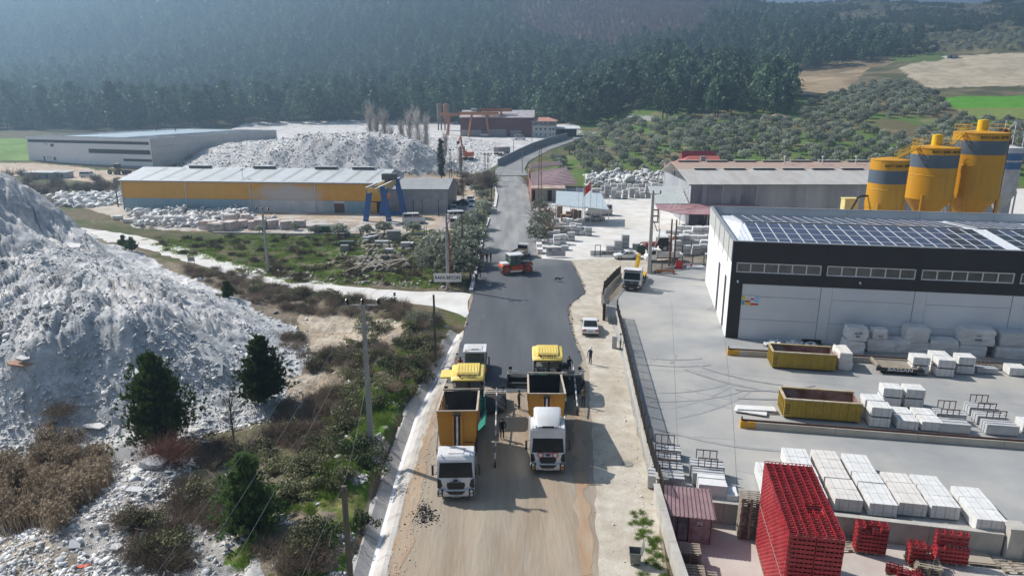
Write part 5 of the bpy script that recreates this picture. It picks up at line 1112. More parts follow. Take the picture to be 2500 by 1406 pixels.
stair((c1.x+.5,c1.y-.5,s1[2]+.2),(c2_.x-s2[1]*.9,c2_.y-.6,s2[2]+.2),'yellow stair between the shortest and the middle silo')
stair((c2_.x+s2[1]*.45,c2_.y-1,s2[2]+.2),(c3.x-s3[1]*.9,c3.y-1,s3[2]+.2),'yellow stair between the middle and the tallest silo')
s=MB(); s.cyl((0,0,0),(0,0,s3[2]),.28,n=10); s.cyl((0,0,s3[2]),(-.8,.3,s3[2]+.5),.28,n=8); o=s.build('feed_pipe',mat('maroon_pipe',(.14,.035,.03),.6),label='dark feed pipe running up the right side of the tallest silo',cat='pipe',loc=(c3.x+s3[1]+.25,c3.y-.6,0))
s=MB(); s.tube([(0,0,11),(-1.0,0,11),(-1.5,0,10.7),(-5.4,-1,3.2)],.16,8);
for k in range(14): f=k/14; s.cb(-1.5-3.9*f,-f*1.0-.2,10.7-7.5*f,.5,.08,.06)
o=s.build('caged_chute',mat('black_steel',(.02,.02,.022),.6),label='black ribbed chute sloping down left of the shortest silo',cat='chute',loc=(c1.x-s1[1],c1.y,0))
s=MB(); s.box(-2.1,0,-.7,.7,8.4,10.2); s.box(-2.2,.1,-.8,.8,10.21,10.35); s.box(-1.9,-1.7,-.6,-.4,0,8.4); s.build('hopper',mat('pale_yellow',(.72,.60,.25),.6),label='pale yellow hopper box beside the shortest silo',cat='hopper',loc=(c1.x-s1[1]-.4,c1.y+2.5,0))
# white and blue silo
c=GD(2465,360,118); t=thing('silo','rusty white silo with two blue bands behind the tallest yellow silo','silo',(c.x,c.y,0)); R=2.15; zt=c.z
K_ws=mat('silo_white',(.58,.58,.60),.6,c2=(.66,.66,.67),dirt=(.35,.16,.08),damt=.6,dscale=.5)
s=MB(); s.lathe([(R,9.5),(R,zt),(0,zt+.4)],n=28); s.build('shell',K_ws,t,smooth=True); s=MB(); s.lathe([(R,9.48),(.4,6)],n=24); s.build('cone',K_ws,t,smooth=True)
for z in (zt-3.6,zt-2.1): s=MB(); s.lathe([(R+.01,z),(R+.01,z+1.2)],n=28); s.build('blue_band',mat('band_blue',(.08,.19,.36),.6),t,smooth=True)
for k in range(4): a=PI/4+k*PI/2; s=MB(); s.cyl((R*math.cos(a),R*math.sin(a),0),(R*math.cos(a),R*math.sin(a),10),.14,n=6); s.build('leg',K_ws,t)
s=MB()
for xx in (-1.4,.4,2.2,3.6):
 s.bar((xx,0,zt),(xx,0,zt+4.6),.1)
for z in (zt+2.2,zt+4.5): s.bar((-1.4,0,z),(3.8,0,z),.09)
s.bar((-1.4,0,zt+2.2),(.4,0,zt+4.5),.07); s.bar((.4,0,zt+4.5),(2.2,0,zt+2.2),.07); s.bar((-1.4,0,zt),(.4,0,zt+2.2),.07); s.bar((2.2,0,zt+2.2),(3.6,0,zt+4.5),.07); s.build('lattice_frame',K_ws,t)
# caged ladder and lattice mast between silos
for (px,F_,zt2,lab) in ((2222,104,13.5,'rusty lattice mast between the short and middle silos'),(2330,108,15,'rusty lattice mast between the middle and tall silos')):
 p=GD(px,500,F_); s=MB()
 for a in (-.4,.4):
  for b_ in (-.4,.4): s.bar((a,b_,0),(a,b_,zt2),.09)
 for k in range(12): z=k*zt2/12; s.bar((-.4,-.4,z),(.4,-.4,z+zt2/12),.05); s.bar((-.4,.4,z),(-.4,-.4,z+zt2/12),.05); s.bar((-.4,-.4,z),(.4,-.4,z),.05)
 s.build('lattice_mast',mat('rusty_white',(.45,.36,.30),.8,c2=(.62,.58,.54)),label=lab,cat='mast',loc=(p.x,p.y+3,0))
# ---- maroon sheds by the road, canopy ----
def zat(px,py,F): t=(py-703)/FPX; k=(SP+t*CP)/(CP-t*SP); d=F/(CP-t*SP); return Vector(((px-1250)/FPX*d,F,CAMH-F*k))
def ribroof(bld,P,n,m,name='roof_rib'):
 """P: four corners (local) ; ribs run along the first edge"""
 P=[Vector(p) for p in P]; a,b_,c_,d_=P; s=MB(); s.add([a,b_,c_,d_,a-Vector((0,0,.08)),b_-Vector((0,0,.08)),c_-Vector((0,0,.08)),d_-Vector((0,0,.08))],[(0,1,2,3),(7,6,5,4),(0,4,5,1),(1,5,6,2),(2,6,7,3),(3,7,4,0)]); s.build('roof_sheet',m,bld)
 for k in range(n):
  f=(k+.5)/n; s=MB(); s.bar(a.lerp(d_,f)+Vector((0,0,.05)),b_.lerp(c_,f)+Vector((0,0,.09)),.34,.16); s.build(name,MATS['rib_pink'],bld)
mat('rib_pink',(.50,.38,.38),.6,c2=(.58,.46,.46)); K_mr=mat('maroon_flat',(.19,.10,.105),.6,c2=(.26,.16,.16),scale=.6,dirt=(.24,.16,.16),damt=.5)
base_=G(1297,492); sh=thing('shed','open shed with ribbed maroon roof beside the right curb','shed',(base_.x,base_.y,0),0)
def lc(px,py,F,o): v=zat(px,py,F); return (v.x-o.x,v.y-o.y,v.z)
o_=Vector((base_.x,base_.y,0)); F0=176
ribroof(sh,[lc(1297,457,F0,o_),lc(1409,450,F0+1,o_),lc(1380,406,F0+30,o_),lc(1296,423,F0+24,o_)],13,K_mr)
q=lc(1297,457,F0,o_); s=MB(); s.box(0,.25,0,24,0,q[2]-.3); s.build('side_wall',mat('brick_red',(.30,.12,.09),.9,c2=(.42,.22,.17)),sh)
s=MB(); s.box(1,7.6,.4,.6,0,3.4); s.build('front_wall',mat('ochre_render',(.38,.36,.30),.9,c2=(.30,.28,.24)),sh); s=MB(); s.box(4.2,5.3,.3,.38,0,2.8); s.build('doorway_shade',K_dark,sh)  # unlit inside of the shed painted as a black panel on the wall
s=MB(); s.ext([(-1.6,3.5),(.9,4.0),(.9,4.06),(-1.6,3.56)],-.1,8.6); s.build('rusty_awning',wavy('rust_awning',(.42,.22,.15),.5,'X',c2=(.6,.5,.44)),sh)
for k in range(5): s=MB(); s.cyl((.1+k*2.9,.6,0),(.1+k*2.9,.6,3.6),.1,n=6); s.build('post',K_frame,sh)
sh2=thing('shed','rear shed with ribbed maroon roof, the smaller one farther back','shed',(base_.x,base_.y+24,0),0); o2=Vector((base_.x,base_.y+24,0))
ribroof(sh2,[lc(1295,412,F0+27,o2),lc(1374,403,F0+28,o2),lc(1367,395,F0+34,o2),lc(1292,403,F0+32,o2)],5,K_mr); s=MB(); s.box(0,.25,2,9,0,lc(1295,412,F0+27,o2)[2]-.4); s.box(9,9.25,4,9,0,4); s.build('side_wall',MATS['brick_red'],sh2)
cn=thing('canopy','open canopy with pale blue sheet roof over parked vehicles','canopy',tuple(G(1357,548)),0); o3=Vector(cn.location); FC_=o3.y
K_cb=wavy('pale_blue_sheet',(.50,.57,.60),.35,'X',c2=(.56,.63,.65),rough=.45)
P=[lc(1357,500,FC_-.5,o3),lc(1487,512,FC_-1.5,o3),lc(1468,472,FC_+9,o3),lc(1358,466,FC_+9,o3)]
s=MB(); A=[Vector(p) for p in P]; s.add(A+[a-Vector((0,0,.12)) for a in A],[(0,1,2,3),(7,6,5,4),(0,4,5,1),(1,5,6,2),(2,6,7,3),(3,7,4,0)]); s.build('roof',K_cb,cn)
for k in range(8): f=k/7; e=A[0].lerp(A[1],f) if k<4 else A[3].lerp(A[2],(k-4)/3);
for f in (0,.33,.66,1):
 for a,b_ in ((A[0],A[1]),(A[3],A[2])): e=a.lerp(b_,f); s=MB(); s.cyl((e.x,e.y+.15,0),(e.x,e.y+.15,e.z-.12),.07,n=6); s.build('post',K_frame,cn)
# brown pallets under the canopy
for k,(px,py) in enumerate([(1388,533),(1400,533),(1412,534),(1388,524),(1401,524),(1366,522),(1376,531)]):
 p=G(px,py+9); s=MB(); s.box(-.6,.6,-.6,.6,0,1.5+.5*(k%3));
 for z in (.3,.7,1.1): s.box(-.62,.62,-.62,-.6,z,z+.06)
 s.build('brick_pallet',mat('brown_bundle',(.20,.12,.08),.9,c2=(.30,.2,.14)),label=['brown wrapped pallet, front left under the canopy edge','brown pallet, second in the front line under the canopy','tall brown pallet at the middle post of the canopy','brown pallet behind the front left one','brown pallet at the back centre under the canopy','brown pallet outside the left canopy post','low brown pallet at the left canopy corner'][k],cat='pallet',loc=p,group='brown pallets under the canopy')
# ---- far compound ----
def at(px,py): return hit(px,py)
p=at(1175,334); mh=thing('factory_hall','maroon walled factory hall with grey roof at the foot of the forest','factory',p,math.radians(-3)); sc=p.y/FPX*1.0
ww=170*sc; s=MB(); s.box(-50*sc,ww*.72,0,.4,-1,9); s.build('wall',wavy('maroon_wall',(.10,.028,.035),.7,'X',c2=(.15,.05,.055)),mh)
s=MB(); s.box(-48*sc,0,-.1,-.02,0,3.2); s.box(18*sc,60*sc,-.1,-.02,0,3.5); s.box(70*sc,95*sc,-.1,-.02,0,3); s.build('lower_wall',mat('pale_block',(.32,.31,.30),.9),mh)
gable(mh,-52*sc,ww*.74,0,26,9.02,12.2,wavy('far_roof',(.50,.52,.54),.8,'X',c2=(.42,.30,.29),dirt=(.36,.22,.20),damt=.8,dscale=.03)); s=MB(); s.box(-30*sc,-8*sc,11,15,12,13.2); s.build('roof_light',K_rf,mh)
p=at(1322,336); of=thing('office_building','two storey white office with red hipped roof by the far yard','building',p,math.radians(-6)); sc=p.y/FPX
K_of=mat('office_white',(.52,.52,.52),.8,c2=(.60,.60,.59))
w2=33*sc; s=MB(); s.box(-w2,w2,0,14,-1,29*sc); s.build('wall',K_of,of); s=MB(); s.box(-w2*.96,w2*.96,.4,13.4,29*sc+.01,38*sc); s.build('upper_wall',K_of,of)
s=MB(); z=38*sc; s.add([(-w2*1.12,-1,z+.02),(w2*1.12,-1,z+.02),(w2*1.12,15,z+.02),(-w2*1.12,15,z+.02),(-w2*.45,7,z+8*sc),(w2*.45,7,z+8*sc)],[(0,1,5,4),(1,2,5),(2,3,4,5),(3,0,4),(3,2,1,0)]); s.build('roof',mat('far_tile',(.46,.20,.15),.8,c2=(.52,.26,.2)),of)
s=MB(); s.box(-w2*1.04,w2*1.04,-.8,-.02,28.5*sc,29.5*sc); s.build('balcony',mat('balcony_dark',(.12,.12,.13),.8),of)
for r_,(z0,z1) in enumerate(((3*sc,11*sc),(16*sc,23*sc),(31*sc,36*sc))):
 for k,xx in enumerate((-.82,-.38,-.05,.28,.62,.86)): s=MB(); s.box(w2*xx-1.0*(r_+1)/2.4,w2*xx+.9*(r_+1)/2.4,-.1 if r_<2 else .28,-.03 if r_<2 else .38,z0,z1); w=s.build('window',K_frame,of); t=MB(); t.box(w2*xx-.7*(r_+1)/2.4,w2*xx+.6*(r_+1)/2.4,-.16 if r_<2 else .2,-.11 if r_<2 else .27,z0+.2,z1-.2); t.build('pane',K_glass,w)
p=at(1384,334); ls=thing('shed','open shed with flat white roof right of the white office','shed',p,0); sc=p.y/FPX
s=MB(); s.ext([(-3,18*sc),(9,22*sc),(9,22*sc+.3),(-3,18*sc+.3)],-30*sc,32*sc); s.build('roof',mat('white_sheet_far',(.66,.67,.66),.6),ls); s=MB(); s.box(-28*sc,26*sc,6,6.4,0,20*sc); s.build('wall',mat('grey_block',(.14,.135,.13),.9),ls); s=MB(); s.box(-2*sc,22*sc,0,.3,0,13*sc); s.build('wall',MATS['grey_block'],ls)
for i,x in enumerate((-28,-10,8,25)): s=MB(); s.cyl((x*sc,-2.6,0),(x*sc,-2.6,18*sc),.15,n=6); s.build('post',K_dark,ls)
K_or=mat('gantry_orange',(.42,.16,.07),.7,c2=(.5,.22,.1))
def gantry(p,w,h,d,m,label,rz=0,lw=.35,girder=None):
 t=thing('gantry_crane',label,'crane',p,rz)
 for sx in (-1,1):
  for sy in (-1,1): s=MB(); s.bar((sx*w*.5,sy*d*.5,0),(sx*w*.34,sy*d*.12,h),lw); s.build('leg',m,t)
  s=MB(); s.bar((sx*w*.5,-d*.5,.15),(sx*w*.5,d*.5,.15),lw); s.build('bogie_beam',m,t)
 for sy in (-1,1): s=MB(); s.bar((-w*.95,sy*d*.12,h),(w*.95,sy*d*.12,h),lw,lw*2,up=(0,0,1)); s.build('girder',girder or m,t)
 s=MB(); s.box(-w*.1,w*.1,-d*.2,d*.2,h+lw,h+lw*3.4); s.build('hoist_trolley',MATS['vent_grey'],t); return t
gantry(at(1170,334),10,11,8,K_or,'orange gantry crane in front of the maroon hall, left one',0,.7); gantry(at(1208,333),9,12.5,9,K_or,'orange gantry crane in front of the maroon hall, right one',0,.7); gantry(at(1112,330),8,10,8,K_or,'faded orange gantry crane left of the maroon hall',0,.7)
for px,lab in ((1074,'slim grey brown silo standing before the forest'),(1090,'rusty orange silo beside the grey brown one')):
 p=at(px,318); s=MB(); k=p.y/FPX; s.lathe([(6*k,28*k),(6*k,60*k),(0,61*k)],n=16); s.lathe([(6*k,28*k),(1.2*k,18*k)],n=16)
 for a in range(4): s.cyl((5*k*math.cos(a*PI/2+.7),5*k*math.sin(a*PI/2+.7),0),(5*k*math.cos(a*PI/2+.7),5*k*math.sin(a*PI/2+.7),30*k),.25,n=5)
 s.build('silo',mat('silo_brown' if px<1080 else 'silo_orange',(.20,.15,.13) if px<1080 else (.36,.17,.09),.8),label=lab,cat='silo',loc=p,smooth=True)
for (px,py,w,h,lab,red) in ((1907,296,14,10,'tiny white house with red roof in the middle of the olive grove',1),(1937,186,12,8,'small pale hut on the brown terraces',0),(2325,142,14,7,'white hut at the top of the quarry slope',0)):
 p=at(px,py); k=p.y/FPX; t=thing('house',lab,'house',p,.15); s=MB(); s.box(-w*k,w*k,0,7,-1,h*k); s.build('wall',K_of,t); s=MB(); s.add([(-w*k*1.15,-1,h*k+.02),(w*k*1.15,-1,h*k+.02),(w*k*1.15,8,h*k+.02),(-w*k*1.15,8,h*k+.02),(-w*k*.4,3.5,h*k+(6 if red else 1)*k),(w*k*.4,3.5,h*k+(6 if red else 1)*k)],[(0,1,5,4),(1,2,5),(2,3,4,5),(3,0,4)]); s.build('roof',MATS['far_tile'] if red else MATS['grey_render'],t); s=MB(); s.box(-w*k*.5,-w*k*.1,-.2,-.05,0,h*k*.7); s.build('door',K_dark,t)
# sheds in the left middle distance
for (px,py,w,h,lab) in ((95,437,36,14,'grey site hut with flat roof left of the white hall foot'),(140,436,18,13,'smaller grey site hut beside the long one'),(845,412,22,16,'pale concrete tank block behind the yellow hall, left'),(868,412,18,20,'white block hut behind the yellow hall, right')):
 p=G(px,py); k=p.y/FPX; t=thing('site_hut',lab,'hut',p,-.1); s=MB(); s.box(-w*k,w*k,0,4.5,0,h*k); s.build('wall',mat('hut_grey',(.38,.39,.38),.8,c2=(.5,.5,.48)),t); s=MB(); s.box(-w*k-.3,w*k+.3,-.4,4.9,h*k+.01,h*k+.25); s.build('roof',K_rf,t)
 for a in (-.6,-.1,.5): s=MB(); s.box(w*k*a,w*k*a+.9,-.05,-.01,.3,h*k*.75); s.build('door',mat('hut_dark',(.16,.17,.17),.8),t)
# ================= YARD WALLS, RAILS, STACKS =================
K_wl=mat('wall_concrete',(.42,.40,.36),.9,c2=(.52,.49,.44),scale=.8,detail=7,coord='World',bump=.2,bscale=8,dirt=(.28,.25,.22),dscale=.7,damt=.5)
K_fence=mat('fence_dark',(.035,.03,.03),.6)
K_steel=mat('rail_steel',(.09,.045,.035),.7,c2=(.15,.08,.06))
def wall_run(name,label,pts,h,th,seg,m,z0=0,cat='wall',cope=None):
 """a wall built of cast segments that follow the points"""
 t=thing(name,label,cat,(pts[0][0],pts[0][1],z0)); o=Vector((pts[0][0],pts[0][1],0)); first=None
 for a,b in zip(pts[:-1],pts[1:]):
  a=Vector((a[0],a[1],0))-o;b=Vector((b[0],b[1],0))-o;n=max(1,round((b-a).length/seg))
  for k in range(n):
   p=a.lerp(b,k/n);q=a.lerp(b,(k+1)/n);d=(q-p).normalized()*.012; s=MB(); s.bar(p+d+Vector((0,0,h/2)),q-d+Vector((0,0,h/2)),th,h); w=s.build('wall_segment',m,t)
   if cope: s=MB(); s.bar(p+d+Vector((0,0,h+cope/2+.003)),q-d+Vector((0,0,h+cope/2+.003)),th+.12,cope); s.build('coping',m,w)
 return t
# fence panels: shared mesh
s=MB()
for k in range(30): s.box(k*.0667+.02,k*.0667+.042,-.01,.01,.06,1.18)
s.box(0,2.0,-.02,.02,1.18,1.25); s.box(0,2.0,-.015,.015,.03,.07)
fp_me=s.mesh('fence_panel',K_fence); s=MB(); s.box(-.05,.05,-.05,.05,0,1.35); post_me=s.mesh('fence_post',K_fence)
def fence(label,pts,z0,cat='fence'):
 t=thing('panel_fence',label,cat,(pts[0][0],pts[0][1],z0)); o=Vector((pts[0][0],pts[0][1],0))
 for a,b in zip(pts[:-1],pts[1:]):
  a=Vector((a[0],a[1],0))-o;b=Vector((b[0],b[1],0))-o;n=max(1,round((b-a).length/2.0));L=(b-a).length/n;ang=math.atan2((b-a).y,(b-a).x)
  for k in range(n):
   p=a.lerp(b,k/n); inst('fence_panel',fp_me,(p.x,p.y,0),ang,t,sc=(L/2.0,1,1)); inst('fence_post',post_me,(p.x,p.y,0),ang,t)
 return t
WL1=W((1503,775),(1520,850),(1548,985),(1575,1105),(1612,1245)); WL1=[(x+.12,y) for x,y in WL1]
wall_run('boundary_wall','low concrete wall with dark fence between the dirt road and the yard',WL1,.85,.24,3.0,K_wl)
fence('long dark bar fence on the low wall between road and yard',WL1,.86)
wall_run('boundary_wall','bare concrete wall of the crate yard at the bottom right edge of the road',[(9.45,39.6),(9.15,33.5),(8.9,20)],1.3,.3,3.2,K_wl,-.1,cope=.08)
wall_run('retaining_wall','long concrete retaining wall between the block rows and the crate yard',[(9.8,39.75),(29.6,35.65)],1.5,.26,4,K_wl,-1.25,cope=.09)
wall_run('retaining_wall','right hand piece of the retaining wall beyond its square pillar',[(30.5,35.4),(44,32.2)],1.05,.3,4,K_wl,-1.25,cope=.09)
s=MB(); s.box(-.42,.42,-.42,.42,-1.25,.85); s.box(-.5,.5,-.5,.5,.851,.98); s.build('wall_pillar',K_wl,label='square concrete pillar at the end of the retaining wall',cat='pillar',loc=(30.1,35.5,0),rz=AX)
s=MB(); s.box(-.35,.35,-.35,.35,-1.2,1.25); s.box(-.42,.42,-.42,.42,1.251,1.36); s.build('wall_pillar',K_wl,label='square concrete pillar behind the booth by the road wall',cat='pillar',loc=(10.0,40.4,0),rz=AX)
GW=W((1471,742),(1474,722),(1503,690),(1515,680)); wall_run('boundary_wall','short curved wall with dark panels at the yard gate',GW,.7,.22,2,K_wl); fence('dark panels on the curved wall at the yard gate',GW,.71)
GW2=W((1590,668),(1640,657),(1690,650),(1745,646)); wall_run('boundary_wall','low wall with bar fence behind the hook truck',GW2,.45,.22,3,K_wl); fence('dark bar fence behind the hook truck and red cabinet',GW2,.46)
a=G(1469,772);s=MB();s.box(-.15,.15,-.15,.15,0,2.1);s.build('gate_post',K_fence,label='dark gate post nearest the white car',cat='post',loc=tuple(G(1474,782)))
s=MB();
p0,p1=G(1468,745),G(1480,790); s.bar((0,0,1.0),(p1.x-p0.x,p1.y-p0.y,1.0),.06,1.3); s.bar((0,0,1.75),(p1.x-p0.x,p1.y-p0.y,1.75),.12,.1); s.build('sliding_gate',mat('gate_grey',(.12,.11,.11),.6),label='dark sliding gate leaf beside the white car',cat='gate',loc=tuple(p0))
s=MB(); s.box(-.25,.25,-.2,.2,0,1.3); s.box(-.28,.28,-.23,.23,1.301,1.36); s.build('electric_cabinet',mat('cab_grey',(.42,.43,.44),.6),label='small grey cabinet on the wall by the pedestrian gate',cat='cabinet',loc=tuple(G(1499,850)))
# curb blocks along the far right side of the road and its left side
for i in range(11):
 y=600-i*13+2; s=MB(); s.box(-.45,.45,-.9,.9,0,.75); s.box(-.5,.5,-.95,.95,.751,.85)
 if i<8: s.build('marble_curb_block',m_block,label='marble block %s edging the right road side'%['nearest the sign board','second from the sign board','third from the sign board','fourth, by the half bare tree','fifth, behind the half bare tree','sixth, midway to the sheds','seventh, nearing the sheds','last, below the maroon roofs'][i],cat='stone block',loc=tuple(G(1318-i*1.8,618-i*13)))
CL=W((1150,712),(1160,670),(1171,620),(1179,575),(1193,535)); wall_run('curb_wall','pale marble curb along the left side of the far road, near part',CL,.35,.5,4,m_block,cat='curb')
CL=W((1208,508),(1213,478),(1206,452),(1194,445)); wall_run('curb_wall','pale marble curb rounding the bend by the grey hall yard',CL,.35,.6,3,m_block,cat='curb')
s=MB(); s.box(-1.3,1.3,-.5,.5,0,.8); s.build('marble_block',m_block,label='long marble block closing the curb at the side entrance',cat='stone block',loc=tuple(G(1200,517)))
# long grey block wall climbing along the far road
fwp=[hit(*p) for p in [(1216,408),(1240,395),(1268,381),(1300,366),(1340,352),(1385,340)]]
ft=thing('boundary_wall','long grey block wall climbing beside the far road bend','wall',fwp[0])
for a,b in zip(fwp[:-1],fwp[1:]):
 n=max(1,int((b-a).length/6))
 for k in range(n): p=a.lerp(b,k/n)-fwp[0];q=a.lerp(b,(k+1)/n-.01/n)-fwp[0]; s=MB(); s.add([p+Vector((0,0,-1)),q+Vector((0,0,-1)),q+Vector((0,0,2.8)),p+Vector((0,0,2.8)),p+Vector((-.3,.3,-1)),q+Vector((-.3,.3,-1)),q+Vector((-.3,.3,2.8)),p+Vector((-.3,.3,2.8))],[(0,1,2,3),(7,6,5,4),(3,2,6,7),(0,3,7,4),(1,5,6,2)]); s.build('wall_segment',mat('far_wall',(.27,.29,.31),.9,c2=(.35,.36,.38),scale=1.5,coord='World'),ft)
# rear wall of the white yard, back row
rw=W((1428,430),(1640,436)); wall_run('boundary_wall','grey wall between the rear stone yard and the olive grove',rw,1.9,.3,8,MATS['far_wall'])
# far road ribbon, following the slope
fr=[(1208,430,1290,430),(1210,415,1280,415),(1228,400,1290,396),(1258,386,1316,381),(1290,370,1345,366),(1322,357,1378,354),(1358,346,1405,344),(1400,335,1440,333),(1440,322,1462,324)]
V=[];F=[]
for i,(a,b,c,d) in enumerate(fr):
 p,q=hit(a,b),hit(c,d)
 for k in range(7): w=p.lerp(q,k/6); V.append((w.x,w.y,h1(w.x,w.y)+.22))
for i in range(len(fr)-1):
 for k in range(6): j=i*7+k; F.append((j,j+1,j+8,j+7))
inst('far_road',npmesh('far_road',V,F,mat('far_asphalt',(.22,.22,.22),.9,c2=(.30,.30,.295),coord='World',scale=.2),smooth=True),kind='structure')
# gantry rails on concrete beams
def rail(p,q,label,h=.62,w=.5):
 p=Vector(p);q=Vector(q);ang=math.atan2((q-p).y,(q-p).x);L=(q-p).length; t=thing('crane_rail',label,'crane rail',(p.x,p.y,0),ang)
 s=MB(); s.box(0,1.15,-w/2,w/2,.0,h); s.build('painted_end',mat('rail_end',(.68,.36,.02),.6,c2=(.6,.3,.03),scale=2),t)
 n=int((L-1.15)/6)
 for k in range(n): s=MB(); s.box(1.16+k*6,1.16+k*6+5.97,-w/2,w/2,0,h); s.build('beam_segment',mat('beam_concrete',(.44,.40,.33),.9,c2=(.56,.52,.45),scale=1.2,dirt=(.25,.2,.16),dscale=.6,damt=.5),t)
 s=MB(); s.box(.1,1.16+n*6,-.08,-.02,h+.002,h+.14); s.box(.1,1.16+n*6,-.16,.06,h+.001,h+.025); s.box(.05,.15,-.15,.05,h,h+.35); s.build('rail',K_steel,t)
rail(G(1775,868)[:2]+(0,) if False else tuple(G(1775,866)),(60.5,60.0,0),'rear crane rail beam with yellow end, along the rough blocks')
rail(tuple(G(1806,1042)),(62,42.4,0),'front crane rail beam with yellow end, across the yard')
# ---- marble tile bundles ----
K_tb=mat('white_tiles',(.64,.635,.62),.7,c2=(.76,.755,.74),scale=1.2,detail=5,coord='World',dirt=(.60,.54,.48),dscale=.9,damt=.3)
K_tc=mat('tile_cream',(.62,.58,.54),.7,c2=(.74,.70,.66),scale=1.2,detail=5,coord='World')
K_tg=mat('tile_grey',(.42,.43,.44),.7,c2=(.52,.52,.52),scale=1.2,coord='World')
def tstack(w,d,h,n,m):   # tiles on edge: shallow grooves between the packs
 s=MB(); k=max(1,n)
 for i in range(k): s.box(0,w,0,d,i*h/k,(i+1)*h/k-.02)
 s.box(.015,w-.015,.015,d-.015,0,h-.03); return s.mesh('tile_stack',m)
strap_me=None
def bundle_proto(W_,D_,H_,nx,ny,m,nm='tile_bundle'):
 w=W_/nx;d=D_/ny; me=tstack(w-.01,d-.01,H_-.1,3,m); s=MB()
 for y in (.12,D_/2-.05,D_-.22): s.box(.03,W_-.03,y,y+.1,0,.09)
 bm_=s.mesh('bearer',K_wood); s=MB()
 for i in range(nx):
  x=w*(i+.5); s.box(x-.012,x+.012,-.006,D_+.006,H_-.018,H_-.004); s.box(x-.012,x+.012,-.012,-.003,.1,H_-.01); s.box(x-.012,x+.012,D_+.003,D_+.012,.1,H_-.01)
 return (me,bm_,s.mesh('strap',mat('strap_dark',(.38,.38,.38),.6)),w,d,nx,ny,nm)
def put_bundle(pr,loc,rz,label,group,cat='tile bundle'):
 me,bm_,st,w,d,nx,ny,nm=pr; t=thing(nm,label,cat,loc,rz,group)
 for i in range(nx):
  for j in range(ny): inst('tile_stack',me,(i*w+.009,j*d+.009+rnd.uniform(-.008,.008),.1),parent=t)
 inst('bearer',bm_,parent=t); inst('strap',st,parent=t); return t
PB=[bundle_proto(1.66,1.24,.98,3,2,K_tb),bundle_proto(1.66,1.24,.98,3,2,K_tc)]
def ax(px,py,z=0):  return G(px,py,z)
ux=Vector((math.cos(AX),math.sin(AX),0)); uy=Vector((-math.sin(AX),math.cos(AX),0))
ends=[(1908,1090,7),(1980,1095,7),(2054,1104,7),(2148,1149,5),(2221,1155,5),(2320,1183,4)]
nth=['first','second','third','fourth','fifth','sixth','seventh']
for r_,(px,py,n) in enumerate(ends):
 o=G(px,py,1.02)
 for k in range(n):
  p=o-uy*(1.27*(k+1)+(.08 if k>2 else 0)); p.z=0.033
  wy_=39.75-(p.x-9.8)*.207
  if p.y<wy_-.1: continue
  put_bundle(PB[1 if r_ in (1,3) else 0],p+ux*rnd.uniform(-.04,.04),AX+rnd.uniform(-.008,.008),'white tile bundle, %s from the far end of the %s block row from the left'%(nth[k],nth[r_]),'white tile bundles in six long rows')
for k in range(4):
 o=G(1845,1118,1.3); p=o-uy*(1.19*(k+1)); p.z=.033
 if k<3: put_bundle(PB[0],p,AX,'white tile bundle, %s of the short row behind the red crates'%nth[k],'white tile bundles behind the red crate stack')
def boxthing(name,label,cat,px,py,w,d,h,m,rz=AX,z=0.033,group=None,bev=.03,loc=None):
 s=MB(); s.box(-w/2,w/2,0,d,0,h); p=loc or G(px,py,z); return s.build(name,m,label=label,cat=cat,group=group,bevel=bev,loc=(p.x,p.y,z),rz=rz)
PS=bundle_proto(1.5,1.3,.86,3,2,K_tb)
def stack(px,py,n,label,pr=PS,z=0.033,rz=AX,grp='tile bundles stacked beside the skips',dx=0,dy=0):
 p=G(px,py,0)+ux*dx+uy*dy
 for k in range(n): put_bundle(pr,(p.x,p.y,z+k*.9),rz+rnd.uniform(-.02,.02),(label+(', lower of its stack' if k==0 else ', upper of its stack')) if n>1 else label,grp)
stack(2224,914,2,'bundle left of the three stacks by the rear rail'); stack(2285,921,2,'bundle in the middle stack by the rear rail, front'); stack(2285,921,2,'bundle in the middle stack by the rear rail, rear',dy=1.4); stack(2335,914,2,'bundle in the right stack by the rear rail')
stack(2122,1043,2,'bundle right of the front skip, front pair'); stack(2122,1043,2,'bundle right of the front skip, second pair',dy=1.4,dx=-.1); stack(2190,1050,1,'low bundle in front right of the front skip pair',dx=.0); stack(2248,1053,1,'low bundle at the right of the low front group'); stack(2190,1050,1,'low bundle, second row behind the front one',dy=1.4); stack(2248,1053,1,'low bundle, second row at the right',dy=1.4)
stack(2156,1000,2,'bundle in the rear pair behind the low group, left',dy=.5); stack(2212,1003,2,'bundle in the rear pair behind the low group, right',dy=.5)
stack(2454,918,1,'low bundle at the right frame edge by the rear rail',dx=.3)
stack(2495,1058,1,'white bundle cut by the right frame edge')
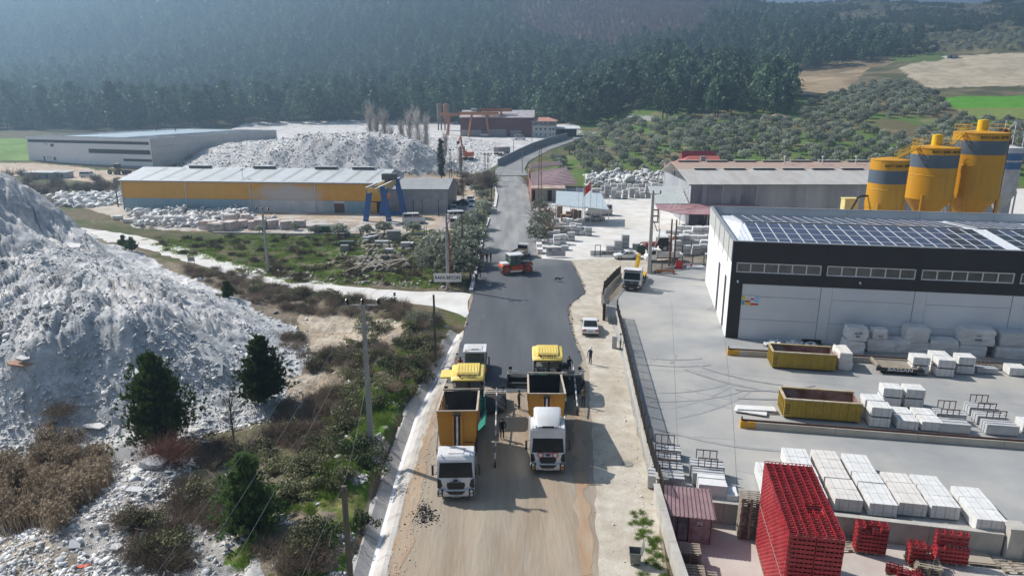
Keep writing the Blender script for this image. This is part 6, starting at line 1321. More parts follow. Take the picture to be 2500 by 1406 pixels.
# grey slab packs with steel racks
def slabrack(px,py,w,d,h,n,label,m=None,rack=True,rz=AX):
 t=thing('slab_pack',label,'slab pack',tuple(G(px,py)),rz)
 for k in range(n): s=MB(); y=k*(d/n); s.box(-w/2+.03*(k%2),w/2-.02*(k%3),y,y+d/n-.03,.12,.12+h*(1-.05*(k%2))); s.build('slab',m or K_tg,t)
 s=MB(); s.box(-w/2,w/2,.1,.2,0,.11); s.box(-w/2,w/2,d-.2,d-.1,0,.11); s.build('bearer',K_wood,t)
 if rack:
  s=MB();
  for xx in (-w*.3,-w*.1,w*.1,w*.3): s.box(xx-.03,xx+.03,d+.02,d+.08,0,h+.75)
  s.box(-w*.32,w*.32,d+.015,d+.085,h+.75,h+.82); s.build('rack',mat('rack_steel',(.17,.13,.11),.7),t)
 return t
for a in [(2330,1060,2.2,1.2,.75,5,'grey slab pack in the left pair by the front rail, front'),(2320,1035,2.2,1.1,.75,5,'grey slab pack in the left pair by the front rail, rear'),(2445,1065,2.3,1.2,.8,6,'grey slab pack at the right by the front rail, front'),(2420,1040,2.2,1.1,.7,5,'grey slab pack at the right by the front rail, middle'),(2400,1018,2.2,1.1,.7,5,'grey slab pack at the right by the front rail, rear'),
 (2410,914,1.8,.9,.5,4,'small slab pack on a rack beside the rear rail'),
 (1622,1122,2.3,1.0,.7,5,'slab pack farthest along the fence above the booth'),(1622,1145,2.2,.9,.75,5,'slab pack second along the fence'),(1628,1170,2.1,.9,.8,5,'slab pack third along the fence'),(1625,1198,2.4,1.2,.9,6,'slab pack right behind the booth roof by the fence'),
 (1725,1170,2.3,1.0,.9,5,'rear slab pack of the pair right of the booth'),(1728,1190,2.1,.9,.9,5,'middle slab pack of the pair right of the booth')]: slabrack(*a)
slabrack(1738,1225,1.8,1.4,1.1,3,'big pale block pack in front of the pair right of the booth',K_tb,False)
slabrack(1745,1232,2.2,.7,.2,2,'low white slabs lying in front of the big block pack',K_tb,False); boxthing('marble_slab_stack','narrow white slab stack left of the tall pallet stack','slab stack',1787,1233,.7,1.2,.7,K_tb)
# rough quarry blocks in front of the hall
def rough(px,py,w,d,h,label,z=.03,seed=0,rz=AX,m=None,mark=False):
 r=random.Random(px+seed); p=G(px,py,0); s=MB(); n=5
 rings=[]
 for k in range(n+1):
  zz=h*k/n; ring=[]
  for (a,b) in ((-1,-1),(-.3,-1),(.3,-1),(1,-1),(1,0),(1,1),(.3,1),(-.3,1),(-1,1),(-1,0)): ring.append((a*w/2+r.uniform(-.07,.07)-(.05*a if k in(0,n) else 0),(b+1)*d/2+r.uniform(-.07,.07)-(.05*b if k in (0,n) else 0),zz+r.uniform(-.03,.03)))
  rings.append(ring)
 s.loft(rings); o=s.build('quarry_block',m or m_block,label=label,cat='marble block',bevel=.03,loc=(p.x,p.y,z),rz=rz)
 if mark:
  for q,(tx,tz) in enumerate(((0,.62),(0,.38))): text(mark[q] if q<len(mark) else '',.26,mat('paint_blue',(.03,.06,.22),.7),o,(tx*w,-.09,tz*h),(PI/2,0,0),'paint_mark')
 return o
rough(2085,865,1.95,1.6,1.35,'rough block at the bottom of the leftmost pair before the hall'); rough(2088,864,2.0,1.6,1.35,'rough block on top of the leftmost pair before the hall',1.42,1,mark=('301-09','40x'))
rough(2148,862,2.6,1.5,1.4,'long rough block right of the leftmost pair'); rough(2143,862,1.4,1.3,1.1,'smaller rough block lying on the long one, blue marks',1.45,2,mark=('','K-2'))
rough(2198,863,1.7,1.4,1.4,'plain rough block between the long block and the tall pair'); rough(2240,864,2.6,1.5,1.2,'rough block at the bottom of the middle pair'); rough(2234,864,2.2,1.6,1.6,'tall rough block on the middle pair',1.25,3)
rough(2302,869,2.6,1.6,1.6,'low sloping rough block right of the middle pair'); rough(2372,872,2.7,1.6,1.2,'rough block under the pointed block'); rough(2380,872,3.1,1.8,1.7,'pointed rough block with blue marks, topmost',1.25,4,mark=('A-2','5AM2')); rough(2470,878,3.0,1.7,1.25,'rough block under the plastic wrapped block'); rough(2475,878,3.1,1.8,1.5,'wrapped rough block at the right frame edge, topmost',1.3,5,m=mat('wrapped_stone',(.48,.49,.51),.35,c2=(.58,.59,.6)))
rough(2062,905,1.25,2.6,1.75,'tall cream block at the right end of the rear skip',0.03,6,m=K_tc)
# skips
K_sk=mat('skip_olive_yellow',(.36,.24,.02),.6,c2=(.43,.30,.035),scale=.8,dirt=(.24,.15,.05),dscale=1.2,damt=.6); K_ri=mat('rust_inside',(.17,.075,.05),.9,c2=(.30,.20,.17),scale=.8,dirt=(.5,.46,.44),dscale=.7,damt=.6)
def skip(px,py,L,D,h,label,rz):
 t=thing('skip_container',label,'skip',tuple(G(px,py)),rz)
 s=MB(); z0=.25
 s.box(0,L,0,.06,z0,h); s.box(0,L,D-.06,D,z0,h); s.box(0,.06,.061,D-.061,z0,h); s.box(0,L,.061,D-.061,z0-.06,z0); s.build('side_wall',K_sk,t)
 s=MB(); s.add([(.07,.07,z0+.03),(L-.07,.07,z0+.03),(L-.07,D-.07,z0+.03),(.07,D-.07,z0+.03),(.07,.07,h-.05),(L-.07,.07,h-.05),(L-.07,D-.07,h-.05),(.07,D-.07,h-.05)],[(0,1,2,3),(0,4,5,1),(1,5,6,2),(2,6,7,3),(3,7,4,0)]); s.build('inner_lining',K_ri,t)
 s=MB(); s.box(L-.06,L,.061,D-.061,z0,h-.1); s.build('tail_door',mat('skip_door',(.42,.25,.08),.7,c2=(.5,.36,.16)),t)
 n=9
 for k in range(n): x=.45+k*(L-.8)/(n-1); s=MB(); s.box(x,x+.13,-.085,-.001,z0,h-.1); s.build('rib',K_sk,t)
 for k in range(5): y=.25+k*(D-.6)/4; s=MB(); s.box(-.09,-.001,y,y+.12,z0,h-.1); s.build('rib',K_sk,t)
 s=MB(); s.box(-.1,L+.05,-.1,.09,h+.001,h+.1); s.box(-.1,L+.05,D-.09,D+.1,h+.001,h+.1); s.box(-.1,.09,.091,D-.091,h+.001,h+.1); s.build('top_rail',mat('skip_rim',(.42,.30,.12),.7,c2=(.55,.5,.42),scale=1.5),t)
 s=MB(); s.box(.1,L-.1,.3,.45,.02,z0-.061); s.box(.1,L-.1,D-.45,D-.3,.02,z0-.061); s.build('skid',K_steel,t)
 for z in (.5,.75,1.0,1.25): s=MB(); s.box(.05,.42,-.05,-.001,z,z+.04); s.build('rung',K_steel,t)
 return t
a,b_=G(1884,900),G(2040,910); skip(1884,900,5.8,2.3,1.75,'long olive yellow skip in front of the rear rail, rubble inside',math.atan2(b_.y-a.y,b_.x-a.x))
a,b_=G(1912,1022),G(2100,1036); skip(1912,1022,5.9,2.4,1.75,'long olive yellow skip behind the front rail, empty and rusty inside',math.atan2(b_.y-a.y,b_.x-a.x))
def smallrub(name,label,p,n,sz,m,w,d,cat='rubble'):
 r=np.random.RandomState(int(p[0]*10)); x=p[0]+r.uniform(-w,w,n);y=p[1]+r.uniform(-d,d,n);V,F=shardVF(x,y,np.full(n,p[2])+r.random(n)*.25,np.full(n,sz)*r.uniform(.6,1.6,n),r,.4); o=inst(name,npmesh(name,V,F,m),kind='stuff')
 return o
g=G(1930,890); smallrub('skip_rubble','',(g.x,g.y+1.1,.4),60,.35,K_tb,.9,.6)
g=G(1885,845); smallrub('white_offcuts','',(g.x+2,g.y,.05),90,.6,K_tb,2.6,.5)
boxthing('steel_trough','dark open steel trough lying against the hall wall','trough',1982,838,1.9,.9,.35,K_fence,z=.05); boxthing('steel_trough','second dark steel trough near the rear skip','trough',1990,848,1.6,.7,.3,K_fence,z=.05)
for k,(px,py,w,d,rz) in enumerate(((1848,1003,3.2,.9,.05),(1832,1010,2.6,.8,-.2),(1862,1012,2.2,.7,.2))): slab_=boxthing('marble_slab',['broad white slab on the pile left of the front skip','white slab under the pile left of the front skip','broken white slab piece by the front rail end'][k],'slab',px,py,w,d,.09,K_tb,AX+rz,z=.05+.11*(2-k))
# flatbed trailer with black lettering board
t=thing('flatbed_trailer','low wooden flatbed trailer with lettered front, between skip and bundles','trailer',tuple(G(2138,912)),AX)
for k in range(8): s=MB(); s.box(0,4.2,k*.26,k*.26+.24,.62,.70); s.build('deck_plank',K_wood,t)
s=MB(); s.box(-.02,4.22,-.06,-.01,.35,.71); s.build('front_board',K_fence,t); s=MB(); s.box(.2,4.0,.3,.5,.3,.6); s.box(.2,4.0,1.5,1.7,.3,.6); s.build('chassis',K_fence,t)
for x in (.15,3.75): s=MB(); s.cyl((x,0,.82),(x,2.1,.82),.14,n=8); s.build('end_roll',K_wood,t)
for x in (.7,3.4):
 for y in (.1,1.9): s=MB(); s.cyl((x,y,.25),(x,y+.15,.25),.25,n=12); s.build('wheel',K_dark,t)
text('BASSAN',.42,mat('letter_white',(.7,.7,.68),.6),t,(2.1,-.07,.53),(PI/2,0,0),ext=.004,xs=1.5)
# ---- pallets ----
def pallet_mesh():
 s=MB()
 for k in range(5): s.box(-.6,.6,-.5+k*.225,-.5+k*.225+.10,.122,.144)
 for x in (-.6,-.07,.46): s.box(x,x+.14,-.5,.5,.10,.121); s.box(x,x+.14,-.5,.5,0,.02)
 for x in (-.6,-.07,.46):
  for y in (-.5,-.07,.36): s.box(x,x+.14,y,y+.14,.021,.099)
 return s.mesh('pallet',K_wood)
pal=pallet_mesh()
ZL=-1.18
def pallets(px,py,n,what,rz=0.0,z=ZL,sc=1.0,loc=None):
 p=loc or G(px,py,z)
 for k in range(n): inst('pallet',pal,(p.x+rnd.uniform(-.03,.03),p.y+rnd.uniform(-.03,.03),z+k*.146),rz+rnd.uniform(-.03,.03),label='worn wooden pallet in the %s, %s'%(what,'topmost' if k==n-1 else 'bottom one' if k==0 else '%s from the ground'%(['second','third','fourth','fifth','sixth','seventh','eighth','ninth','tenth','eleventh','twelfth','thirteenth','fourteenth','fifteenth','sixteenth','seventeenth','eighteenth','nineteenth','twentieth','twenty first'][k-1])),cat='pallet',group='wooden pallets in the crate yard',sc=(sc,sc,1))
pallets(1823,1312,20,'tall stack left of the red crates',AX,loc=G(1823,1306,ZL)); pallets(1682,1378,8,'stack in front of the booth',AX+.02); pallets(1692,1440,9,'front stack below the booth',AX+.02); pallets(1722,1450,8,'nearest stack at the bottom edge',AX+.05)
pallets(2262,1392,4,'short stack between the red crates',AX-.15,sc=1.1)
for k,(px,py) in enumerate(((2392,1368),(2475,1385),(2065,1332),(2190,1425))): inst('pallet',pal,G(px,py,ZL),AX+.1*k,label=['grey plywood topped pallet at the wall, lower right','pallet with red scraps at the right frame edge','pallet beside the wall behind the red crate stack','pallet under the spilled red crates'][k],cat='pallet',sc=(1.35,1.15,1))
boxthing('plywood_sheet','grey plywood sheet lying on the pallet at the wall','plywood',2392,1374,1.75,1.25,.03,mat('plywood',(.36,.31,.25),.8,c2=(.42,.37,.3),scale=1.5),AX,z=ZL+.15)
# ---- red crates ----
def crate_mesh(w=.43,d=.32,h=.262,lite=False):
 s=MB(); t=.018
 for y0,y1 in ((0,t),(d-t,d)):     # long sides with window slots
  s.box(0,w,y0,y1,0,.06); s.box(0,w,y0,y1,h-.045,h-.006)
  for x0,x1 in ((0,.03),(w/2-.02,w/2+.02),(w-.03,w)): s.box(x0,x1,y0+.001,y1-.001,.06,h-.045)
  s.box(.031,w/2-.021,y0+.002,y1-.002,.061,.13)
  s.box(w/2+.021,w-.031,y0+.002,y1-.002,.061,.13)
 for x0,x1 in ((0,t),(w-t,w)):
  s.box(x0,x1,t,d-t,0,.06); s.box(x0,x1,t,d-t,h-.045,h-.006)
  for y0,y1 in ((t,.05),(d/2-.02,d/2+.02),(d-.05,d-t)): s.box(x0,x1,y0,y1,.06,h-.045)
  s.box(x0,x1,.051,d/2-.021,.061,.13)
 s.box(t,w-t,t,d-t,.01,.03,1)  # floor colour darkened to paint in the shade inside the crate
 return s.mesh('plastic_crate',[K_red,mat('crate_floor_shade',(.10,.022,.025),.8,c2=(.24,.14,.13),scale=.9,coord='World')])
crm=crate_mesh()
lab_me=None
ROWS=22;COLS=6;LAY=21
o=GD(1864,1137,1); FTOP=36.6; top=zat(1864,1137,FTOP); LAYH=.264; zt_=ZL+.29+LAYH*LAY
org=Vector((top.x+.02,FTOP,0)); pit=.325; cw=.435
r=random.Random(5); ncr=0; hole={(3,13),(4,13),(3,14),(4,14)}
STUFF=[]
for c_ in range(COLS):
 for k in range(ROWS):
  n_top=LAY-1-(1 if (c_,k) in hole or (c_,k)==(3,15) or (c_,k)==(4,15) else 0)
  for l in range(LAY):
   vis_top=(l==n_top); vis_left=(c_==0); vis_front=(k==ROWS-1)
   if l>n_top or not(vis_top or vis_left or vis_front or (c_,k-1) in hole and l>=LAY-2): continue
   gap=.05 if c_>2 else 0
   p=org+ux*(c_*cw+gap)-uy*((k+1)*pit); z=ZL+.15+l*LAYH+(.14 if l>=10 else 0)
   if k<3 and vis_top and l==LAY-1 and False: continue
   indiv=vis_top or (vis_front and l>=14) or (vis_left and l>=LAY-3 and k>9)
   if indiv:
    ncr+=1
    lb='red crate atop the big stack, %s column, row %s from far end'%(nth[c_],['one','two','three','four','five','six','seven','eight','nine','ten','eleven','twelve','thirteen','fourteen','fifteen','sixteen','seventeen','eighteen','nineteen','twenty','twenty one','twenty two'][k]) if vis_top else ('red crate in the big stack near face, %s layer down, %s column'%(nth[min(6,LAY-2-l)],nth[c_]) if vis_front else 'red crate high on the left face of the big stack, layer %d down, row %d'%(LAY-1-l,k+1))
    inst('plastic_crate',crm,(p.x+r.uniform(-.008,.008),p.y+r.uniform(-.008,.008),z),AX+r.uniform(-.01,.01),label=lb,cat='crate',group='red crates of the big stack')
   else: STUFF.append((p.x+r.uniform(-.008,.008),p.y+r.uniform(-.008,.008),z))
cv=np.array([v.co[:] for v in crm.vertices]); cf=np.array([p.vertices[:] for p in crm.polygons]); P=np.array(STUFF)
R2=np.array([[math.cos(AX),-math.sin(AX),0],[math.sin(AX),math.cos(AX),0],[0,0,1]]); cvr=cv@R2.T
V=(P[:,None,:]+cvr[None]).reshape(-1,3); F=(cf[None]+(np.arange(len(P))*len(cv))[:,None,None]).reshape(-1,4)
inst('lower_crates',npmesh('lower_crates',V,F,K_red),kind='stuff')
for cx in (0,3):
 for k in range(8):
  for lv,zz in ((0,ZL),(1,ZL+.15+10*LAYH)):
   p=org+ux*(cx*cw+.66+(.05 if cx else 0))-uy*(k*.9+.5);
   if cx==0 or k==7: inst('pallet',pal,(p.x,p.y,zz),AX,label='%s pallet %s the big red crate stack, %s from its far end'%('left' if cx==0 else 'right','carrying' if lv==0 else 'halfway up',(nth+['eighth'])[k]),cat='pallet',group='pallets under the red crates',sc=(1.08,.88,.95))
# white print on crate fronts
def crates(px,py,nx,ny,nz,what,rz=AX,skip_=(),z=ZL+.15,pal_=True):
 p0=G(px,py,ZL); c,s_=math.cos(rz),math.sin(rz)
 for i in range(nx):
  for j in range(ny):
   for k in range(nz):
    if (i,j,k) in skip_ : continue
    if not (k==nz-1 or i==0 or j==0 or (i,j,k+1) in skip_ or (i,j-1,k) in skip_): continue
    x=i*.435;y=j*.325; lb='red crate, %s, %s layer down, %s from left%s'%(what,nth[nz-1-k] if nz-1-k<7 else 'lowest',nth[i],'' if j==0 else ', row %d back'%(j+1))
    inst('plastic_crate',crm,(p0.x+x*c-y*s_,p0.y+x*s_+y*c,z+k*LAYH),rz+rnd.uniform(-.02,.02),label=lb,cat='crate',group='loose red crate stacks along the wall')
 if pal_: inst('pallet',pal,(p0.x+.65*c-.5*s_,p0.y+.65*s_+.5*c,ZL),rz,label='pallet under the %s'%what,cat='pallet')
crates(2086,1350,4,2,7,'left small stack',AX-.02,{(1,0,6),(2,0,6),(1,0,5)})
crates(2216,1382,3,2,5,'middle small stack',AX-.02,{(2,0,4),(2,0,3),(2,1,4)})
crates(2282,1376,4,2,7,'right small stack',AX-.02,{(0,0,6),(1,0,6),(2,0,6),(3,0,6),(0,0,5),(1,0,5),(2,0,5),(3,0,5),(0,0,4),(1,0,4),(2,0,4),(3,0,4)})
crates(2160,1400,4,1,2,'toppled group',AX-.3,{(2,0,1)}); crates(2190,1425,3,2,2,'front group',AX-.25,{(0,0,1)})
# ---- booth ----
bo=G(1624,1316,ZL); t=thing('guard_booth','small booth with ribbed maroon metal roof beside the road wall','booth',(bo.x,bo.y,ZL),AX); t.scale=(.82,.82,.86)
s=MB(); s.box(.0,.06,0,2.3,0,2.35); s.box(.0,3.3,2.25,2.3,0,2.35); s.box(3.25,3.3,0,2.3,0,2.35); s.build('wall',mat('booth_wall',(.36,.26,.26),.8,c2=(.5,.45,.44),scale=1.2),t)
s=MB(); s.box(1.7,3.24,-.02,.04,0,2.3); s.build('front_panel',mat('booth_front',(.26,.15,.15),.7,c2=(.45,.38,.38),scale=1.4),t); s=MB(); s.box(.07,1.6,.02,.05,.1,2.3); s.build('glass_front',mat('booth_glass',(.16,.17,.18),.15,c2=(.4,.42,.45),scale=1.0,spec=.8),t)
for x in (.0,.8,1.62,3.24): s=MB(); s.box(x,x+.07,-.05,.06,0,2.34); s.build('door_post',mat('maroon_frame',(.14,.04,.04),.6),t)
s=MB(); s.box(2.25,2.65,-.035,-.021,1.35,1.75); sg=s.build('recycling_sign',mat('sign_white',(.7,.7,.7),.6),t)
tri=[]; s=MB()
for k in range(3):
 a=PI/2+k*2*PI/3; b2=a+2*PI/3; p=Vector((2.45+.12*math.cos(a),-.045,1.6+.12*math.sin(a))); q=Vector((2.45+.12*math.cos(b2),-.045,1.6+.12*math.sin(b2))); s.bar(p.lerp(q,.12),p.lerp(q,.75),.012,.035,up=(0,1,0))
s.build('recycling_mark',K_dark,sg); s=MB(); s.box(2.28,2.62,-.042,-.036,1.38,1.47); s.build('sign_caption',K_dark,sg)
RF=[(-.25,-.55,2.35),(3.55,-.55,2.35),(3.35,2.6,2.95),(-.15,2.6,2.95)]; A=[Vector(p) for p in RF]
s=MB(); s.add(A+[a-Vector((0,0,.04)) for a in A],[(0,1,2,3),(7,6,5,4),(0,4,5,1),(1,5,6,2),(2,6,7,3),(3,7,4,0)]); s.build('roof_sheet',mat('booth_maroon',(.25,.145,.15),.5,c2=(.33,.22,.225),scale=1.2,dirt=(.3,.22,.22),dscale=1),t)
for k in range(12): f=(k+.5)/12; s=MB(); s.bar(A[0].lerp(A[1],f)+Vector((0,-.02,.03)),A[3].lerp(A[2],f)+Vector((0,0,.03)),.09,.055); s.build('roof_rib',MATS['booth_maroon'],t)
# wheeled bin
t=thing('waste_bin','open grey metal waste bin at the foot of the yard wall','bin',(7.0,33.3,0),-.12); t.scale=(.74,.74,.74); K_bin=mat('bin_grey',(.15,.17,.165),.5,c2=(.22,.235,.225),dirt=(.2,.16,.12),dscale=2,metal=.2)
s=MB(); a=[(-.36,-.36),(.36,-.36),(.36,.36),(-.36,.36)]; bq=[(x*1.2,y*1.2) for x,y in a]
rg=[[(x,y,.22) for x,y in a],[(x,y,1.12) for x,y in bq]]; s.loft(rg,caps=False); s.loft([[(x*.94,y*.94,z) for x,y,z in r_] for r_ in rg][::-1],caps=False); s.add([(x,y,.23) for x,y in a],[(0,1,2,3)]); s.build('body',K_bin,t)
s=MB(); s.box(-.5,.5,-.48,-.42,1.08,1.16); s.box(-.5,.5,.42,.48,1.08,1.16); s.box(-.5,-.44,-.42,.42,1.08,1.16); s.box(.44,.5,-.42,.42,1.08,1.16); s.build('rim',K_bin,t)
s=MB(); s.bar((.5,0,1.15),(.62,0,1.95),.92,.04,up=(1,0,0)); s.build('lid',K_bin,t)
for x in (-.28,.28):
 for y in (-.28,.28): s=MB(); s.cyl((x-.03,y,.09),(x+.03,y,.09),.09,n=10); s.cyl((x,y,.1),(x,y,.24),.02,n=5); s.build('caster',K_dark,t)
# manhole
s=MB(); g=G(1531,1133); s.lathe([(.42,.055),(.42,.062),(0,.066)],n=20); s.build('manhole_cover',mat('iron',(.25,.24,.22),.8),label='round manhole cover in the gravel shoulder near the wall',cat='manhole',loc=(g.x,g.y,0))
# ---- middle yards: stacks ----
PM=[bundle_proto(1.3,1.1,.8,2,1,K_tg,'stone_stack'),bundle_proto(1.7,1.2,.8,2,1,m_block,'stone_stack'),bundle_proto(1.2,1.0,.9,1,1,K_tb,'stone_stack')]
def mstack(px,py,n,label,grp,v=0,rz=None):
 p=G(px,py); rz=rnd.uniform(-.12,.12) if rz is None else rz
 for k in range(n): put_bundle(PM[v],(p.x,p.y,.03+k*(.82 if v<2 else .92)),rz+rnd.uniform(-.05,.05),label+('' if n==1 else [', bottom piece',', middle piece',', upper piece',', top piece'][k if k<n-1 else 3]),grp,'stone stack')
r=random.Random(9); cnt=0
for row,(y,x0,x1,st) in enumerate(((485,1445,1625,14),(474,1455,1628,13.5),(464,1462,1628,13),(455,1470,1628,13))):
 x=x0; c_=0
 while x<x1:
  if r.random()<.92: mstack(x,y+r.uniform(-2,2),r.choice([2,3,3,4]) if row<2 else 2,'pale stack in the rear yard, %s row from front, %s from left'%(nth[row],(nth+['eighth','ninth','tenth','eleventh','twelfth','thirteenth','fourteenth'])[min(13,c_)]),'stone stacks in the rear yard',r.choice([0,0,1,2]))
  x+=st+r.uniform(-2,3); c_+=1
for row,(y,x0,x1,st) in enumerate(((634,1645,1740,20),(622,1610,1745,20),(609,1615,1745,21),(597,1625,1745,22),(585,1650,1745,24))):
 x=x0;c_=0
 while x<x1: mstack(x,y-12+r.uniform(-2,2),r.choice([2,2,3]) if row<4 else 2,'stone stack beside the warehouse, %s row from front, %s from left'%(nth[row],nth[c_]),'stone stacks left of the warehouse',r.choice([0,1,1])); x+=st+r.uniform(-2,3);c_+=1
for row,(y,x0,x1,st) in enumerate(((598,1340,1375,13),(588,1338,1395,12),(575,1336,1432,11.5),(567,1345,1430,11),(556,1338,1420,12))):
 x=x0;c_=0
 while x<x1: mstack(x,y+r.uniform(-2,2),r.choice([1,2,2]),'small stone stack by the canopy yard, %s row from front, %s from left'%(nth[row],(nth+['eighth','ninth'])[min(8,c_)]),'small stone stacks inside the yard entrance',r.choice([0,0,2])); x+=st+r.uniform(-1.5,2);c_+=1
for (px,py,n,lab) in ((1350,617,1,'low stone block right behind the sign board'),(1370,612,1,'brown stained stack by the sign board'),(1500,611,2,'double stack behind the parked white saloon, left'),(1518,608,3,'tall stack behind the parked white saloon'),(1545,607,1,'racked slabs left of the red loader'),(1480,612,1,'small brown crate of stones left of the tall stack'),(1722,632,1,'low pale stack at the fence by the warehouse'),(1738,630,1,'second low pale stack at the fence by the warehouse')): mstack(px,py,n,lab,'single stone stacks')
boxthing('marble_slab','thick white slab lying in the yard near the red cabinet','slab',1700,656,2.8,1.7,.25,K_tb,.1,z=.05)
# scattered stock in the yellow hall lot
for k,(px,py,n,v) in enumerate([(130,497,1,1),(165,500,1,1),(210,489,2,1),(225,480,1,0),(255,494,1,0),(180,484,1,0),(150,488,1,0),(350,545,2,1),(375,548,2,1),(405,548,2,1),(430,548,2,1),(330,535,2,0),(345,528,1,1),(465,555,1,2),(480,553,1,2),(300,545,1,1),(275,537,1,1),(560,535,2,2),(572,532,2,2),(582,530,2,2),(592,528,2,2),(885,590,1,0),(898,588,1,0),(915,600,1,0),(930,600,1,0),(985,605,1,1),(1010,560,1,0),(940,620,1,0)]):
 mstack(px,py,n,'stone stack near the yellow hall, %s'%['far left by the heap','second at the far left','tall one at the far left','behind the tall one at far left','right of the far left group','small one at the far left rear','small one at the far left edge','left of the black striped row','second of the striped row','third of the striped row','right end of the striped row','behind the striped row','farther behind the striped row','white cube left of the red stained boulders','white cube by the field edge','left end by the scrub','left end by the heap foot','first of the diagonal white row','second of the diagonal white row','third of the diagonal white row','last of the diagonal white row','tied grey pair in the field, left','tied grey pair in the field, right','alone on the field grass','on the field by the timber heap','near the timber heap right','by the white van','low one at the debris corner'][k],'stone stacks in the yellow hall lot',v)
def boulder(px,py,w,h,label,m,k=0): return rough(px,py,w,w*.8,h,label,.0,k,rnd.uniform(0,3),m)
K_rs=mat('red_stained_stone',(.55,.48,.44),.8,c2=(.66,.62,.58),scale=.5,dirt=(.28,.09,.06),dscale=.7,damt=.95)
for k,(px,py,w,h) in enumerate([(520,556,3,1.7),(545,560,3.4,1.6),(575,562,3,1.8),(600,556,2.6,1.5),(625,560,3,1.6),(650,556,2.8,1.9),(672,558,2.6,1.7),(700,560,2.5,1.6),(730,556,2.2,1.4),(560,548,2.4,2),(612,542,2.4,1.8),(585,514,3.2,2.6),(640,545,2.2,1.5)]):
 boulder(px,py,w,h,'red and white stained boulder, %s'%['leftmost of the boulder row','second of the boulder row','third, widest of the boulder row','fourth of the boulder row','fifth of the boulder row','sixth of the boulder row, tall','seventh behind the field pole','eighth of the boulder row','last of the boulder row','standing behind the third','behind the fifth','big pointed one against the blue wall','small one behind the sixth'][k],K_rs,k)
wall_run('low_wall','thin low concrete wall between the grass field and the hall lot',W((520,570),(700,574),(900,574),(1050,572)),.35,.35,6,K_wl)
# tyre marks: faint dark arcs of rubber on the slab
s=MB(); r=random.Random(12)
zt3=.038
for k in range(9):
 g=G(r.uniform(1560,1800),r.uniform(740,1060)) if k<9 else G(r.uniform(1800,2450),r.uniform(930,1180)); R=r.uniform(7,22); a0=r.uniform(-2.6,-.3); sp=r.uniform(.25,.8); c_=Vector((g.x-R*math.cos(a0),g.y-R*math.sin(a0),0)); w=r.uniform(.07,.16)
 for off in (0,1.8):
  pts=[]; zt3+=.0022
  for q in range(13): a=a0+sp*q/12; pts.append((c_.x+(R+off-w)*math.cos(a),c_.y+(R+off-w)*math.sin(a),zt3)); pts.append((c_.x+(R+off+w)*math.cos(a),c_.y+(R+off+w)*math.sin(a),zt3))
  if all(inpoly(np.array([p[0]]),np.array([p[1]]),yard)[0] for p in pts): s.add(pts,[(2*q+1,2*q,2*q+2,2*q+3) for q in range(12)])
o=s.build('tyre_marks',mat('tyre_rubber',(.285,.285,.285),.8,c2=(.345,.345,.34),scale=.9,coord='World',contrast=(.4,.6)),kind='stuff')
# ================= VEHICLES =================
V_white=mat('paint_white',(.70,.70,.70),.35,c2=(.80,.80,.80),scale=.8,coat=.3,dirt=(.52,.48,.42),dscale=1.4,damt=.35)
V_dusty=mat('paint_dusty_white',(.58,.57,.54),.55,c2=(.66,.65,.63),scale=.8,dirt=(.45,.40,.33),dscale=1.0,damt=.5)
V_black=mat('trim_black',(.018,.018,.02),.5,c2=(.03,.03,.032))
V_glass=mat('auto_glass',(.010,.014,.016),.15,c2=(.025,.033,.033),scale=.6,spec=.35)
V_tyre=mat('tyre',(.022,.022,.022),.9,c2=(.05,.047,.042),scale=3)
V_rim=mat('wheel_rim',(.30,.30,.30),.5,metal=.3)
V_orng=mat('tipper_orange',(.52,.21,.014),.5,c2=(.60,.26,.02),scale=.5,dirt=(.33,.15,.03),dscale=.8,damt=.4)
V_tar=mat('fresh_mix',(.010,.010,.011),.8,c2=(.03,.03,.032),scale=6,bump=.8,bscale=9)
V_lamp=mat('lamp_glass',(.6,.6,.58),.15,spec=.8)
V_amb=mat('amber_lamp',(.70,.28,.04),.3)
V_red=mat('tail_red',(.40,.01,.01),.3)
V_frame=mat('chassis_dark',(.035,.03,.028),.8,c2=(.07,.06,.055))
V_rimx=mat('tub_rim',(.42,.33,.24),.7,c2=(.55,.47,.38),scale=3)
def wheel(t,x,y,r,w,sub=True):
 s=MB(); s.lathe([(r*.62,-w/2),(r*.93,-w/2),(r,-w*.36),(r,w*.36),(r*.93,w/2),(r*.62,w/2)],n=20); me=s.mesh('tyre',V_tyre,smooth=True)
 o=inst('wheel',me,(x,y,r),parent=t,rot=(0,PI/2,0)); s=MB(); s.lathe([(0,w*.30),(r*.25,w*.34),(r*.6,w*.2),(r*.63,w*.42),(r*.63,-w*.42),(r*.6,-w*.2),(r*.25,-w*.34),(0,-w*.3)],n=16); inst('rim',s.mesh('rim',V_rim),parent=o)
 return o
def mirror(t,x,y,z,s_):
 s=MB(); s.bar((x,y,z+.35),(x+s_*.28,y-.1,z+.35),.035); s.bar((x,y,z-.35),(x+s_*.28,y-.1,z-.3),.035); s.cb(x+s_*.3,y-.1,z,.14,.12,.72); s.build('mirror',V_black,t,bevel=.02)
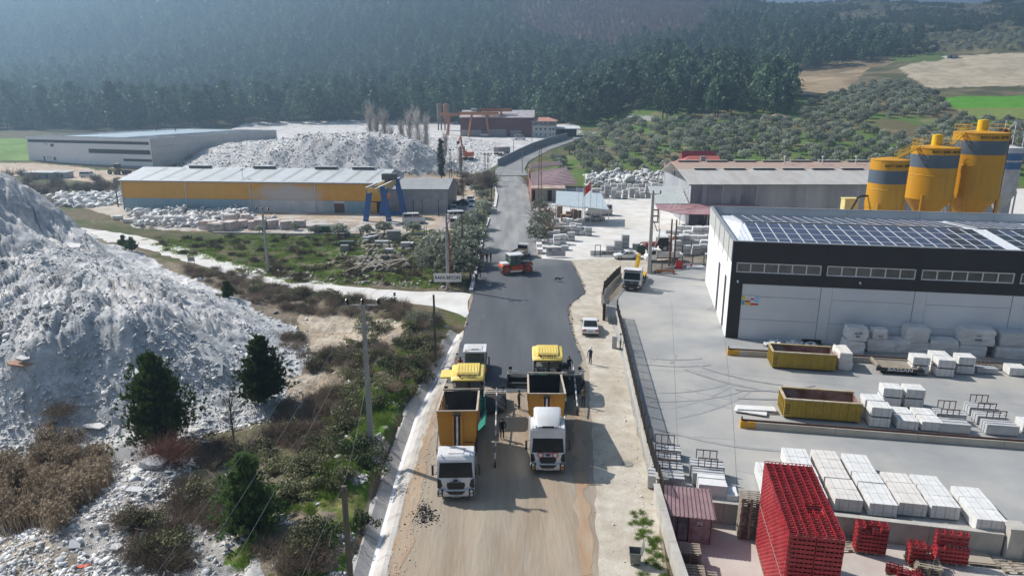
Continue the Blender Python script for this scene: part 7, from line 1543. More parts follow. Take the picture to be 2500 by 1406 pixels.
def cabtruck(name,label,loc,rz,style):
 t=thing(name,label,'truck',loc,rz); hi=style=='high'; merc=style=='merc'
 zr=3.35 if hi else 2.98; W_=1.22; yb=2.25 if hi else 2.0
 # cab shell: profile with raked windscreen
 prof=[(0.02,1.0),(0.0,1.45),(.10,1.62),(.34,2.62),(.48,zr-.12),(.70,zr),(yb-.1,zr),(yb,zr-.1),(yb,.62),(.02,.62)]
 s=MB(); s.ext(prof,-W_,W_); s.build('cab',V_white,t,bevel=.06,smooth=True)
 s=MB(); s.add([(-1.12,.085,1.64),(1.12,.085,1.64),(1.05,.325,2.60),(-1.05,.325,2.60),(-1.12,.12,1.64),(1.12,.12,1.64),(1.05,.36,2.60),(-1.05,.36,2.60)],[(0,1,2,3),(0,4,5,1),(2,6,7,3),(1,5,6,2),(0,3,7,4)]); s.build('windscreen',V_glass,t)
 for sx in (-1,1): s=MB(); s.bar((sx*.55,.07,1.68),(sx*.1,.11,1.78),.02); s.build('wiper',V_black,t)
 for sx in (-1,1):
  s=MB(); x=sx*(W_+.008); p=[(x,.52,1.72),(x,1.35,1.72),(x,1.35,2.5),(x,.62,2.5)]; s.add([(a+sx*.004,b,c) for a,b,c in p]+[(a-sx*.02,b,c) for a,b,c in p],[(0,1,2,3),(7,6,5,4),(0,4,5,1),(1,5,6,2),(2,6,7,3),(3,7,4,0)]); s.build('side_window',V_glass,t)
  s=MB(); s.box(min(x,x+sx*.006),max(x,x+sx*.006),1.42,1.45,.7,2.6); s.build('door_gap',V_black,t); s=MB(); s.cb(x+sx*.02,1.28,1.55,.03,.18,.05); s.build('door_handle',V_black,t)
  mirror(t,sx*W_,.45,2.05,sx)
  s=MB(); s.box(min(sx*.9,sx*1.22),max(sx*.9,sx*1.22),.35,1.25,.3,.6); s.build('step',V_black,t,bevel=.02)
  s=MB(); s.ext([(1.0,.62),(1.12,1.0),(1.45,1.22),(1.9,1.22),(2.2,1.0),(2.3,.7),(2.2,.7),(2.1,.95),(1.85,1.12),(1.5,1.12),(1.2,.95),(1.1,.62)],sx*.85,sx*1.24); s.build('mudguard',V_black,t)
 # front face
 dk=V_black
 if merc:
  s=MB(); s.add([(-1.05,-.03,1.5),(1.05,-.03,1.5),(.92,-.03,1.0),(-.92,-.03,1.0),(-1.05,.05,1.5),(1.05,.05,1.5),(.92,.05,1.0),(-.92,.05,1.0)],[(3,2,1,0),(0,1,5,4),(2,3,7,6),(1,2,6,5),(3,0,4,7)]); s.build('grille',dk,t)
  for z in (1.12,1.25,1.38): s=MB(); s.box(-.9,.9,-.05,-.031,z,z+.02); s.build('grille_bar',V_rim,t)
  s=MB(); s.lathe([(.17,-.02),(.17,.02),(.13,.02),(.13,-.02)],n=16); o=s.build('round_emblem',V_rim,t); o.location=(0,-.07,1.3); o.rotation_euler=(PI/2,0,0)
  for a in (90,210,330): s=MB(); s.bar((0,-.075,1.3),(.15*math.cos(math.radians(a)),-.075,1.3+.15*math.sin(math.radians(a))),.03,.02); s.build('emblem_arm',V_rim,t)
  s=MB(); s.ext([(-.14,.95),(.0,1.0),(.3,.98),(.3,.4),(-.08,.4),(-.14,.5)],-W_,W_); s.build('bumper',dk,t,bevel=.04)
  for sx in (-1,1): s=MB(); s.cb(sx*.95,-.135,.75,.36,.05,.2); s.build('headlight',V_lamp,t,bevel=.02)
 else:
  # black grille trapezoid, white cheeks, dark side ducts
  s=MB(); s.add([(-.56,-.035,1.34),(.56,-.035,1.34),(.60,-.035,1.1),(.46,-.035,.82),(-.46,-.035,.82),(-.60,-.035,1.1),(-.56,.05,1.34),(.56,.05,1.34),(.60,.05,1.1),(.46,.05,.82),(-.46,.05,.82),(-.60,.05,1.1)],[(5,4,3,2,1,0),(0,1,7,6),(1,2,8,7),(2,3,9,8),(3,4,10,9),(4,5,11,10),(5,0,6,11)]); s.build('grille',dk,t)
  for k in range(5): s=MB(); s.box(-.5,.5,-.05,-.036,.9+k*.09,.915+k*.09); s.build('grille_bar',V_frame,t)
  for sx in (-1,1):
   s=MB(); P=[(sx*1.2,-.012,1.62),(sx*.98,-.012,1.50),(sx*.88,-.012,1.12),(sx*1.02,-.012,.95),(sx*1.21,-.012,.95)]; P=P if sx<0 else P[::-1]; n=5; s.add([Vector(p) for p in P]+[Vector(p)+Vector((0,.05,0)) for p in P],[tuple(range(n))]+[(i,i+n,(i+1)%n+n,(i+1)%n) for i in range(n)]); s.build('side_duct',dk,t)
  s=MB(); s.ext([(-.16,.82),(-.02,.86),(.3,.86),(.3,.36),(-.10,.36),(-.17,.46)],-W_,W_); s.build('bumper',V_white,t,bevel=.05,smooth=True)
  s=MB(); s.add([(-.62,-.175,.78),(.62,-.175,.78),(.42,-.185,.56),(-.42,-.185,.56),(-.62,-.1,.78),(.62,-.1,.78),(.42,-.1,.56),(-.42,-.1,.56)],[(3,2,1,0),(0,1,5,4),(2,3,7,6),(1,2,6,5),(3,0,4,7)]); s.build('lower_grille',dk,t)
  for sx in (-1,1):
   s=MB(); s.box(min(sx*.82,sx*1.2),max(sx*.82,sx*1.2),-.185,-.1,.40,.93); hb=s.build('lamp_pod',dk,t,bevel=.03)
   for z,mm in ((.80,V_lamp),(.55,V_amb if hi else V_lamp)): s=MB(); s.cyl((sx*1.02,-.21,z),(sx*1.02,-.18,z),.105,n=14); s.build('headlight',mm,hb)
  s=MB(); s.lathe([(.16,0),(.16,.02),(0,.025)],n=20); o=s.build('oval_badge',mat('badge_blue',(.02,.04,.12),.3),t); o.location=(0,-.025,1.5); o.rotation_euler=(PI/2,0,0); o.scale=(1.15,.52,1)
  if hi:
   for sx in (-1,1): s=MB(); s.lathe([(.22,0),(.22,.012),(.16,.014),(.16,0)],n=20); o=s.build('round_sticker',mat('sticker_red',(.55,.03,.03),.5),t); o.location=(sx*.52,-.022,1.5); o.rotation_euler=(PI/2,0,0); s=MB(); s.lathe([(.15,0),(.15,.01),(0,.01)],n=16); o=s.build('sticker_face',mat('sticker_white',(.7,.7,.7),.5),t); o.location=(sx*.52,-.024,1.5); o.rotation_euler=(PI/2,0,0)
   s=MB(); s.box(-.45,.45,-.03,-.015,1.60,1.64); s.build('sticker_band',MATS['sticker_red'],t)
  else: text('DINAR 41',.17,V_black,t,(.0,-.02,1.40),(PI/2,0,0),ext=.003,xs=1.0)
 s=MB(); s.box(-.27,.27,-.21,-.186,.40,.52); pl=s.build('number_plate',mat('plate_white',(.65,.65,.65),.5),t); text('16 AAR 420',.085,V_black,pl,(0,-.213,.46),(PI/2,0,0),ext=.002)
 if hi:  # roof deflector and side fairings
  s=MB(); R_=[]
  for y,w,z in ((.55,.78,zr+.02),(.9,.86,zr+.25),(1.6,.98,zr+.62),(yb-.05,1.02,zr+.78)): R_.append([(-w,y,zr-.02),(w,y,zr-.02),(w*.96,y,z-.08),(w*.8,y,z),(-w*.8,y,z),(-w*.96,y,z-.08)])
  s.loft(R_); s.build('roof_deflector',V_white,t,smooth=True,bevel=.02)
  s=MB(); s.box(-.42,.42,.42,.50,zr-.02,zr+.12); s.build('air_intake',dk,t,bevel=.02)
  for sx in (-1,1): s=MB(); s.bar((sx*1.24,yb,1.9),(sx*1.28,yb+.45,1.9),.05,2.6); s.build('side_fairing',V_white,t)
  for sx in (-1,1): s=MB(); s.cyl((sx*.85,.55,zr),(sx*.85,.62,zr+.08),.06,n=8); s.build('roof_lamp',V_lamp,t)
 else:
  s=MB(); s.add([(-1.15,.42,zr-.06),(1.15,.42,zr-.06),(1.15,.18,zr-.28),(-1.15,.18,zr-.28)],[(3,2,1,0)]) if merc else s.box(-.5,.5,.8,1.4,zr+.001,zr+.05); s.build('sun_visor' if merc else 'roof_hatch',V_black if merc else V_white,t)
  for sx in (-1,1): s=MB(); s.cyl((sx*.95,.6,zr),(sx*.95,.6,zr+.1),.05,n=8); s.build('roof_lamp',V_lamp,t)
 # chassis
 s=MB(); s.box(-.45,-.3,1.2,9.3,.62,.95); s.box(.3,.45,1.2,9.3,.62,.95);
 for y in (2.6,4.2,6.0,7.8,9.2): s.box(-.3,.3,y,y+.12,.66,.9)
 s.build('chassis',V_frame,t)
 s=MB(); s.cyl((.95,2.7,.8),(.95,4.0,.8),.34,n=14); s.build('fuel_tank',V_rim,t); s=MB(); s.box(-1.2,-.6,2.7,3.7,.45,1.1); s.build('battery_box',V_frame,t,bevel=.02)
 for x in (-1.02,1.02): wheel(t,x,1.62,.51,.32)
 for y in ((3.3,) if not merc else ())+(6.6,8.0) if not merc else (5.2,6.6):
  for x in (-.95,.95): wheel(t,x,y,.51,.56)
 for sx in (-1,1):
  s=MB(); y0,y1=(5.9,8.7) if not merc else (4.5,7.3)
  s.box(min(sx*.65,sx*1.25),max(sx*.65,sx*1.25),y0,y1,1.12,1.16); s.box(min(sx*.65,sx*1.25),max(sx*.65,sx*1.25),y1,y1+.04,.6,1.16); s.build('wheel_cover',V_frame if not merc else K_ry,t)
 return t
def tub(t,yh,zh,L,H_,Wt,Wb,tilt,load):
 """tipper body hinged at its rear bottom edge"""
 h=thing('tipper_body',None,None,(0,yh,zh)); h.parent=t; h.rotation_euler=(-tilt,0,0)
 m=MB(); c=.35
 def ring(y,f=0,z0=0):
  w=Wt/2-f;b=Wb/2-f
  return [(-b+c*.3,y,z0+f),(b-c*.3,y,z0+f),(b+.05,y,z0+c),(w,y,H_),(w-.001,y,H_),(-w+.001,y,H_),(-w,y,H_),(-b-.05,y,z0+c)]
 w=Wt/2;b=Wb/2;th=.06
 def sec(y0,y1,fr):   # walls
  pass
 O=[(-b,0.0),(b,0.0),(b+.08,c),(w,H_),(-w,H_),(-b-.08,c)]
 I=[(-b+th,th),(b-th,th),(b+.08-th,c),(w-th,H_),(-w+th,H_),(-b-.08+th,c)]
 yF=-L;yR=0
 # outer shell faces
 vs=[(x,yF,z) for x,z in O]+[(x,yR,z) for x,z in O]+[(x,yF+th,z) for x,z in I]+[(x,yR-th,z) for x,z in I]
 fs=[(5,4,3,2,1,0),(6,7,8,9,10,11)]
 for i in (5,0,1,2): j=(i+1)%6; fs.append((i,j,j+6,i+6)); fs.append((i+12,i+18,j+18,j+12))
 fs+= [(12,13,14,15,16,17),(23,22,21,20,19,18)]
 fs+= [(2+0,3,9,8) ]
 m.add(vs,fs); o=m.build('tub_shell',[V_orng],h);
 me=o.data; me.materials.append(V_tar if load else mat('tub_inside',(.03,.03,.03),.8,c2=(.07,.06,.05),scale=1))
 for p in me.polygons:
  if all(v>=12 for v in p.vertices): p.material_index=1
 # rim
 s=MB(); s.box(-w-.05,w+.05,yF-.06,yF+.08,H_,H_+.07); s.box(-w-.05,-w+.09,yF+.081,yR+.02,H_,H_+.07); s.box(w-.09,w+.05,yF+.081,yR+.02,H_,H_+.07); s.build('rim',V_rimx,h)
 s=MB(); s.box(-w-.02,w+.02,yR-.12,yR+.03,H_+.071,H_+.2); s.box(-w-.03,-w+.12,yR-.05,yR+.08,.1,H_+.2); s.box(w-.12,w+.03,yR-.05,yR+.08,.1,H_+.2); s.build('tail_frame',V_rimx,h)
 # front panel: centre recess with hoist cylinder, framed panels
 for x0,x1 in ((-w+.1,-.42),(.42,w-.1)): s=MB(); s.box(x0,x1,yF-.04,yF-.005,H_-.18,H_-.02); s.build('front_rail',V_orng,h)
 for sx in (-1,1): s=MB(); s.box(min(sx*.22,sx*.36),max(sx*.22,sx*.36),yF-.16,yF-.005,.1,H_-.1); s.build('front_post',V_orng,h)
 s=MB(); s.box(-.215,.215,yF-.02,yF-.004,.1,H_-.25); s.build('recess',V_frame,h)
 s=MB(); s.box(-.3,.3,yF-.2,yF-.005,H_-.24,H_-.12); s.build('hoist_bracket',V_frame,h)
 s=MB(); s.cyl((0,yF-.12,-.6),(0,yF-.10,H_-.3),.085,n=10); s.build('hoist_cylinder',mat('chrome_grey',(.6,.6,.62),.3,metal=.4),h)
 s=MB(); s.box(.5,w-.25,yF-.02,yF-.006,.28,.34); s.build('panel_slot',V_frame,h)
 for sx in (-1,1):
  for k in range(5): y=yF+.7+k*(L-1.0)/4; s=MB(); s.bar((sx*(b+.10),y,c+.05),(sx*(w+.035),y,H_-.05),.10,.06); s.build('side_rib',V_orng,h)
 if load:
  n=14; X,Y=np.meshgrid(np.linspace(-w+.12,w-.12,n),np.linspace(yF+.1,yR-.4,n)); Z=H_*.45+.35*np.exp(-((X/.8)**2+((Y+L*.6)/1.5)**2))+.08*fbm(X*3,Y*3,3,5)-.2*np.abs(X)
  Z=Z-.35*sstep(-2,0,Y); I_=np.arange(n*n).reshape(n,n); F=np.stack([I_[:-1,:-1],I_[:-1,1:],I_[1:,1:],I_[1:,:-1]],-1).reshape(-1,4); o=inst('asphalt_load',npmesh('asphalt_load',np.stack([X,Y,Z],-1).reshape(-1,3),F,V_tar,smooth=True),parent=h); o['kind']='stuff'
 else:
  for x,mm in ((-.7,'(.3)'),(-.1,''),(.5,'')): s=MB(); s.cb(x,yF+.35,.35,.5,.3,.12,rz=x); s.build('tar_scrap',mat('scrap_teal',(.10,.22,.20),.7,c2=(.4,.42,.4)),h)
  s=MB(); s.bar((-w+.35,yR-1.2,.7),(-w+.35,yR-1.3,1.7),.05); s.cb(-w+.35,yR-1.2,.62,.2,.03,.15); s.build('shovel',V_rim,h)
 return h
TL=cabtruck('tipper_truck','white cabbed tipper truck with raised empty orange body, left of the pair',(G(1113,1228).x,39.6,0),math.radians(1.5),'low')
tub(TL,8.6,1.35,6.1,2.45,2.76,2.3,math.radians(11),False)
TR=cabtruck('tipper_truck','white high roofed tipper truck with loaded orange body, right of the pair',(G(1338,1168).x,42.9,0),math.radians(-1.0),'high')
tub(TR,9.2,1.25,6.0,2.3,2.76,2.3,math.radians(9),True)
for sx in (-1,): s=MB(); s.tube([(-1.35,3.2,.9),(-1.5,3.3,2.0),(-1.45,4.6,2.9)],.05,6); s.bar((-1.5,2.6,.5),(-1.5,3.6,.5),.06); s.bar((-1.4,2.9,.5),(-1.4,2.9,2.2),.05); s.build('side_ladder',V_rim,TL)
# ---- hook lift truck ----
hk=G(1541,712); HT_=cabtruck('hook_truck','white hook lift truck with yellow arm parked inside the yard gate',(hk.x,hk.y,0),math.radians(-17),'merc')
s=MB(); s.box(-.55,-.35,2.6,8.2,1.2,1.42); s.box(.35,.55,2.6,8.2,1.2,1.42); s.box(-.55,.55,7.9,8.2,1.0,1.19); s.build('lift_frame',K_ry,HT_)
s=MB(); s.bar((0,3.0,1.4),(.5,2.6,4.3),.5,.36); s.bar((.5,2.6,4.3),(.5,3.0,4.7),.36,.3); s.build('hook_arm',K_ry,HT_)
s=MB(); s.bar((0,4.6,1.5),(0,2.9,1.5),.4,.3); s.build('arm_base',mat('rust_brown',(.22,.10,.04),.8),HT_)
s=MB(); s.box(-.3,.3,2.2,2.5,1.2,2.4); s.cyl((-.9,2.35,1.0),(-.9,2.35,2.9),.08,n=8); s.build('air_stack',V_black,HT_)
# ---- pavers ----
P_teal=mat('paver_teal',(.015,.20,.15),.45,c2=(.03,.26,.2),scale=1,dirt=(.05,.09,.08),dscale=1.5,damt=.5); P_yel=mat('paver_yellow',(.78,.58,.12),.45,c2=(.84,.66,.2),scale=.6)
P_gr=mat('paver_grey',(.16,.17,.18),.6,c2=(.24,.25,.26),scale=1.5); P_dk=mat('paver_dark',(.02,.02,.022),.7,c2=(.04,.04,.04),scale=2)
def paver(label,loc,rz,ext,wl,wr,beam,yscr):
 """origin under the front of the hopper; the machine stretches back along +y"""
 t=thing('asphalt_paver',label,'paver',loc,rz)
 for sx in (-1,1):      # crawler tracks
  s=MB(); s.ext([(1.2,.05),(4.9,.05),(5.25,.35),(5.25,.6),(4.95,.85),(1.2,.85),(.9,.6),(.9,.35)],sx*.85,sx*1.2); tr=s.build('crawler_track',P_dk,t)
  for k in range(12): s=MB(); s.box(min(sx*.84,sx*1.22),max(sx*.84,sx*1.22),1.2+k*.32,1.32+k*.32,0.0,.049); s.build('track_shoe',P_dk,tr)
 s=MB(); s.box(-1.2,1.2,2.2,5.3,.9,1.75); s.build('body',P_teal,t,bevel=.05); s=MB(); s.box(-1.15,1.15,2.3,3.1,1.76,2.05); s.build('engine_hood',P_teal,t,bevel=.06)
 s=MB(); s.box(-.9,-.1,2.24,2.28,1.0,1.6); s.build('hood_grille',P_dk,t)
 # hopper with folded wings
 for sx in (-1,1): s=MB(); s.add([(sx*.9,-.4,.55),(sx*1.42,-.4,1.15),(sx*1.46,2.1,1.2),(sx*.9,2.1,.55),(sx*.9,-.4,.47),(sx*1.50,-.4,1.1),(sx*1.54,2.1,1.15),(sx*.9,2.1,.47)],[(0,1,2,3),(7,6,5,4),(0,4,5,1),(1,5,6,2),(2,6,7,3)]); s.build('hopper_wing',P_teal,t)
 s=MB(); s.box(-.9,.9,-.4,2.18,.45,.54); s.build('hopper_floor',P_dk,t)
 s=MB(); s.cyl((-.9,-.55,.55),(.9,-.55,.55),.13,n=10); s.build('push_roller',P_gr,t)
 # operator platform, seats, console, posts
 s=MB(); s.box(-1.25,1.25,3.4,5.4,1.76,1.82); s.build('platform',P_dk,t)
 for x in (-.85,.85): s=MB(); s.box(x-.25,x+.25,4.4,4.9,2.1,2.22); s.box(x-.25,x+.25,4.9,5.0,2.22,2.9); s.box(x-.08,x+.08,4.6,4.75,1.82,2.1); s.build('seat',P_dk,t,bevel=.03)
 s=MB(); s.add([(-1.0,3.55,2.6),(1.0,3.55,2.6),(1.0,3.95,2.85),(-1.0,3.95,2.85),(-1.0,3.55,2.4),(1.0,3.55,2.4),(1.0,3.95,2.6),(-1.0,3.95,2.6)],[(0,1,2,3),(7,6,5,4),(0,4,5,1),(1,5,6,2),(2,6,7,3),(3,7,4,0)]); s.box(-.1,.1,3.65,3.85,1.82,2.4); s.build('console',P_gr,t)
 for x in (-1.15,1.15):
  for y in (3.2,5.3): s=MB(); s.bar((x,y,1.8),(x,y,3.55),.07); s.build('canopy_post',P_dk,t)
 s=MB(); s.cyl((.1,3.0,2.0),(.1,2.95,3.6),.09,n=8); s.build('exhaust_pipe',P_dk,t)
 for z in (2.3,2.8):
  for sx in (-1,1): s=MB(); s.bar((sx*1.3,3.4,z),(sx*1.3,5.4,z),.04); s.build('guard_rail',P_gr,t)
 # canopy: moulded roof with sloping nose
 s=MB(); R_=[]
 for y,z0,z1,w in ((2.55,3.50,3.58,1.30),(2.75,3.50,3.72,1.36),(3.1,3.55,3.86,1.38),(5.0,3.62,3.98,1.38),(5.25,3.62,3.86,1.34)): R_.append([(-w,y,z0),(w,y,z0),(w,y,z1-.12),(w-.12,y,z1),(-w+.12,y,z1),(-w,y,z1-.12)])
 s.loft(R_[::-1]); cnp=s.build('canopy',P_yel,t,bevel=.02,smooth=True)
 s=MB(); R_=[]
 for y,z,w in ((2.95,3.87,.95),(3.15,4.05,.98),(5.0,4.10,1.02),(5.15,3.98,1.0)): R_.append([(-w,y,3.8),(w,y,3.8),(w*.93,y,z),(-w*.93,y,z)])
 s.loft(R_[::-1]); s.build('canopy_dome',P_yel,t,bevel=.02)
 for k in range(7): s=MB(); s.box(-.75+k*.25-.012,-.75+k*.25+.012,3.3,4.9,4.075,4.105); s.build('canopy_groove',mat('paver_yellow_dark',(.5,.36,.06),.5),cnp)
 text('VÖGELE',.34,P_dk,cnp,(0,2.81,3.83),(math.radians(48),0,0),ext=.006,xs=1.15)
 if ext: s=MB(); s.box(-2.25,-1.385,3.0,4.6,3.55,3.68); s.build('canopy_extension',P_yel,t,bevel=.03)
 s=MB(); s.cyl((-.75,2.9,3.86),(-.75,2.9,4.02),.07,n=8); s.build('beacon',V_amb,t)
 # screed behind, with end boxes and augers
 s=MB(); s.box(-1.5,1.5,yscr,yscr+.9,.08,.75); s.box(-1.5,1.5,yscr+.9,yscr+1.2,.55,.62); s.build('screed',P_gr,t)
 for sx,wd in ((-1,wl),(1,wr)):
  s=MB(); s.box(min(sx*1.51,sx*wd),max(sx*1.51,sx*wd),yscr+.2,yscr+1.0,.08,.6); se=s.build('screed_extension',P_dk,t)
  s=MB(); s.box(min(sx*(wd-1.0),sx*wd),max(sx*(wd-1.0),sx*wd),yscr+.1,yscr+.16,.9,.98); s.box(min(sx*(wd-1.0),sx*wd),max(sx*(wd-1.0),sx*wd),yscr+.6,yscr+.66,.9,.98); s.box(sx*wd-.03,sx*wd+.03,yscr+.16,yscr+.6,.9,.98); s.build('control_rail',mat('rail_pale',(.40,.38,.36),.6),se)
  s=MB(); s.box(sx*wd-.05,sx*wd+.05,yscr-.9,yscr+1.1,.02,.75); s.build('end_plate',P_dk,t)
  s=MB(); s.bar((sx*1.35,yscr+.3,.75),(sx*1.35,2.2,1.1),.14,.28); s.build('tow_arm',P_teal,t)
  s=MB(); s.bar((sx*wd*.93,yscr+.5,.6),(sx*wd*.93,yscr+.5,1.35),.04); s.cb(sx*wd*.93,yscr+.4,1.45,.3,.12,.25); s.build('remote_box',P_dk,t)
  s=MB(); s.bar((sx*wd,yscr-.7,.3),(sx*1.3,yscr-.9,.35),.3,.3); s.build('auger',P_dk,t)
 s=MB(); s.box(-1.2,1.2,5.31,yscr-.01,.5,1.3); s.build('rear_deck',P_dk,t)
 # averaging beam carried beside the machine: jointed striped tube on posts
 bx,y0,y1,z0,z1=beam; p=Vector((bx,y0,z0));q=Vector((bx+.1,y1,z1)); n=14; lb=thing('averaging_beam',None,None,(0,0,0)); lb.parent=t
 for k in range(n): s=MB(); s.cyl(p.lerp(q,k/n),p.lerp(q,(k+.93)/n),.065,n=8); s.build('beam_joint',mat('beam_white',(.62,.62,.62),.4) if k%2==0 else P_gr,lb)
 for f in (.05,.5,.95): w=p.lerp(q,f); s=MB(); s.bar(w,(w.x,w.y,.15),.04); s.box(w.x-.06,w.x+.06,w.y-.3,w.y+.3,.06,.15); s.build('ski_foot',P_dk,lb)
 return t
PL_=paver('asphalt paver with yellow canopy and side shade, feeding from the left truck',(-3.55,48.6,0),math.radians(1),True,2.2,3.1,(2.25,-5.2,5.5,.9,1.6),5.6)
PR_=paver('asphalt paver with yellow canopy at the loaded right truck',(3.1,53.0,0),math.radians(-1),False,3.6,3.3,(2.35,-1.0,6.0,.9,1.8),5.6)
# big side hoppers on the screed ends
for t,sx,wd,y in ((PL_,1,1.35,5.5),(PR_,1,1.35,5.0)):
 s=MB(); s.add([(wd,y-2.2,.35),(wd+1.7,y-1.6,.35),(wd+1.75,y-.1,1.15),(wd,y-.1,1.15),(wd,y,.35),(wd+1.75,y,.35)],[(0,1,2,3),(3,2,5,4),(1,5,2),(0,3,4),(0,4,5,1)]); s.build('material_guard',P_dk,t)
 s=MB(); s.bar((wd+.1,y-.05,1.25),(wd+1.7,y-.05,1.25),.07); s.bar((wd+.1,y+.35,1.25),(wd+1.7,y+.35,1.25),.07); s.bar((wd+.1,y-.05,1.25),(wd+.1,y+.35,1.25),.07); s.bar((wd+1.7,y-.05,1.25),(wd+1.7,y+.35,1.25),.07); s.build('guard_frame',MATS['rail_pale'] if 'rail_pale' in MATS else P_gr,t)
s=MB(); s.bar((1.3,4.3,2.1),(2.3,5.0,1.5),.9,.25); s.build('side_console',P_gr,PR_); s=MB(); s.box(.9,1.9,4.2,4.9,1.9,2.5); s.build('tool_box',P_dk,PR_,bevel=.04)
# ---- pneumatic roller with white roofed cab ----
t=thing('pneumatic_roller','roller with square white cab roof behind the left paver','roller',(-3.45,59.0,0),0)
s=MB(); s.box(-1.0,1.0,0,4.6,.75,1.45); s.build('body',mat('roller_body',(.22,.21,.20),.6,c2=(.32,.3,.28)),t,bevel=.08); s=MB(); s.box(-.9,.9,2.6,4.5,1.46,1.8); s.build('engine_hood',MATS['roller_body'],t,bevel=.08)
s=MB(); s.ext([(.35,1.46),(.15,2.0),(.35,2.85),(2.0,2.85),(2.0,1.46)],-.9,.9); s.build('cab_glass',mat('green_glass',(.05,.09,.085),.1,c2=(.12,.16,.15),scale=.8,spec=.7),t)
for x in (-.92,.92):
 for y0,y1 in ((.3,.35),(1.95,2.0)): s=MB(); s.bar((x,y0,1.4),(x,y1,2.86),.08); s.build('cab_post',V_white,t)
s=MB(); s.box(-1.08,1.08,.1,2.2,2.87,3.02); s.build('cab_roof',V_white,t,bevel=.05); s=MB(); s.box(-.7,.7,.45,1.8,3.021,3.07); rh=s.build('roof_hatch',V_dusty,t,bevel=.02); s=MB(); s.box(-.35,.35,.5,.75,3.071,3.09); s.build('hatch_frame',P_gr,rh)
for k in range(4): wheel(t,-.75+k*.5,.45,.45,.3)
for k in range(4): wheel(t,-.75+k*.5,4.1,.45,.3)
for x in (-1.02,1.02): s=MB(); s.cb(x,.1,1.2,.16,.3,.4); s.build('side_lamp',mat('roller_orange',(.62,.10,.02),.5),t,bevel=.02); mirror(t,x,.3,2.1,1 if x>0 else -1)
s=MB(); s.cyl((-.8,.3,3.02),(-.8,.3,3.16),.06,n=8); s.build('beacon',V_amb,t)
# ---- red orange tandem roller ----
rg=G(1260,668); t=thing('tandem_roller','red orange tandem drum roller crossing the fresh asphalt','roller',(rg.x-.1,rg.y+.3,0),math.radians(-72))
# local: length along y, front drum at -y
R_o=mat('roller_red',(.58,.055,.015),.45,c2=(.68,.09,.02),scale=.8,dirt=(.25,.06,.03),dscale=1.5,damt=.5); R_d=mat('drum_steel',(.16,.15,.15),.35,c2=(.24,.23,.22),metal=.6)
for y in (-1.75,1.75):
 s=MB(); s.lathe([(.68,-.98),(.70,-.94),(.70,.94),(.68,.98),(.55,.98),(.55,.9),(0,.9)],n=32); s.lathe([(0,-.9),(.55,-.9),(.55,-.98),(.68,-.98)],n=32); o=s.build('drum',R_d,t,smooth=True); o.rotation_euler=(0,PI/2,0); o.location=(0,y,.70)
 for sx in (-1,1):
  s=MB(); s.lathe([(.40,0),(.40,.06),(.2,.1),(0,.1)],n=20); o=s.build('drum_hub',R_o,t); o.rotation_euler=(0,sx*PI/2,0); o.location=(sx*.93,y,.70)
 s=MB(); s.ext([(y-.72,1.2),(y-.62,1.42),(y-.35,1.6),(y+.35,1.6),(y+.62,1.42),(y+.72,1.2),(y+.6,1.2),(y+.45,1.46),(y-.45,1.46),(y-.6,1.2)],-1.05,1.05); s.build('drum_cover',R_o,t,bevel=.03)
 for sx in (-1,1): s=MB(); s.box(min(sx*1.0,sx*1.1),max(sx*1.0,sx*1.1),y-.22,y+.22,.55,1.3); s.build('drum_yoke',R_o,t)
s=MB(); s.box(-.95,.95,-1.0,1.0,.65,1.35); s.build('frame',R_o,t,bevel=.05); s=MB(); s.ext([(.9,1.36),(1.0,1.75),(2.3,1.75),(2.55,1.5),(2.55,1.36)],-.8,.8); s.build('engine_hood',mat('hood_dark',(.05,.05,.055),.5),t,bevel=.05)
s=MB(); s.box(-.8,.8,-2.3,-1.15,1.56,1.78); s.build('front_deck',V_white,t,bevel=.04)
s=MB(); s.ext([(-.95,1.36),(-1.0,2.0),(-.85,2.85),(.55,2.85),(.6,1.36)],-.74,.74); s.build('cab_glass',MATS['green_glass'],t)
for x in (-.84,.84):
 for a,b_ in (((-1.07,1.3),(-.93,2.87)),((.80,1.3),(.77,2.87)),((-.1,1.3),(-.1,2.87))): s=MB(); s.bar((x,a[0],a[1]),(x,b_[0],b_[1]),.07); s.build('cab_post',P_dk,t)
s=MB(); s.box(-1.0,1.0,-1.2,1.0,2.87,3.05); s.build('cab_roof',V_white,t,bevel=.06)
s=MB(); s.bar((-1.35,-1.0,1.4),(-1.35,-1.0,2.7),.9,.04,up=(0,1,0)); o=s.build('open_door',MATS['green_glass'],t)
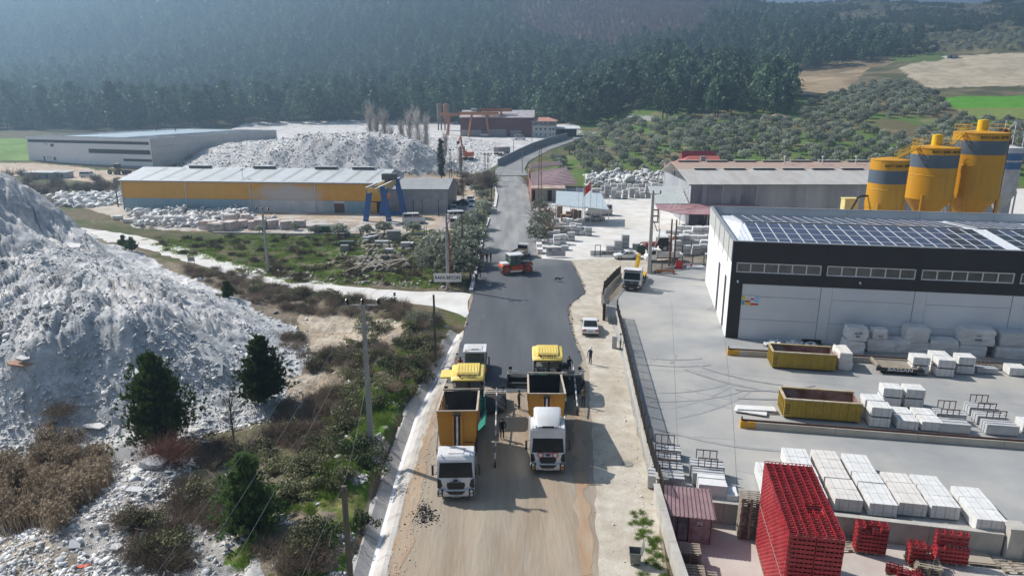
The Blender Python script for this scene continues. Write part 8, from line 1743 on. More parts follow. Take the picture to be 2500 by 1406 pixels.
# ---- cars ----
def car(name,label,cat,loc,rz,L,W_,H_,kind,paint,detail=True,rear=True):
 """origin at the middle; the car faces -y"""
 t=thing(name,label,cat,loc,rz); a=L/2; r=.31 if H_<1.7 else .35; zb=.28; zs=H_*.62
 if kind=='sedan': body=[(-a,.42),(-a+.05,.72),(-a+.25,.82),(-a+1.15,zs),(a-1.0,zs+.02),(a-.08,zs-.02),(a,.75),(a-.03,.4),(a-.1,zb),(-a+.1,zb)]; roof=[(-a+1.15,zs),(-a+1.85,H_),(a-1.75,H_),(a-.75,zs+.02)]
 elif kind=='hatch': body=[(-a,.42),(-a+.05,.75),(-a+.9,zs),(a-.1,zs),(a,.7),(a-.05,zb),(-a+.1,zb)]; roof=[(-a+.9,zs),(-a+1.6,H_),(a-.7,H_),(a-.15,zs)]
 else: body=[(-a,.45),(-a+.04,.9),(-a+.6,zs*.92),(-a+.8,zs),(a-.02,zs),(a,.5),(a-.05,zb),(-a+.1,zb)]; roof=[(-a+.6,zs),(-a+1.35,H_-.03),(-a+1.7,H_),(a-.12,H_),(a-.02,zs)]
 s=MB(); s.ext(body,-W_/2,W_/2); s.build('body',paint,t,bevel=.07,smooth=True)
 wr=W_/2-(.14 if kind!='van' else .06); s=MB(); n=len(roof); vs=[]
 for sx in (-1,1):
  for (y,z) in roof: vs.append((sx*(W_/2-.03 if z<H_*.8 else wr),y,z))
 s.add(vs,[tuple(range(n)),tuple(range(2*n-1,n-1,-1))]+[(i+n,i+1+n,i+1,i) for i in range(n-1)]); s.build('roof',paint,t)
 ym0,yt0=roof[0],roof[1]; ym1,yt1=roof[-1],roof[-2]
 def glass(p0,p1,nm,off):
  w0=W_/2-.12;w1=wr-.08; s=MB(); q=[]
  for (p,w) in ((p0,w0),(p1,w1)): q.append(((-w,p[0]+off,p[1]+.02),(w,p[0]+off,p[1]+.02)))
  b0=Vector(q[0][0]);b1=Vector(q[0][1]);t0=Vector(q[1][0]);t1=Vector(q[1][1]); B0=b0.lerp(t0,.08);B1=b1.lerp(t1,.08);T0=b0.lerp(t0,.88);T1=b1.lerp(t1,.88)
  s.add([B0,B1,T1,T0] if off<0 else [B1,B0,T0,T1],[(0,1,2,3)]); s.build(nm,V_glass,t)
 glass(ym0,yt0,'windscreen',-.035); glass(ym1,yt1,'rear_window',.035)
 for sx in (-1,1):
  y0=ym0[0]+.25;y1=ym1[0]-.3;yt_0=yt0[0]+.08;yt_1=yt1[0]-.1; mid=(y0+y1)/2; x0=sx*(W_/2-.012);x1=sx*(wr+.012)
  for (a0,a1,b0,b1) in ((y0,mid-.04,yt_0,mid-.04),(mid+.04,y1,mid+.04,yt_1)):
   q=[(x0,a0,zs+.05),(x0,a1,zs+.05),(x1,b1,H_-.1),(x1,b0,H_-.1)]; s=MB(); s.add(q if sx<0 else q[::-1],[(3,2,1,0)]); s.build('side_window',V_glass,t)
  for y in (-a+.8,a-.85): wheel(t,sx*(W_/2-.10),y,r,.2)
  if detail:
   s=MB(); s.cb(sx*(W_/2+.09),ym0[0]+.35,zs+.08,.2,.1,.13); s.build('wing_mirror',V_black,t,bevel=.02)
   s=MB(); s.cb(sx*(W_/2-.22),-a-.0,.66,.36,.06,.15); s.build('headlight',V_lamp,t); s=MB(); s.cb(sx*(W_/2-.2),a-.01,zs-.13 if kind!='van' else 1.0,.34,.07,.17 if kind!='van' else .4); s.build('tail_light',V_red,t)
   for y in (-a+.8,a-.85): s=MB(); s.lathe([(r+.05,0),(r+.05,.012),(r-.05,.012)],n=16); o=s.build('wheel_arch',V_black,t); o.location=(sx*(W_/2+.0),y,r); o.rotation_euler=(0,sx*PI/2,0)
 s=MB(); s.box(-W_/2+.05,W_/2-.05,-a-.02,-a+.08,.28,.42); s.box(-W_/2+.05,W_/2-.05,a-.06,a+.03,.26,.38); s.build('bumper_lip',V_black,t)
 if detail: s=MB(); s.box(-.26,.26,a+.005,a+.02,.62,.74); pl=s.build('number_plate',MATS['plate_white'],t); text('16 ATR 81',.09,V_black,pl,(0,a+.022,.68),(PI/2,0,PI),ext=.002)
 return t
c=G(1444,823); car('parked_car','white saloon seen from behind beside the sliding gate','car',(c.x+.05,c.y+2.2,0),PI+math.radians(176)+PI,4.4,1.78,1.46,'sedan',V_white)
c=G(1532,634); car('parked_car','old boxy white saloon parked side on before the loader','car',(c.x,c.y+.8,0),math.radians(-84),4.3,1.66,1.42,'sedan',V_white)
c=G(1453,541); car('parked_car','grey old saloon parked under the blue canopy edge','car',(c.x,c.y+.8,0),math.radians(-86),4.2,1.66,1.4,'sedan',V_dusty)
c=G(1462,528); car('parked_car','dark windowed white minibus behind the saloon under the canopy','van',(c.x,c.y+1.5,0),math.radians(-88),6.2,2.0,2.5,'van',V_dusty)
for (px,py,rz,L,W_,H_,k,lab,nm) in ((1106,519,10,3.9,1.65,1.5,'hatch','small white hatchback beside the grey hall corner','parked_car'),(1151,517,176,4.3,1.75,1.45,'sedan','white saloon with blue roof light in the left car group','parked_car'),(1153,503,178,4.2,1.7,1.5,'hatch','white hatchback in the middle of the left car group','parked_car'),(1148,494,178,4.2,1.7,1.5,'hatch','rear white hatchback of the left car group','parked_car'),(1130,502,80,4.2,1.7,1.4,'sedan','dark blue grey car between the white ones','parked_car'),(1112,557,176,4.6,1.9,2.1,'van','white van seen from behind below the left car group','parked_van'),(1008,548,100,4.8,1.95,2.2,'van','white box van by the gantry feet','parked_van'),(1118,537,100,4.9,1.9,1.8,'van','white pickup nose behind the white van','parked_van'),(208,434,95,4.6,1.85,1.9,'van','white estate car on the lane before the white hall','parked_car'),(1270,342,90,5,2.0,2.2,'van','white minibus parked before the far white office','parked_van'),(1186,334,90,5,2.0,2.4,'van','white truck cab near the orange gantries','parked_van')):
 p=hit(px,py) if py<400 else G(px,py); car(nm,lab,'van' if k=='van' else 'car',(p.x,p.y+(1.5 if py>400 else 0),p.z),math.radians(rz),L,W_,H_,k,V_white if 'dark' not in lab else mat('paint_slate',(.08,.11,.16),.4),False)
# white flatbed pickup
c=G(1620,641); t=thing('flatbed_truck','small white flatbed truck parked side on behind the hook truck','truck',(c.x,c.y+1,0),math.radians(-88))
s=MB(); s.ext([(-2.9,.45),(-2.88,.95),(-2.4,1.2),(-1.9,2.1),(-1.1,2.15),(-1.1,.4),(-2.8,.35)],-.95,.95); s.build('cab',V_white,t,bevel=.05,smooth=True); s=MB(); s.box(-1.0,1.0,-1.0,3.1,.8,.9); s.build('bed_floor',V_dusty,t)
for x in (-1.0,.96): s=MB(); s.box(x,x+.04,-1.0,3.1,.9,1.38); s.build('side_board',V_dusty,t)
s=MB(); s.box(-.96,.96,3.06,3.1,.9,1.38); s.box(-.96,.96,-1.0,-.96,.9,1.5); s.build('tail_board',V_dusty,t)
for sx in (-1,1): s=MB(); x=sx*.958; q=[(x,-2.3,1.28),(x,-1.35,1.28),(x,-1.35,1.95),(x,-1.85,1.95)]; s.add(q,[(0,1,2,3)] if sx>0 else [(3,2,1,0)]); s.build('side_window',V_glass,t); wheel(t,sx*.8,-2.1,.33,.22); wheel(t,sx*.8,2.1,.33,.3)
s=MB(); s.add([(-.85,-2.43,1.25),(.85,-2.43,1.25),(.8,-1.93,2.05),(-.8,-1.93,2.05)],[(0,1,2,3)]); s.build('windscreen',V_glass,t); s=MB(); s.box(-.4,.4,-1.0,2.9,.5,.79); s.build('chassis',V_frame,t)
# small loaded pickup behind the roller
c=G(1272,640); t=thing('pickup_truck','white cabbed small tipper with dusty bed just behind the tandem roller','truck',(c.x,c.y+3,0),math.radians(158))
s=MB(); s.ext([(-2.6,.45),(-2.6,1.1),(-2.3,1.3),(-1.9,2.15),(-.8,2.2),(-.8,.45)],-.92,.92); s.build('cab',V_white,t,bevel=.06); s=MB(); s.box(-.85,.85,-.82,-.78,1.35,1.95); s.build('rear_window',V_glass,t)
s=MB();
for a in ((-1,-.95,-.6,2.4),(.95,1,-.6,2.4)): s.box(a[0],a[1],a[2],a[3],.85,1.45)
s.box(-.95,.95,-.6,-.55,.85,1.45); s.box(-.95,.95,2.35,2.4,.85,1.45); s.box(-1,1,-.6,2.4,.78,.849); s.build('tipper_bed',mat('bed_brown',(.30,.25,.19),.8,c2=(.42,.37,.3)),t); s=MB(); s.box(-.9,.9,-.5,2.3,.86,1.2); s.build('gravel_load',mat('load_grey',(.2,.19,.17),.9,bump=.5),t)
for sx in (-1,1): wheel(t,sx*.8,-1.9,.34,.22); wheel(t,sx*.8,1.4,.34,.3)
s=MB(); s.box(-.4,.4,-.8,2.3,.45,.77); s.build('chassis',V_frame,t)
# red loader tractor
c=G(1590,612); t=thing('loader_tractor','dark red backhoe loader behind the concrete pole','tractor',(c.x+1.5,c.y,0),math.radians(-88)); LR=mat('loader_red',(.22,.025,.02),.5,c2=(.3,.05,.03))
s=MB(); s.ext([(-2.6,.8),(-2.5,1.4),(-.6,1.55),(-.6,.6),(-2.4,.6)],-.5,.5); s.build('engine_hood',LR,t,bevel=.04); s=MB(); s.box(-.75,.75,-.6,1.2,1.0,2.4); s.build('cab_glass',V_glass,t); s=MB(); s.box(-.85,.85,-.75,1.35,2.41,2.55); s.build('cab_roof',V_dusty,t,bevel=.03)
for sx in (-1,1):
 wheel(t,sx*.95,.6,.6,.35); wheel(t,sx*.85,-2.1,.4,.3)
 s=MB(); s.bar((sx*.7,-.6,1.4),(sx*.7,-3.2,1.3),.14,.2); s.bar((sx*.7,-3.2,1.3),(sx*.7,-3.9,.5),.12,.18); s.build('loader_arm',LR,t)
s=MB(); s.ext([(-3.9,.15),(-4.4,.2),(-4.5,.8),(-4.4,.8),(-4.3,.3),(-3.95,.3),(-3.85,.9),(-3.8,.9)],-1.1,1.1); s.build('bucket',V_frame,t); s=MB(); s.bar((0,1.4,1.0),(0,2.6,2.6),.25,.3); s.bar((0,2.6,2.6),(0,3.2,1.2),.2,.25); s.build('backhoe_arm',LR,t)
# forklift
c=G(1052,590); t=thing('forklift','cream and orange forklift by the roadside trees','forklift',(c.x,c.y,0),1.2); s=MB(); s.box(-.6,.6,-.9,1.0,.35,1.1); s.build('body',mat('fork_cream',(.55,.36,.18),.6),t,bevel=.08); s=MB();
for x in (-.5,.45): s.box(x,x+.05,.0,.05,1.1,2.2); s.box(x,x+.05,-.85,-.8,1.1,2.2)
s.box(-.55,.55,-.9,.15,2.2,2.26); s.build('overhead_guard',V_black,t)
for x in (-.4,.35): s=MB(); s.box(x,x+.06,1.05,1.15,0.1,2.9); s.build('mast_rail',V_black,t); s=MB(); s.box(x,x+.1,1.15,2.2,.1,.16); s.build('fork',V_frame,t)
for x in (-.55,.55):
 for y in (-.6,.7): wheel(t,x,y,.3,.2)
s=MB(); s.box(-.25,.25,-.5,-.1,1.11,1.25); s.box(-.25,.25,-.55,-.5,1.25,1.7); s.build('seat',V_black,t)
# bulldozer, excavator and dump truck far off
c=G(288,426); t=thing('wheel_loader','yellow grey wheel loader parked before the white hall','loader',(c.x,c.y,0),1.3); LY=mat('loader_tan',(.36,.27,.13),.7,c2=(.46,.36,.2))
s=MB(); s.box(-1.2,1.2,-.5,3,1.0,2.2); s.build('body',LY,t,bevel=.1); s=MB(); s.box(-.8,.8,-1.0,.6,2.2,3.6); s.build('cab',V_glass,t); s=MB(); s.box(-.95,.95,-1.1,.75,3.61,3.75); s.build('cab_roof',LY,t); s=MB(); s.ext([(-3.6,.3),(-4.6,.3),(-4.7,1.4),(-4.5,.6),(-3.8,.6),(-3.6,1.5)],-1.5,1.5); s.build('bucket',V_frame,t)
for x in (-.8,.8): s=MB(); s.bar((x,-.6,1.6),(x,-3.6,.9),.2,.3); s.build('lift_arm',LY,t)
for x in (-1.2,1.2):
 for y in (-1.4,2.2): wheel(t,x,y,.8,.6)
c=hit(1143,390); t=thing('excavator','orange excavator working on the far white heap','excavator',c,-.4); EO=mat('excavator_orange',(.55,.14,.05),.6)
s=MB(); s.box(-1.5,1.5,-1.5,2.4,1.2,2.9); s.build('body',EO,t,bevel=.15); s=MB(); s.box(-1.5,-.4,-1.9,-.2,2.9,3.4); s.build('cab',V_glass,t)
for x in (-1.3,1.3): s=MB(); s.box(x-.35,x+.35,-2,2,.0,1.0); s.build('crawler_track',V_black,t,bevel=.2)
s=MB(); s.bar((0,-1.4,2),(-1.0,-3.2,5.6),.6,.7); s.bar((-1,-3.2,5.6),(-1.3,-3.6,9.2),.5,.5); s.build('boom',EO,t); s=MB(); s.bar((-1.3,-3.6,9.2),(-1.5,-5.2,7.2),.4,.5); s.build('dipper_arm',EO,t); s=MB(); s.cb(-1.5,-5.3,6.7,1.0,.9,.9); s.build('bucket',V_frame,t,bevel=.1)
c=hit(1222,378); t=thing('dump_truck','old dump truck with pinkish grey body by the far wall','truck',c,2.5)
s=MB(); s.ext([(-2.5,1.2),(-2.8,3.0),(3.0,3.0),(2.7,1.2)],-1.25,1.25); s.build('dump_body',mat('dump_grey',(.30,.26,.24),.8),t); s=MB(); s.box(-1.2,1.2,-5,-3,.8,2.9); s.build('cab',mat('dump_blue',(.22,.26,.3),.6),t,bevel=.1)
for x in (-1.05,1.05):
 for y in (-4,.8,2.2): wheel(t,x,y,.5,.4)
# ================= PEOPLE =================
SK=mat('skin',(.36,.20,.14),.6); HR=mat('dark_hair',(.02,.015,.008),.8)
def cloth(n,c): return mat('cloth_'+n,c,.9,var=.2,scale=5)
C_navy=cloth('navy',(.015,.02,.05)); C_blk=cloth('black',(.015,.015,.017)); C_grey=cloth('grey',(.14,.13,.115)); C_wht=cloth('white',(.62,.62,.62)); C_jean=cloth('jeans',(.04,.06,.11)); C_red=cloth('maroon',(.16,.02,.03)); C_olive=cloth('olive',(.09,.085,.06)); C_blue=cloth('blue',(.02,.06,.25)); C_hiv=cloth('orange',(.6,.12,.04)); C_shoe=mat('shoe',(.02,.018,.016),.8); C_hat=mat('hard_hat_white',(.75,.75,.73),.4)
def person(label,loc,rz,top,legs,pose='stand',hat=None,h=1.74,held=None):
 """joints laid out as edges, skinned to one body; origin between the feet, facing -y"""
 k=h/1.74; t=thing('person',label,'person',loc,rz)
 J={}; lean=0
 J['pel']=(0,0,.95);J['bel']=(0,.0,1.10);J['chest']=(0,.01,1.32);J['neck']=(0,.01,1.48);J['chin']=(0,-.01,1.56);J['head']=(0,-.01,1.64);J['crown']=(0,0,1.72)
 for s_,n in ((-1,'l'),(1,'r')):
  J['hip'+n]=(s_*.09,0,.90);J['knee'+n]=(s_*.10,-.03,.49);J['ank'+n]=(s_*.11,.02,.08);J['toe'+n]=(s_*.12,-.15,.04)
  J['sh'+n]=(s_*.18,.01,1.41);J['el'+n]=(s_*.25,.03,1.14);J['wr'+n]=(s_*.24,-.07,.90)
 if pose=='walk': J['kneel']=(-.10,-.16,.50);J['ankl']=(-.11,-.18,.08);J['toel']=(-.12,-.35,.05);J['kneer']=(.10,.03,.48);J['ankr']=(.11,.22,.12);J['toer']=(.12,.10,.04)
 if pose in ('point','work','phone'): J['elr']=(.26,-.12,1.20);J['wrr']=(.16,-.34,1.18 if pose!='work' else .98)
 if pose=='work': J['ell']=(-.26,-.10,1.16);J['wrl']=(-.12,-.36,.90)
 if pose=='hips':
  for s_,n in ((-1,'l'),(1,'r')): J['el'+n]=(s_*.38,.08,1.18);J['wr'+n]=(s_*.19,-.03,1.03)
 if pose=='bend':   # upper body leaning forward over a tool
  for n in ('bel','chest','neck','chin','head','crown','shl','shr'):
   x,y,z=J[n]; a=math.radians(48); dy,dz=y,z-.95; J[n]=(x,dy*math.cos(a)-dz*math.sin(a),.95+dz*math.cos(a)+dy*math.sin(a))
  J['ell']=(-.24,-.40,1.0);J['elr']=(.24,-.42,1.02);J['wrl']=(-.10,-.55,.78);J['wrr']=(.10,-.52,.86); J['kneel']=(-.13,-.12,.50);J['kneer']=(.13,.02,.49)
 if pose=='sit':
  for s_,n in ((-1,'l'),(1,'r')): J['knee'+n]=(s_*.13,-.44,.92);J['ank'+n]=(s_*.13,-.46,.50);J['toe'+n]=(s_*.13,-.62,.46);J['el'+n]=(s_*.26,-.1,1.14);J['wr'+n]=(s_*.14,-.34,1.12)
 E=[('pel','bel'),('bel','chest'),('chest','neck'),('neck','chin'),('chin','head'),('head','crown')]
 R={'pel':.135,'bel':.125,'chest':.150,'neck':.055,'chin':.068,'head':.088,'crown':.062}
 for n in 'lr':
  E+=[('pel','hip'+n),('hip'+n,'knee'+n),('knee'+n,'ank'+n),('ank'+n,'toe'+n),('chest','sh'+n),('sh'+n,'el'+n),('el'+n,'wr'+n)]
  R.update({'hip'+n:.10,'knee'+n:.065,'ank'+n:.048,'toe'+n:.038,'sh'+n:.062,'el'+n:.045,'wr'+n:.030})
 # palm, four fingers and thumb on each hand
 for s_,n in ((-1,'l'),(1,'r')):
  w=Vector(J['wr'+n]);d=(w-Vector(J['el'+n])).normalized(); sd=Vector((0,1,0)).cross(d).normalized() if abs(d.y)<.9 else Vector((1,0,0)); fw=d.cross(sd).normalized()
  J['palm'+n]=tuple(w+d*.06);R['palm'+n]=.030;E.append(('wr'+n,'palm'+n))
  for q in range(4):
   a=w+d*.10+fw*((q-1.5)*.021); b=a+d*(.035+.006*(q in(1,2)))+sd*.008; c=b+d*.028+sd*.018*s_
   for m_,v,r_ in (('a',a,.010),('b',b,.009),('c',c,.008)): J['f%d%s%s'%(q,m_,n)]=tuple(v);R['f%d%s%s'%(q,m_,n)]=r_
   E+=[('palm'+n,'f%da%s'%(q,n)),('f%da%s'%(q,n),'f%db%s'%(q,n)),('f%db%s'%(q,n),'f%dc%s'%(q,n))]
  a=w+d*.045-fw*.038;b=a+d*.035-fw*.012; J['tha'+n]=tuple(a);J['thb'+n]=tuple(b);R['tha'+n]=.012;R['thb'+n]=.010;E+=[('palm'+n,'tha'+n),('tha'+n,'thb'+n)]
 names=list(J); me=bpy.data.meshes.new('body'); me.from_pydata([Vector(J[n])*k for n in names],[(names.index(a),names.index(b)) for a,b in E],[])
 o=bpy.data.objects.new('body',me); PCOL.objects.link(o); md=o.modifiers.new('skin','SKIN'); md.use_smooth_shade=True
 for i,n in enumerate(names): v=me.skin_vertices[0].data[i]; v.radius=(R[n]*k*(1.28 if n in('bel','chest','pel') else 1),R[n]*k*(.85 if n in('bel','chest','pel') else 1)); v.use_root=(n=='pel')
 md2=o.modifiers.new('sub','SUBSURF');md2.levels=1;md2.render_levels=1
 PEOPLE.append((o,t,J,R,k,names,E,top,legs));
 # face, hair, hat as small children
 hd=Vector(J['head'])*k; tilt=(Vector(J['crown'])-Vector(J['chin'])).normalized(); fwd=Vector((0,-1,0)); fwd=(fwd-tilt*fwd.dot(tilt)).normalized(); sdv=tilt.cross(fwd).normalized()
 M=Matrix((sdv,-fwd,tilt)).transposed().to_4x4()
 hm_=MB(); hm_.lathe([(.094,-.01),(.100,.03),(.085,.075),(.05,.10),(0,.108)],n=14) if not hat else hm_.lathe([(.15,.005),(.115,.02),(.110,.06),(.085,.10),(.05,.122),(0,.13)],n=14)
 hh=hm_.build('hard_hat' if hat else 'hair',C_hat if hat=='white' else (mat('hat_yel',(.7,.5,.05),.4) if hat else HR),t,smooth=True); hh.matrix_local=Matrix.Translation(hd+tilt*.0-fwd*.012)@M
 fm_=MB(); fm_.lathe([(.014,0),(.006,.022),(0,.025)],n=6); nn=fm_.build('nose',SK,t); nn.location=hd+fwd*.085-tilt*.012; nn.rotation_euler=(PI/2,0,0)
 for sx in (-1,1): e=MB(); e.lathe([(.010,-.005),(.012,0),(.008,.008)],n=6); eo=e.build('eye',HR,t); eo.location=hd+fwd*.078+sdv*(sx*.03)+tilt*.012; eo.rotation_euler=(PI/2,0,0); e=MB(); e.cb(0,0,0,.016,.03,.045); eo=e.build('ear',SK,t,bevel=.005); eo.location=hd+sdv*(sx*.088)
 e=MB(); e.cb(0,0,0,.045,.01,.008); eo=e.build('mouth',mat('lips',(.25,.09,.07),.6),t); eo.location=hd+fwd*.08-tilt*.045
 return t
PEOPLE=[]; pscene=bpy.data.scenes.new('tmp'); PCOL=pscene.collection
def ppl(px,py,z=0.05): g=G(px,py,z); return (g.x,g.y,z)
person('worker in dark clothes and white helmet leaning on a tool by the right paver',ppl(1441,888),math.radians(-40),C_navy,C_blk,'work','white')
person('man in olive sweater and jeans with a long shovel beside the loaded truck',ppl(1424,991),math.radians(-30),C_olive,C_jean,'point')
person('man in dark jacket photographing between the two trucks',ppl(1267,998),math.radians(70),C_grey,C_blk,'phone')
person('man in black standing with hands folded beside the striped beam',ppl(1226,1070),math.radians(10),C_blk,C_blk,'work')
person('man in white top and dark trousers behind the fence in the yard',ppl(1514,852),math.radians(80),C_wht,C_blk,'stand')
person('operator in dark clothes standing on the right paver console',(5.2,57.9,1.3),math.radians(20),C_navy,C_blk,'work')
person('man in grey at the road edge, leftmost of the upper three',ppl(1180,642),math.radians(90),C_grey,C_jean,'stand')
person('man in maroon vest, middle of the upper three at the road edge',ppl(1189,641),math.radians(30),C_red,C_jean,'stand')
person('man in black, rightmost of the upper three at the road edge',ppl(1198,640),math.radians(60),C_blk,C_blk,'stand')
person('man in blue jacket standing on the verge beside the field trees',ppl(1149,692),math.radians(-60),C_blue,C_blk,'stand')
person('man in black bending on the verge next to the blue jacketed man',ppl(1163,687),math.radians(-50),C_blk,C_blk,'bend')
person('man with white helmet bending at the asphalt edge',ppl(1173,677),math.radians(-110),C_blk,C_blk,'bend','white')
person('person in orange vest at the rear left corner of the left paver',ppl(1124,912,.05),math.radians(0),C_hiv,C_blk,'stand')
person('dark clothed man standing far back among the cars by the grey hall',ppl(1108,508),math.radians(0),C_blk,C_blk,'stand')
for px,py,lab in ((382,322,'roof worker crouching at the left on the white hall roof'),(429,326,'roof worker crouching at the right on the white hall roof')):
 v=zat(px,py,305); person(lab,(v.x,v.y,11.5),.5,C_blue,C_jean,'bend')
pscene.view_layers[0].update(); pdg=pscene.view_layers[0].depsgraph
for (o,t,J,R,k,names,E,top,legs) in PEOPLE:
 me=bpy.data.meshes.new_from_object(o.evaluated_get(pdg)); me.name='body'; me.materials.clear()
 for m in (SK,top,legs,C_shoe): me.materials.append(m)
 segs=[(Vector(J[a])*k,Vector(J[b])*k,a,b) for a,b in E]
 for p in me.polygons:
  c=p.center; best=None;bd_=9
  for a,b,na,nb in segs:
   ab=b-a;tt=max(0,min(1,(c-a).dot(ab)/ab.length_squared));d=(c-a-ab*tt).length
   if d<bd_: bd_=d;best=(na,nb,tt)
  na,nb,tt=best
  p.material_index=3 if na.startswith('ank') or (nb.startswith('ank') and tt>.9) else 2 if na.startswith(('hip','knee')) or nb.startswith('hip') else 0 if na in('neck','chin','head') or na.startswith(('wr','palm','f','tha')) else 1
  if na=='pel' and nb=='bel' and tt<.35: p.material_index=2
  p.use_smooth=True
 inst('body',me,parent=t); bpy.data.objects.remove(o)
bpy.data.scenes.remove(pscene)
for o,p,q,lab in ((0,(7.3,63.4),(6.5,63.0),'long rake held by the helmeted worker'),):
 s=MB(); s.bar((0,0,1.05),(-.95,-.5,.08),.03); s.bar((-1.1,-.3,.08),(-.8,-.7,.08),.05,.06); s.build('rake',K_wood,label='asphalt rake held by the white helmeted worker',cat='tool',loc=(ppl(1441,888)[0]-.25,ppl(1441,888)[1]-.25,.02))
s=MB(); s.bar((0,0,1.25),(-.25,-.55,.25),.035); s.bar((-.25,-.55,.25),(-.33,-.72,.04),.24,.02); s.build('shovel',V_frame,label='long handled shovel held by the man in the olive sweater',cat='tool',loc=(ppl(1424,991)[0]-.25,ppl(1424,991)[1]-.3,.02))
# ---- dog ----
g=G(1362,688); t=thing('dog','black dog walking across the fresh asphalt apron','dog',(g.x,g.y,.05),math.radians(80)); DK=mat('dog_fur',(.012,.011,.010),.8)
pscene=bpy.data.scenes.new('tmp2'); J=[((0,-.42,.42),.085),((0,-.2,.50),.13),((0,.1,.50),.11),((0,.36,.50),.10),((0,-.56,.52),.07),((0,-.68,.56),.075),((0,-.82,.52),.035),((0,.5,.48),.03),((0,.72,.36),.02)]
E=[(1,0),(1,2),(2,3),(0,4),(4,5),(5,6),(3,7),(7,8)]
for sx in (-1,1):
 b=len(J); dy=.10*sx; J+= [((sx*.09,-.26,.38),.055),((sx*.10,-.28+dy,.20),.03),((sx*.10,-.24+dy,.04),.028)]; E+=[(1,b),(b,b+1),(b+1,b+2)]
 b=len(J); J+= [((sx*.10,.30,.36),.07),((sx*.10,.22-dy,.26),.04),((sx*.10,.38-dy,.18),.026),((sx*.10,.34-dy,.04),.026)]; E+=[(3,b),(b,b+1),(b+1,b+2),(b+2,b+3)]
 b=len(J); J+= [((sx*.05,-.64,.66),.02)]; E+=[(5,b)]
me=bpy.data.meshes.new('body');me.from_pydata([j[0] for j in J],E,[]);o=bpy.data.objects.new('body',me);pscene.collection.objects.link(o);o.modifiers.new('s','SKIN');o.modifiers.new('b','SUBSURF').levels=1
for i,(a,r_) in enumerate(J): v=me.skin_vertices[0].data[i];v.radius=(r_,r_);v.use_root=(i==1)
pscene.view_layers[0].update(); m2=bpy.data.meshes.new_from_object(o.evaluated_get(pscene.view_layers[0].depsgraph)); m2.materials.clear(); m2.materials.append(DK); m2.polygons.foreach_set('use_smooth',[True]*len(m2.polygons)); inst('body',m2,parent=t); bpy.data.objects.remove(o); bpy.data.scenes.remove(pscene)
# ================= POLES AND WIRES =================
P_con=mat('pole_concrete',(.34,.33,.31),.9,c2=(.42,.41,.39),scale=1.5); P_wood=mat('pole_wood',(.10,.085,.07),.95,c2=(.18,.155,.13),scale=3,stretch=(6,6,.5)); P_rust=mat('pole_rust',(.11,.05,.035),.8,c2=(.2,.1,.07)); P_ins=mat('insulator',(.02,.015,.015),.25); P_wire=mat('wire',(.22,.22,.22),.6)
def cpole(px,py,h,label,arms=1,m=P_con,r0=.22,r1=.12,loc=None,rz=0,arm=1.15,name='utility_pole'):
 p=Vector(loc) if loc else hit(px,py); t=thing(name,label,'utility pole',p,rz)
 s=MB(); s.loft([[(a*r*(1 if q==0 else .8),b_*r*(1 if q==0 else .8),z) for a,b_ in ((-1,-.7),(1,-.7),(1,.7),(-1,.7))] for z,r,q in ((-.6,r0,0),(h,r1,0))]); s.build('shaft',m,t)
 tops=[]
 for k in range(arms):
  z=h-.15-k*1.6; a=arm if k==0 else arm*.45; s=MB(); s.bar((-a,0,z),(a,0,z),.10,.09); s.bar((-a*.5,0,z),(0,0,z-.4),.05); s.bar((a*.5,0,z),(0,0,z-.4),.05); s.build('crossarm',MATS['pole_concrete'] if m is P_con else m,t)
  if k==0:
   for x in (-a*.93,0,a*.93): s=MB(); s.lathe([(.05,0),(.13,.06),(.07,.12),(.15,.2),(.08,.28),(.13,.36),(.05,.42),(0,.42)],(x,0,z+.05),n=10); s.build('insulator',P_ins,t,smooth=True); tops.append(t.matrix_basis@Vector((x,0,z+.42)) if False else Vector(p)+Matrix.Rotation(rz,3,'Z')@Vector((x,0,z+.42)))
 return t,tops
def wire(a,b,sag,label,r=.014,group=None):
 a=Vector(a);b=Vector(b); n=14; pts=[(a.lerp(b,k/n)-a-Vector((0,0,sag*4*(k/n)*(1-k/n)))) for k in range(n+1)]; s=MB(); s.tube(pts,r,4); return s.build('power_line',P_wire,label=label,cat='wire',loc=a,group=group)
A_,ta=cpole(907,1096,11.2,'tallest near concrete pole with three black insulators on the left bank',2,loc=tuple(hit(907,1096)),rz=0)
B_,tb_=cpole(1094,706,10.4,'concrete pole with name board and red cable at the field corner',2,rz=.2)
C_,tc_=cpole(655,664,9.6,'concrete pole with three insulators at the field edge beside the white track',2,rz=-.3)
D_,td=cpole(1578,641,12.2,'tall concrete pole with fuse racks rising behind the hook truck',1,loc=tuple(G(1584,668)),r0=.3,r1=.17)
for k in range(3): s=MB(); s.box(.25,1.0,-.3,.3,9.6-k*.9,9.72-k*.9); s.build('fuse_bracket',P_rust,D_)
s=MB(); s.box(.85,.95,-.3,.3,8.0,9.6); s.build('fuse_frame',P_rust,D_)
for k in range(3): s=MB(); s.tube([(.3,-.3+k*.3,8.0),(.9,-.3+k*.3,6.5),(1.3,-.3+k*.3,6.8),(1.2,-.3+k*.3,5.5),(.25,-.1,3.4)],.03,5); s.build('drop_cable',MATS['rail_pale'],D_)
cpole(1064,889,7.2,'dark wooden pole beside the ditch across from the left paver',0,P_wood,.13,.09,name='wooden_pole')
W2,_=cpole(832,1440,7.3,'weathered wooden pole at the bottom edge, nearest to the camera',0,P_wood,.15,.12,loc=(-8.35,30.0,-.3),name='wooden_pole')
hx=ta[0].x
for k,q in enumerate(ta): wire(q,(q.x+(-.6+.2*k),-6,10.6),.9,'near power line running to the lower left, %s of three'%['left','middle','right'][k],.009)
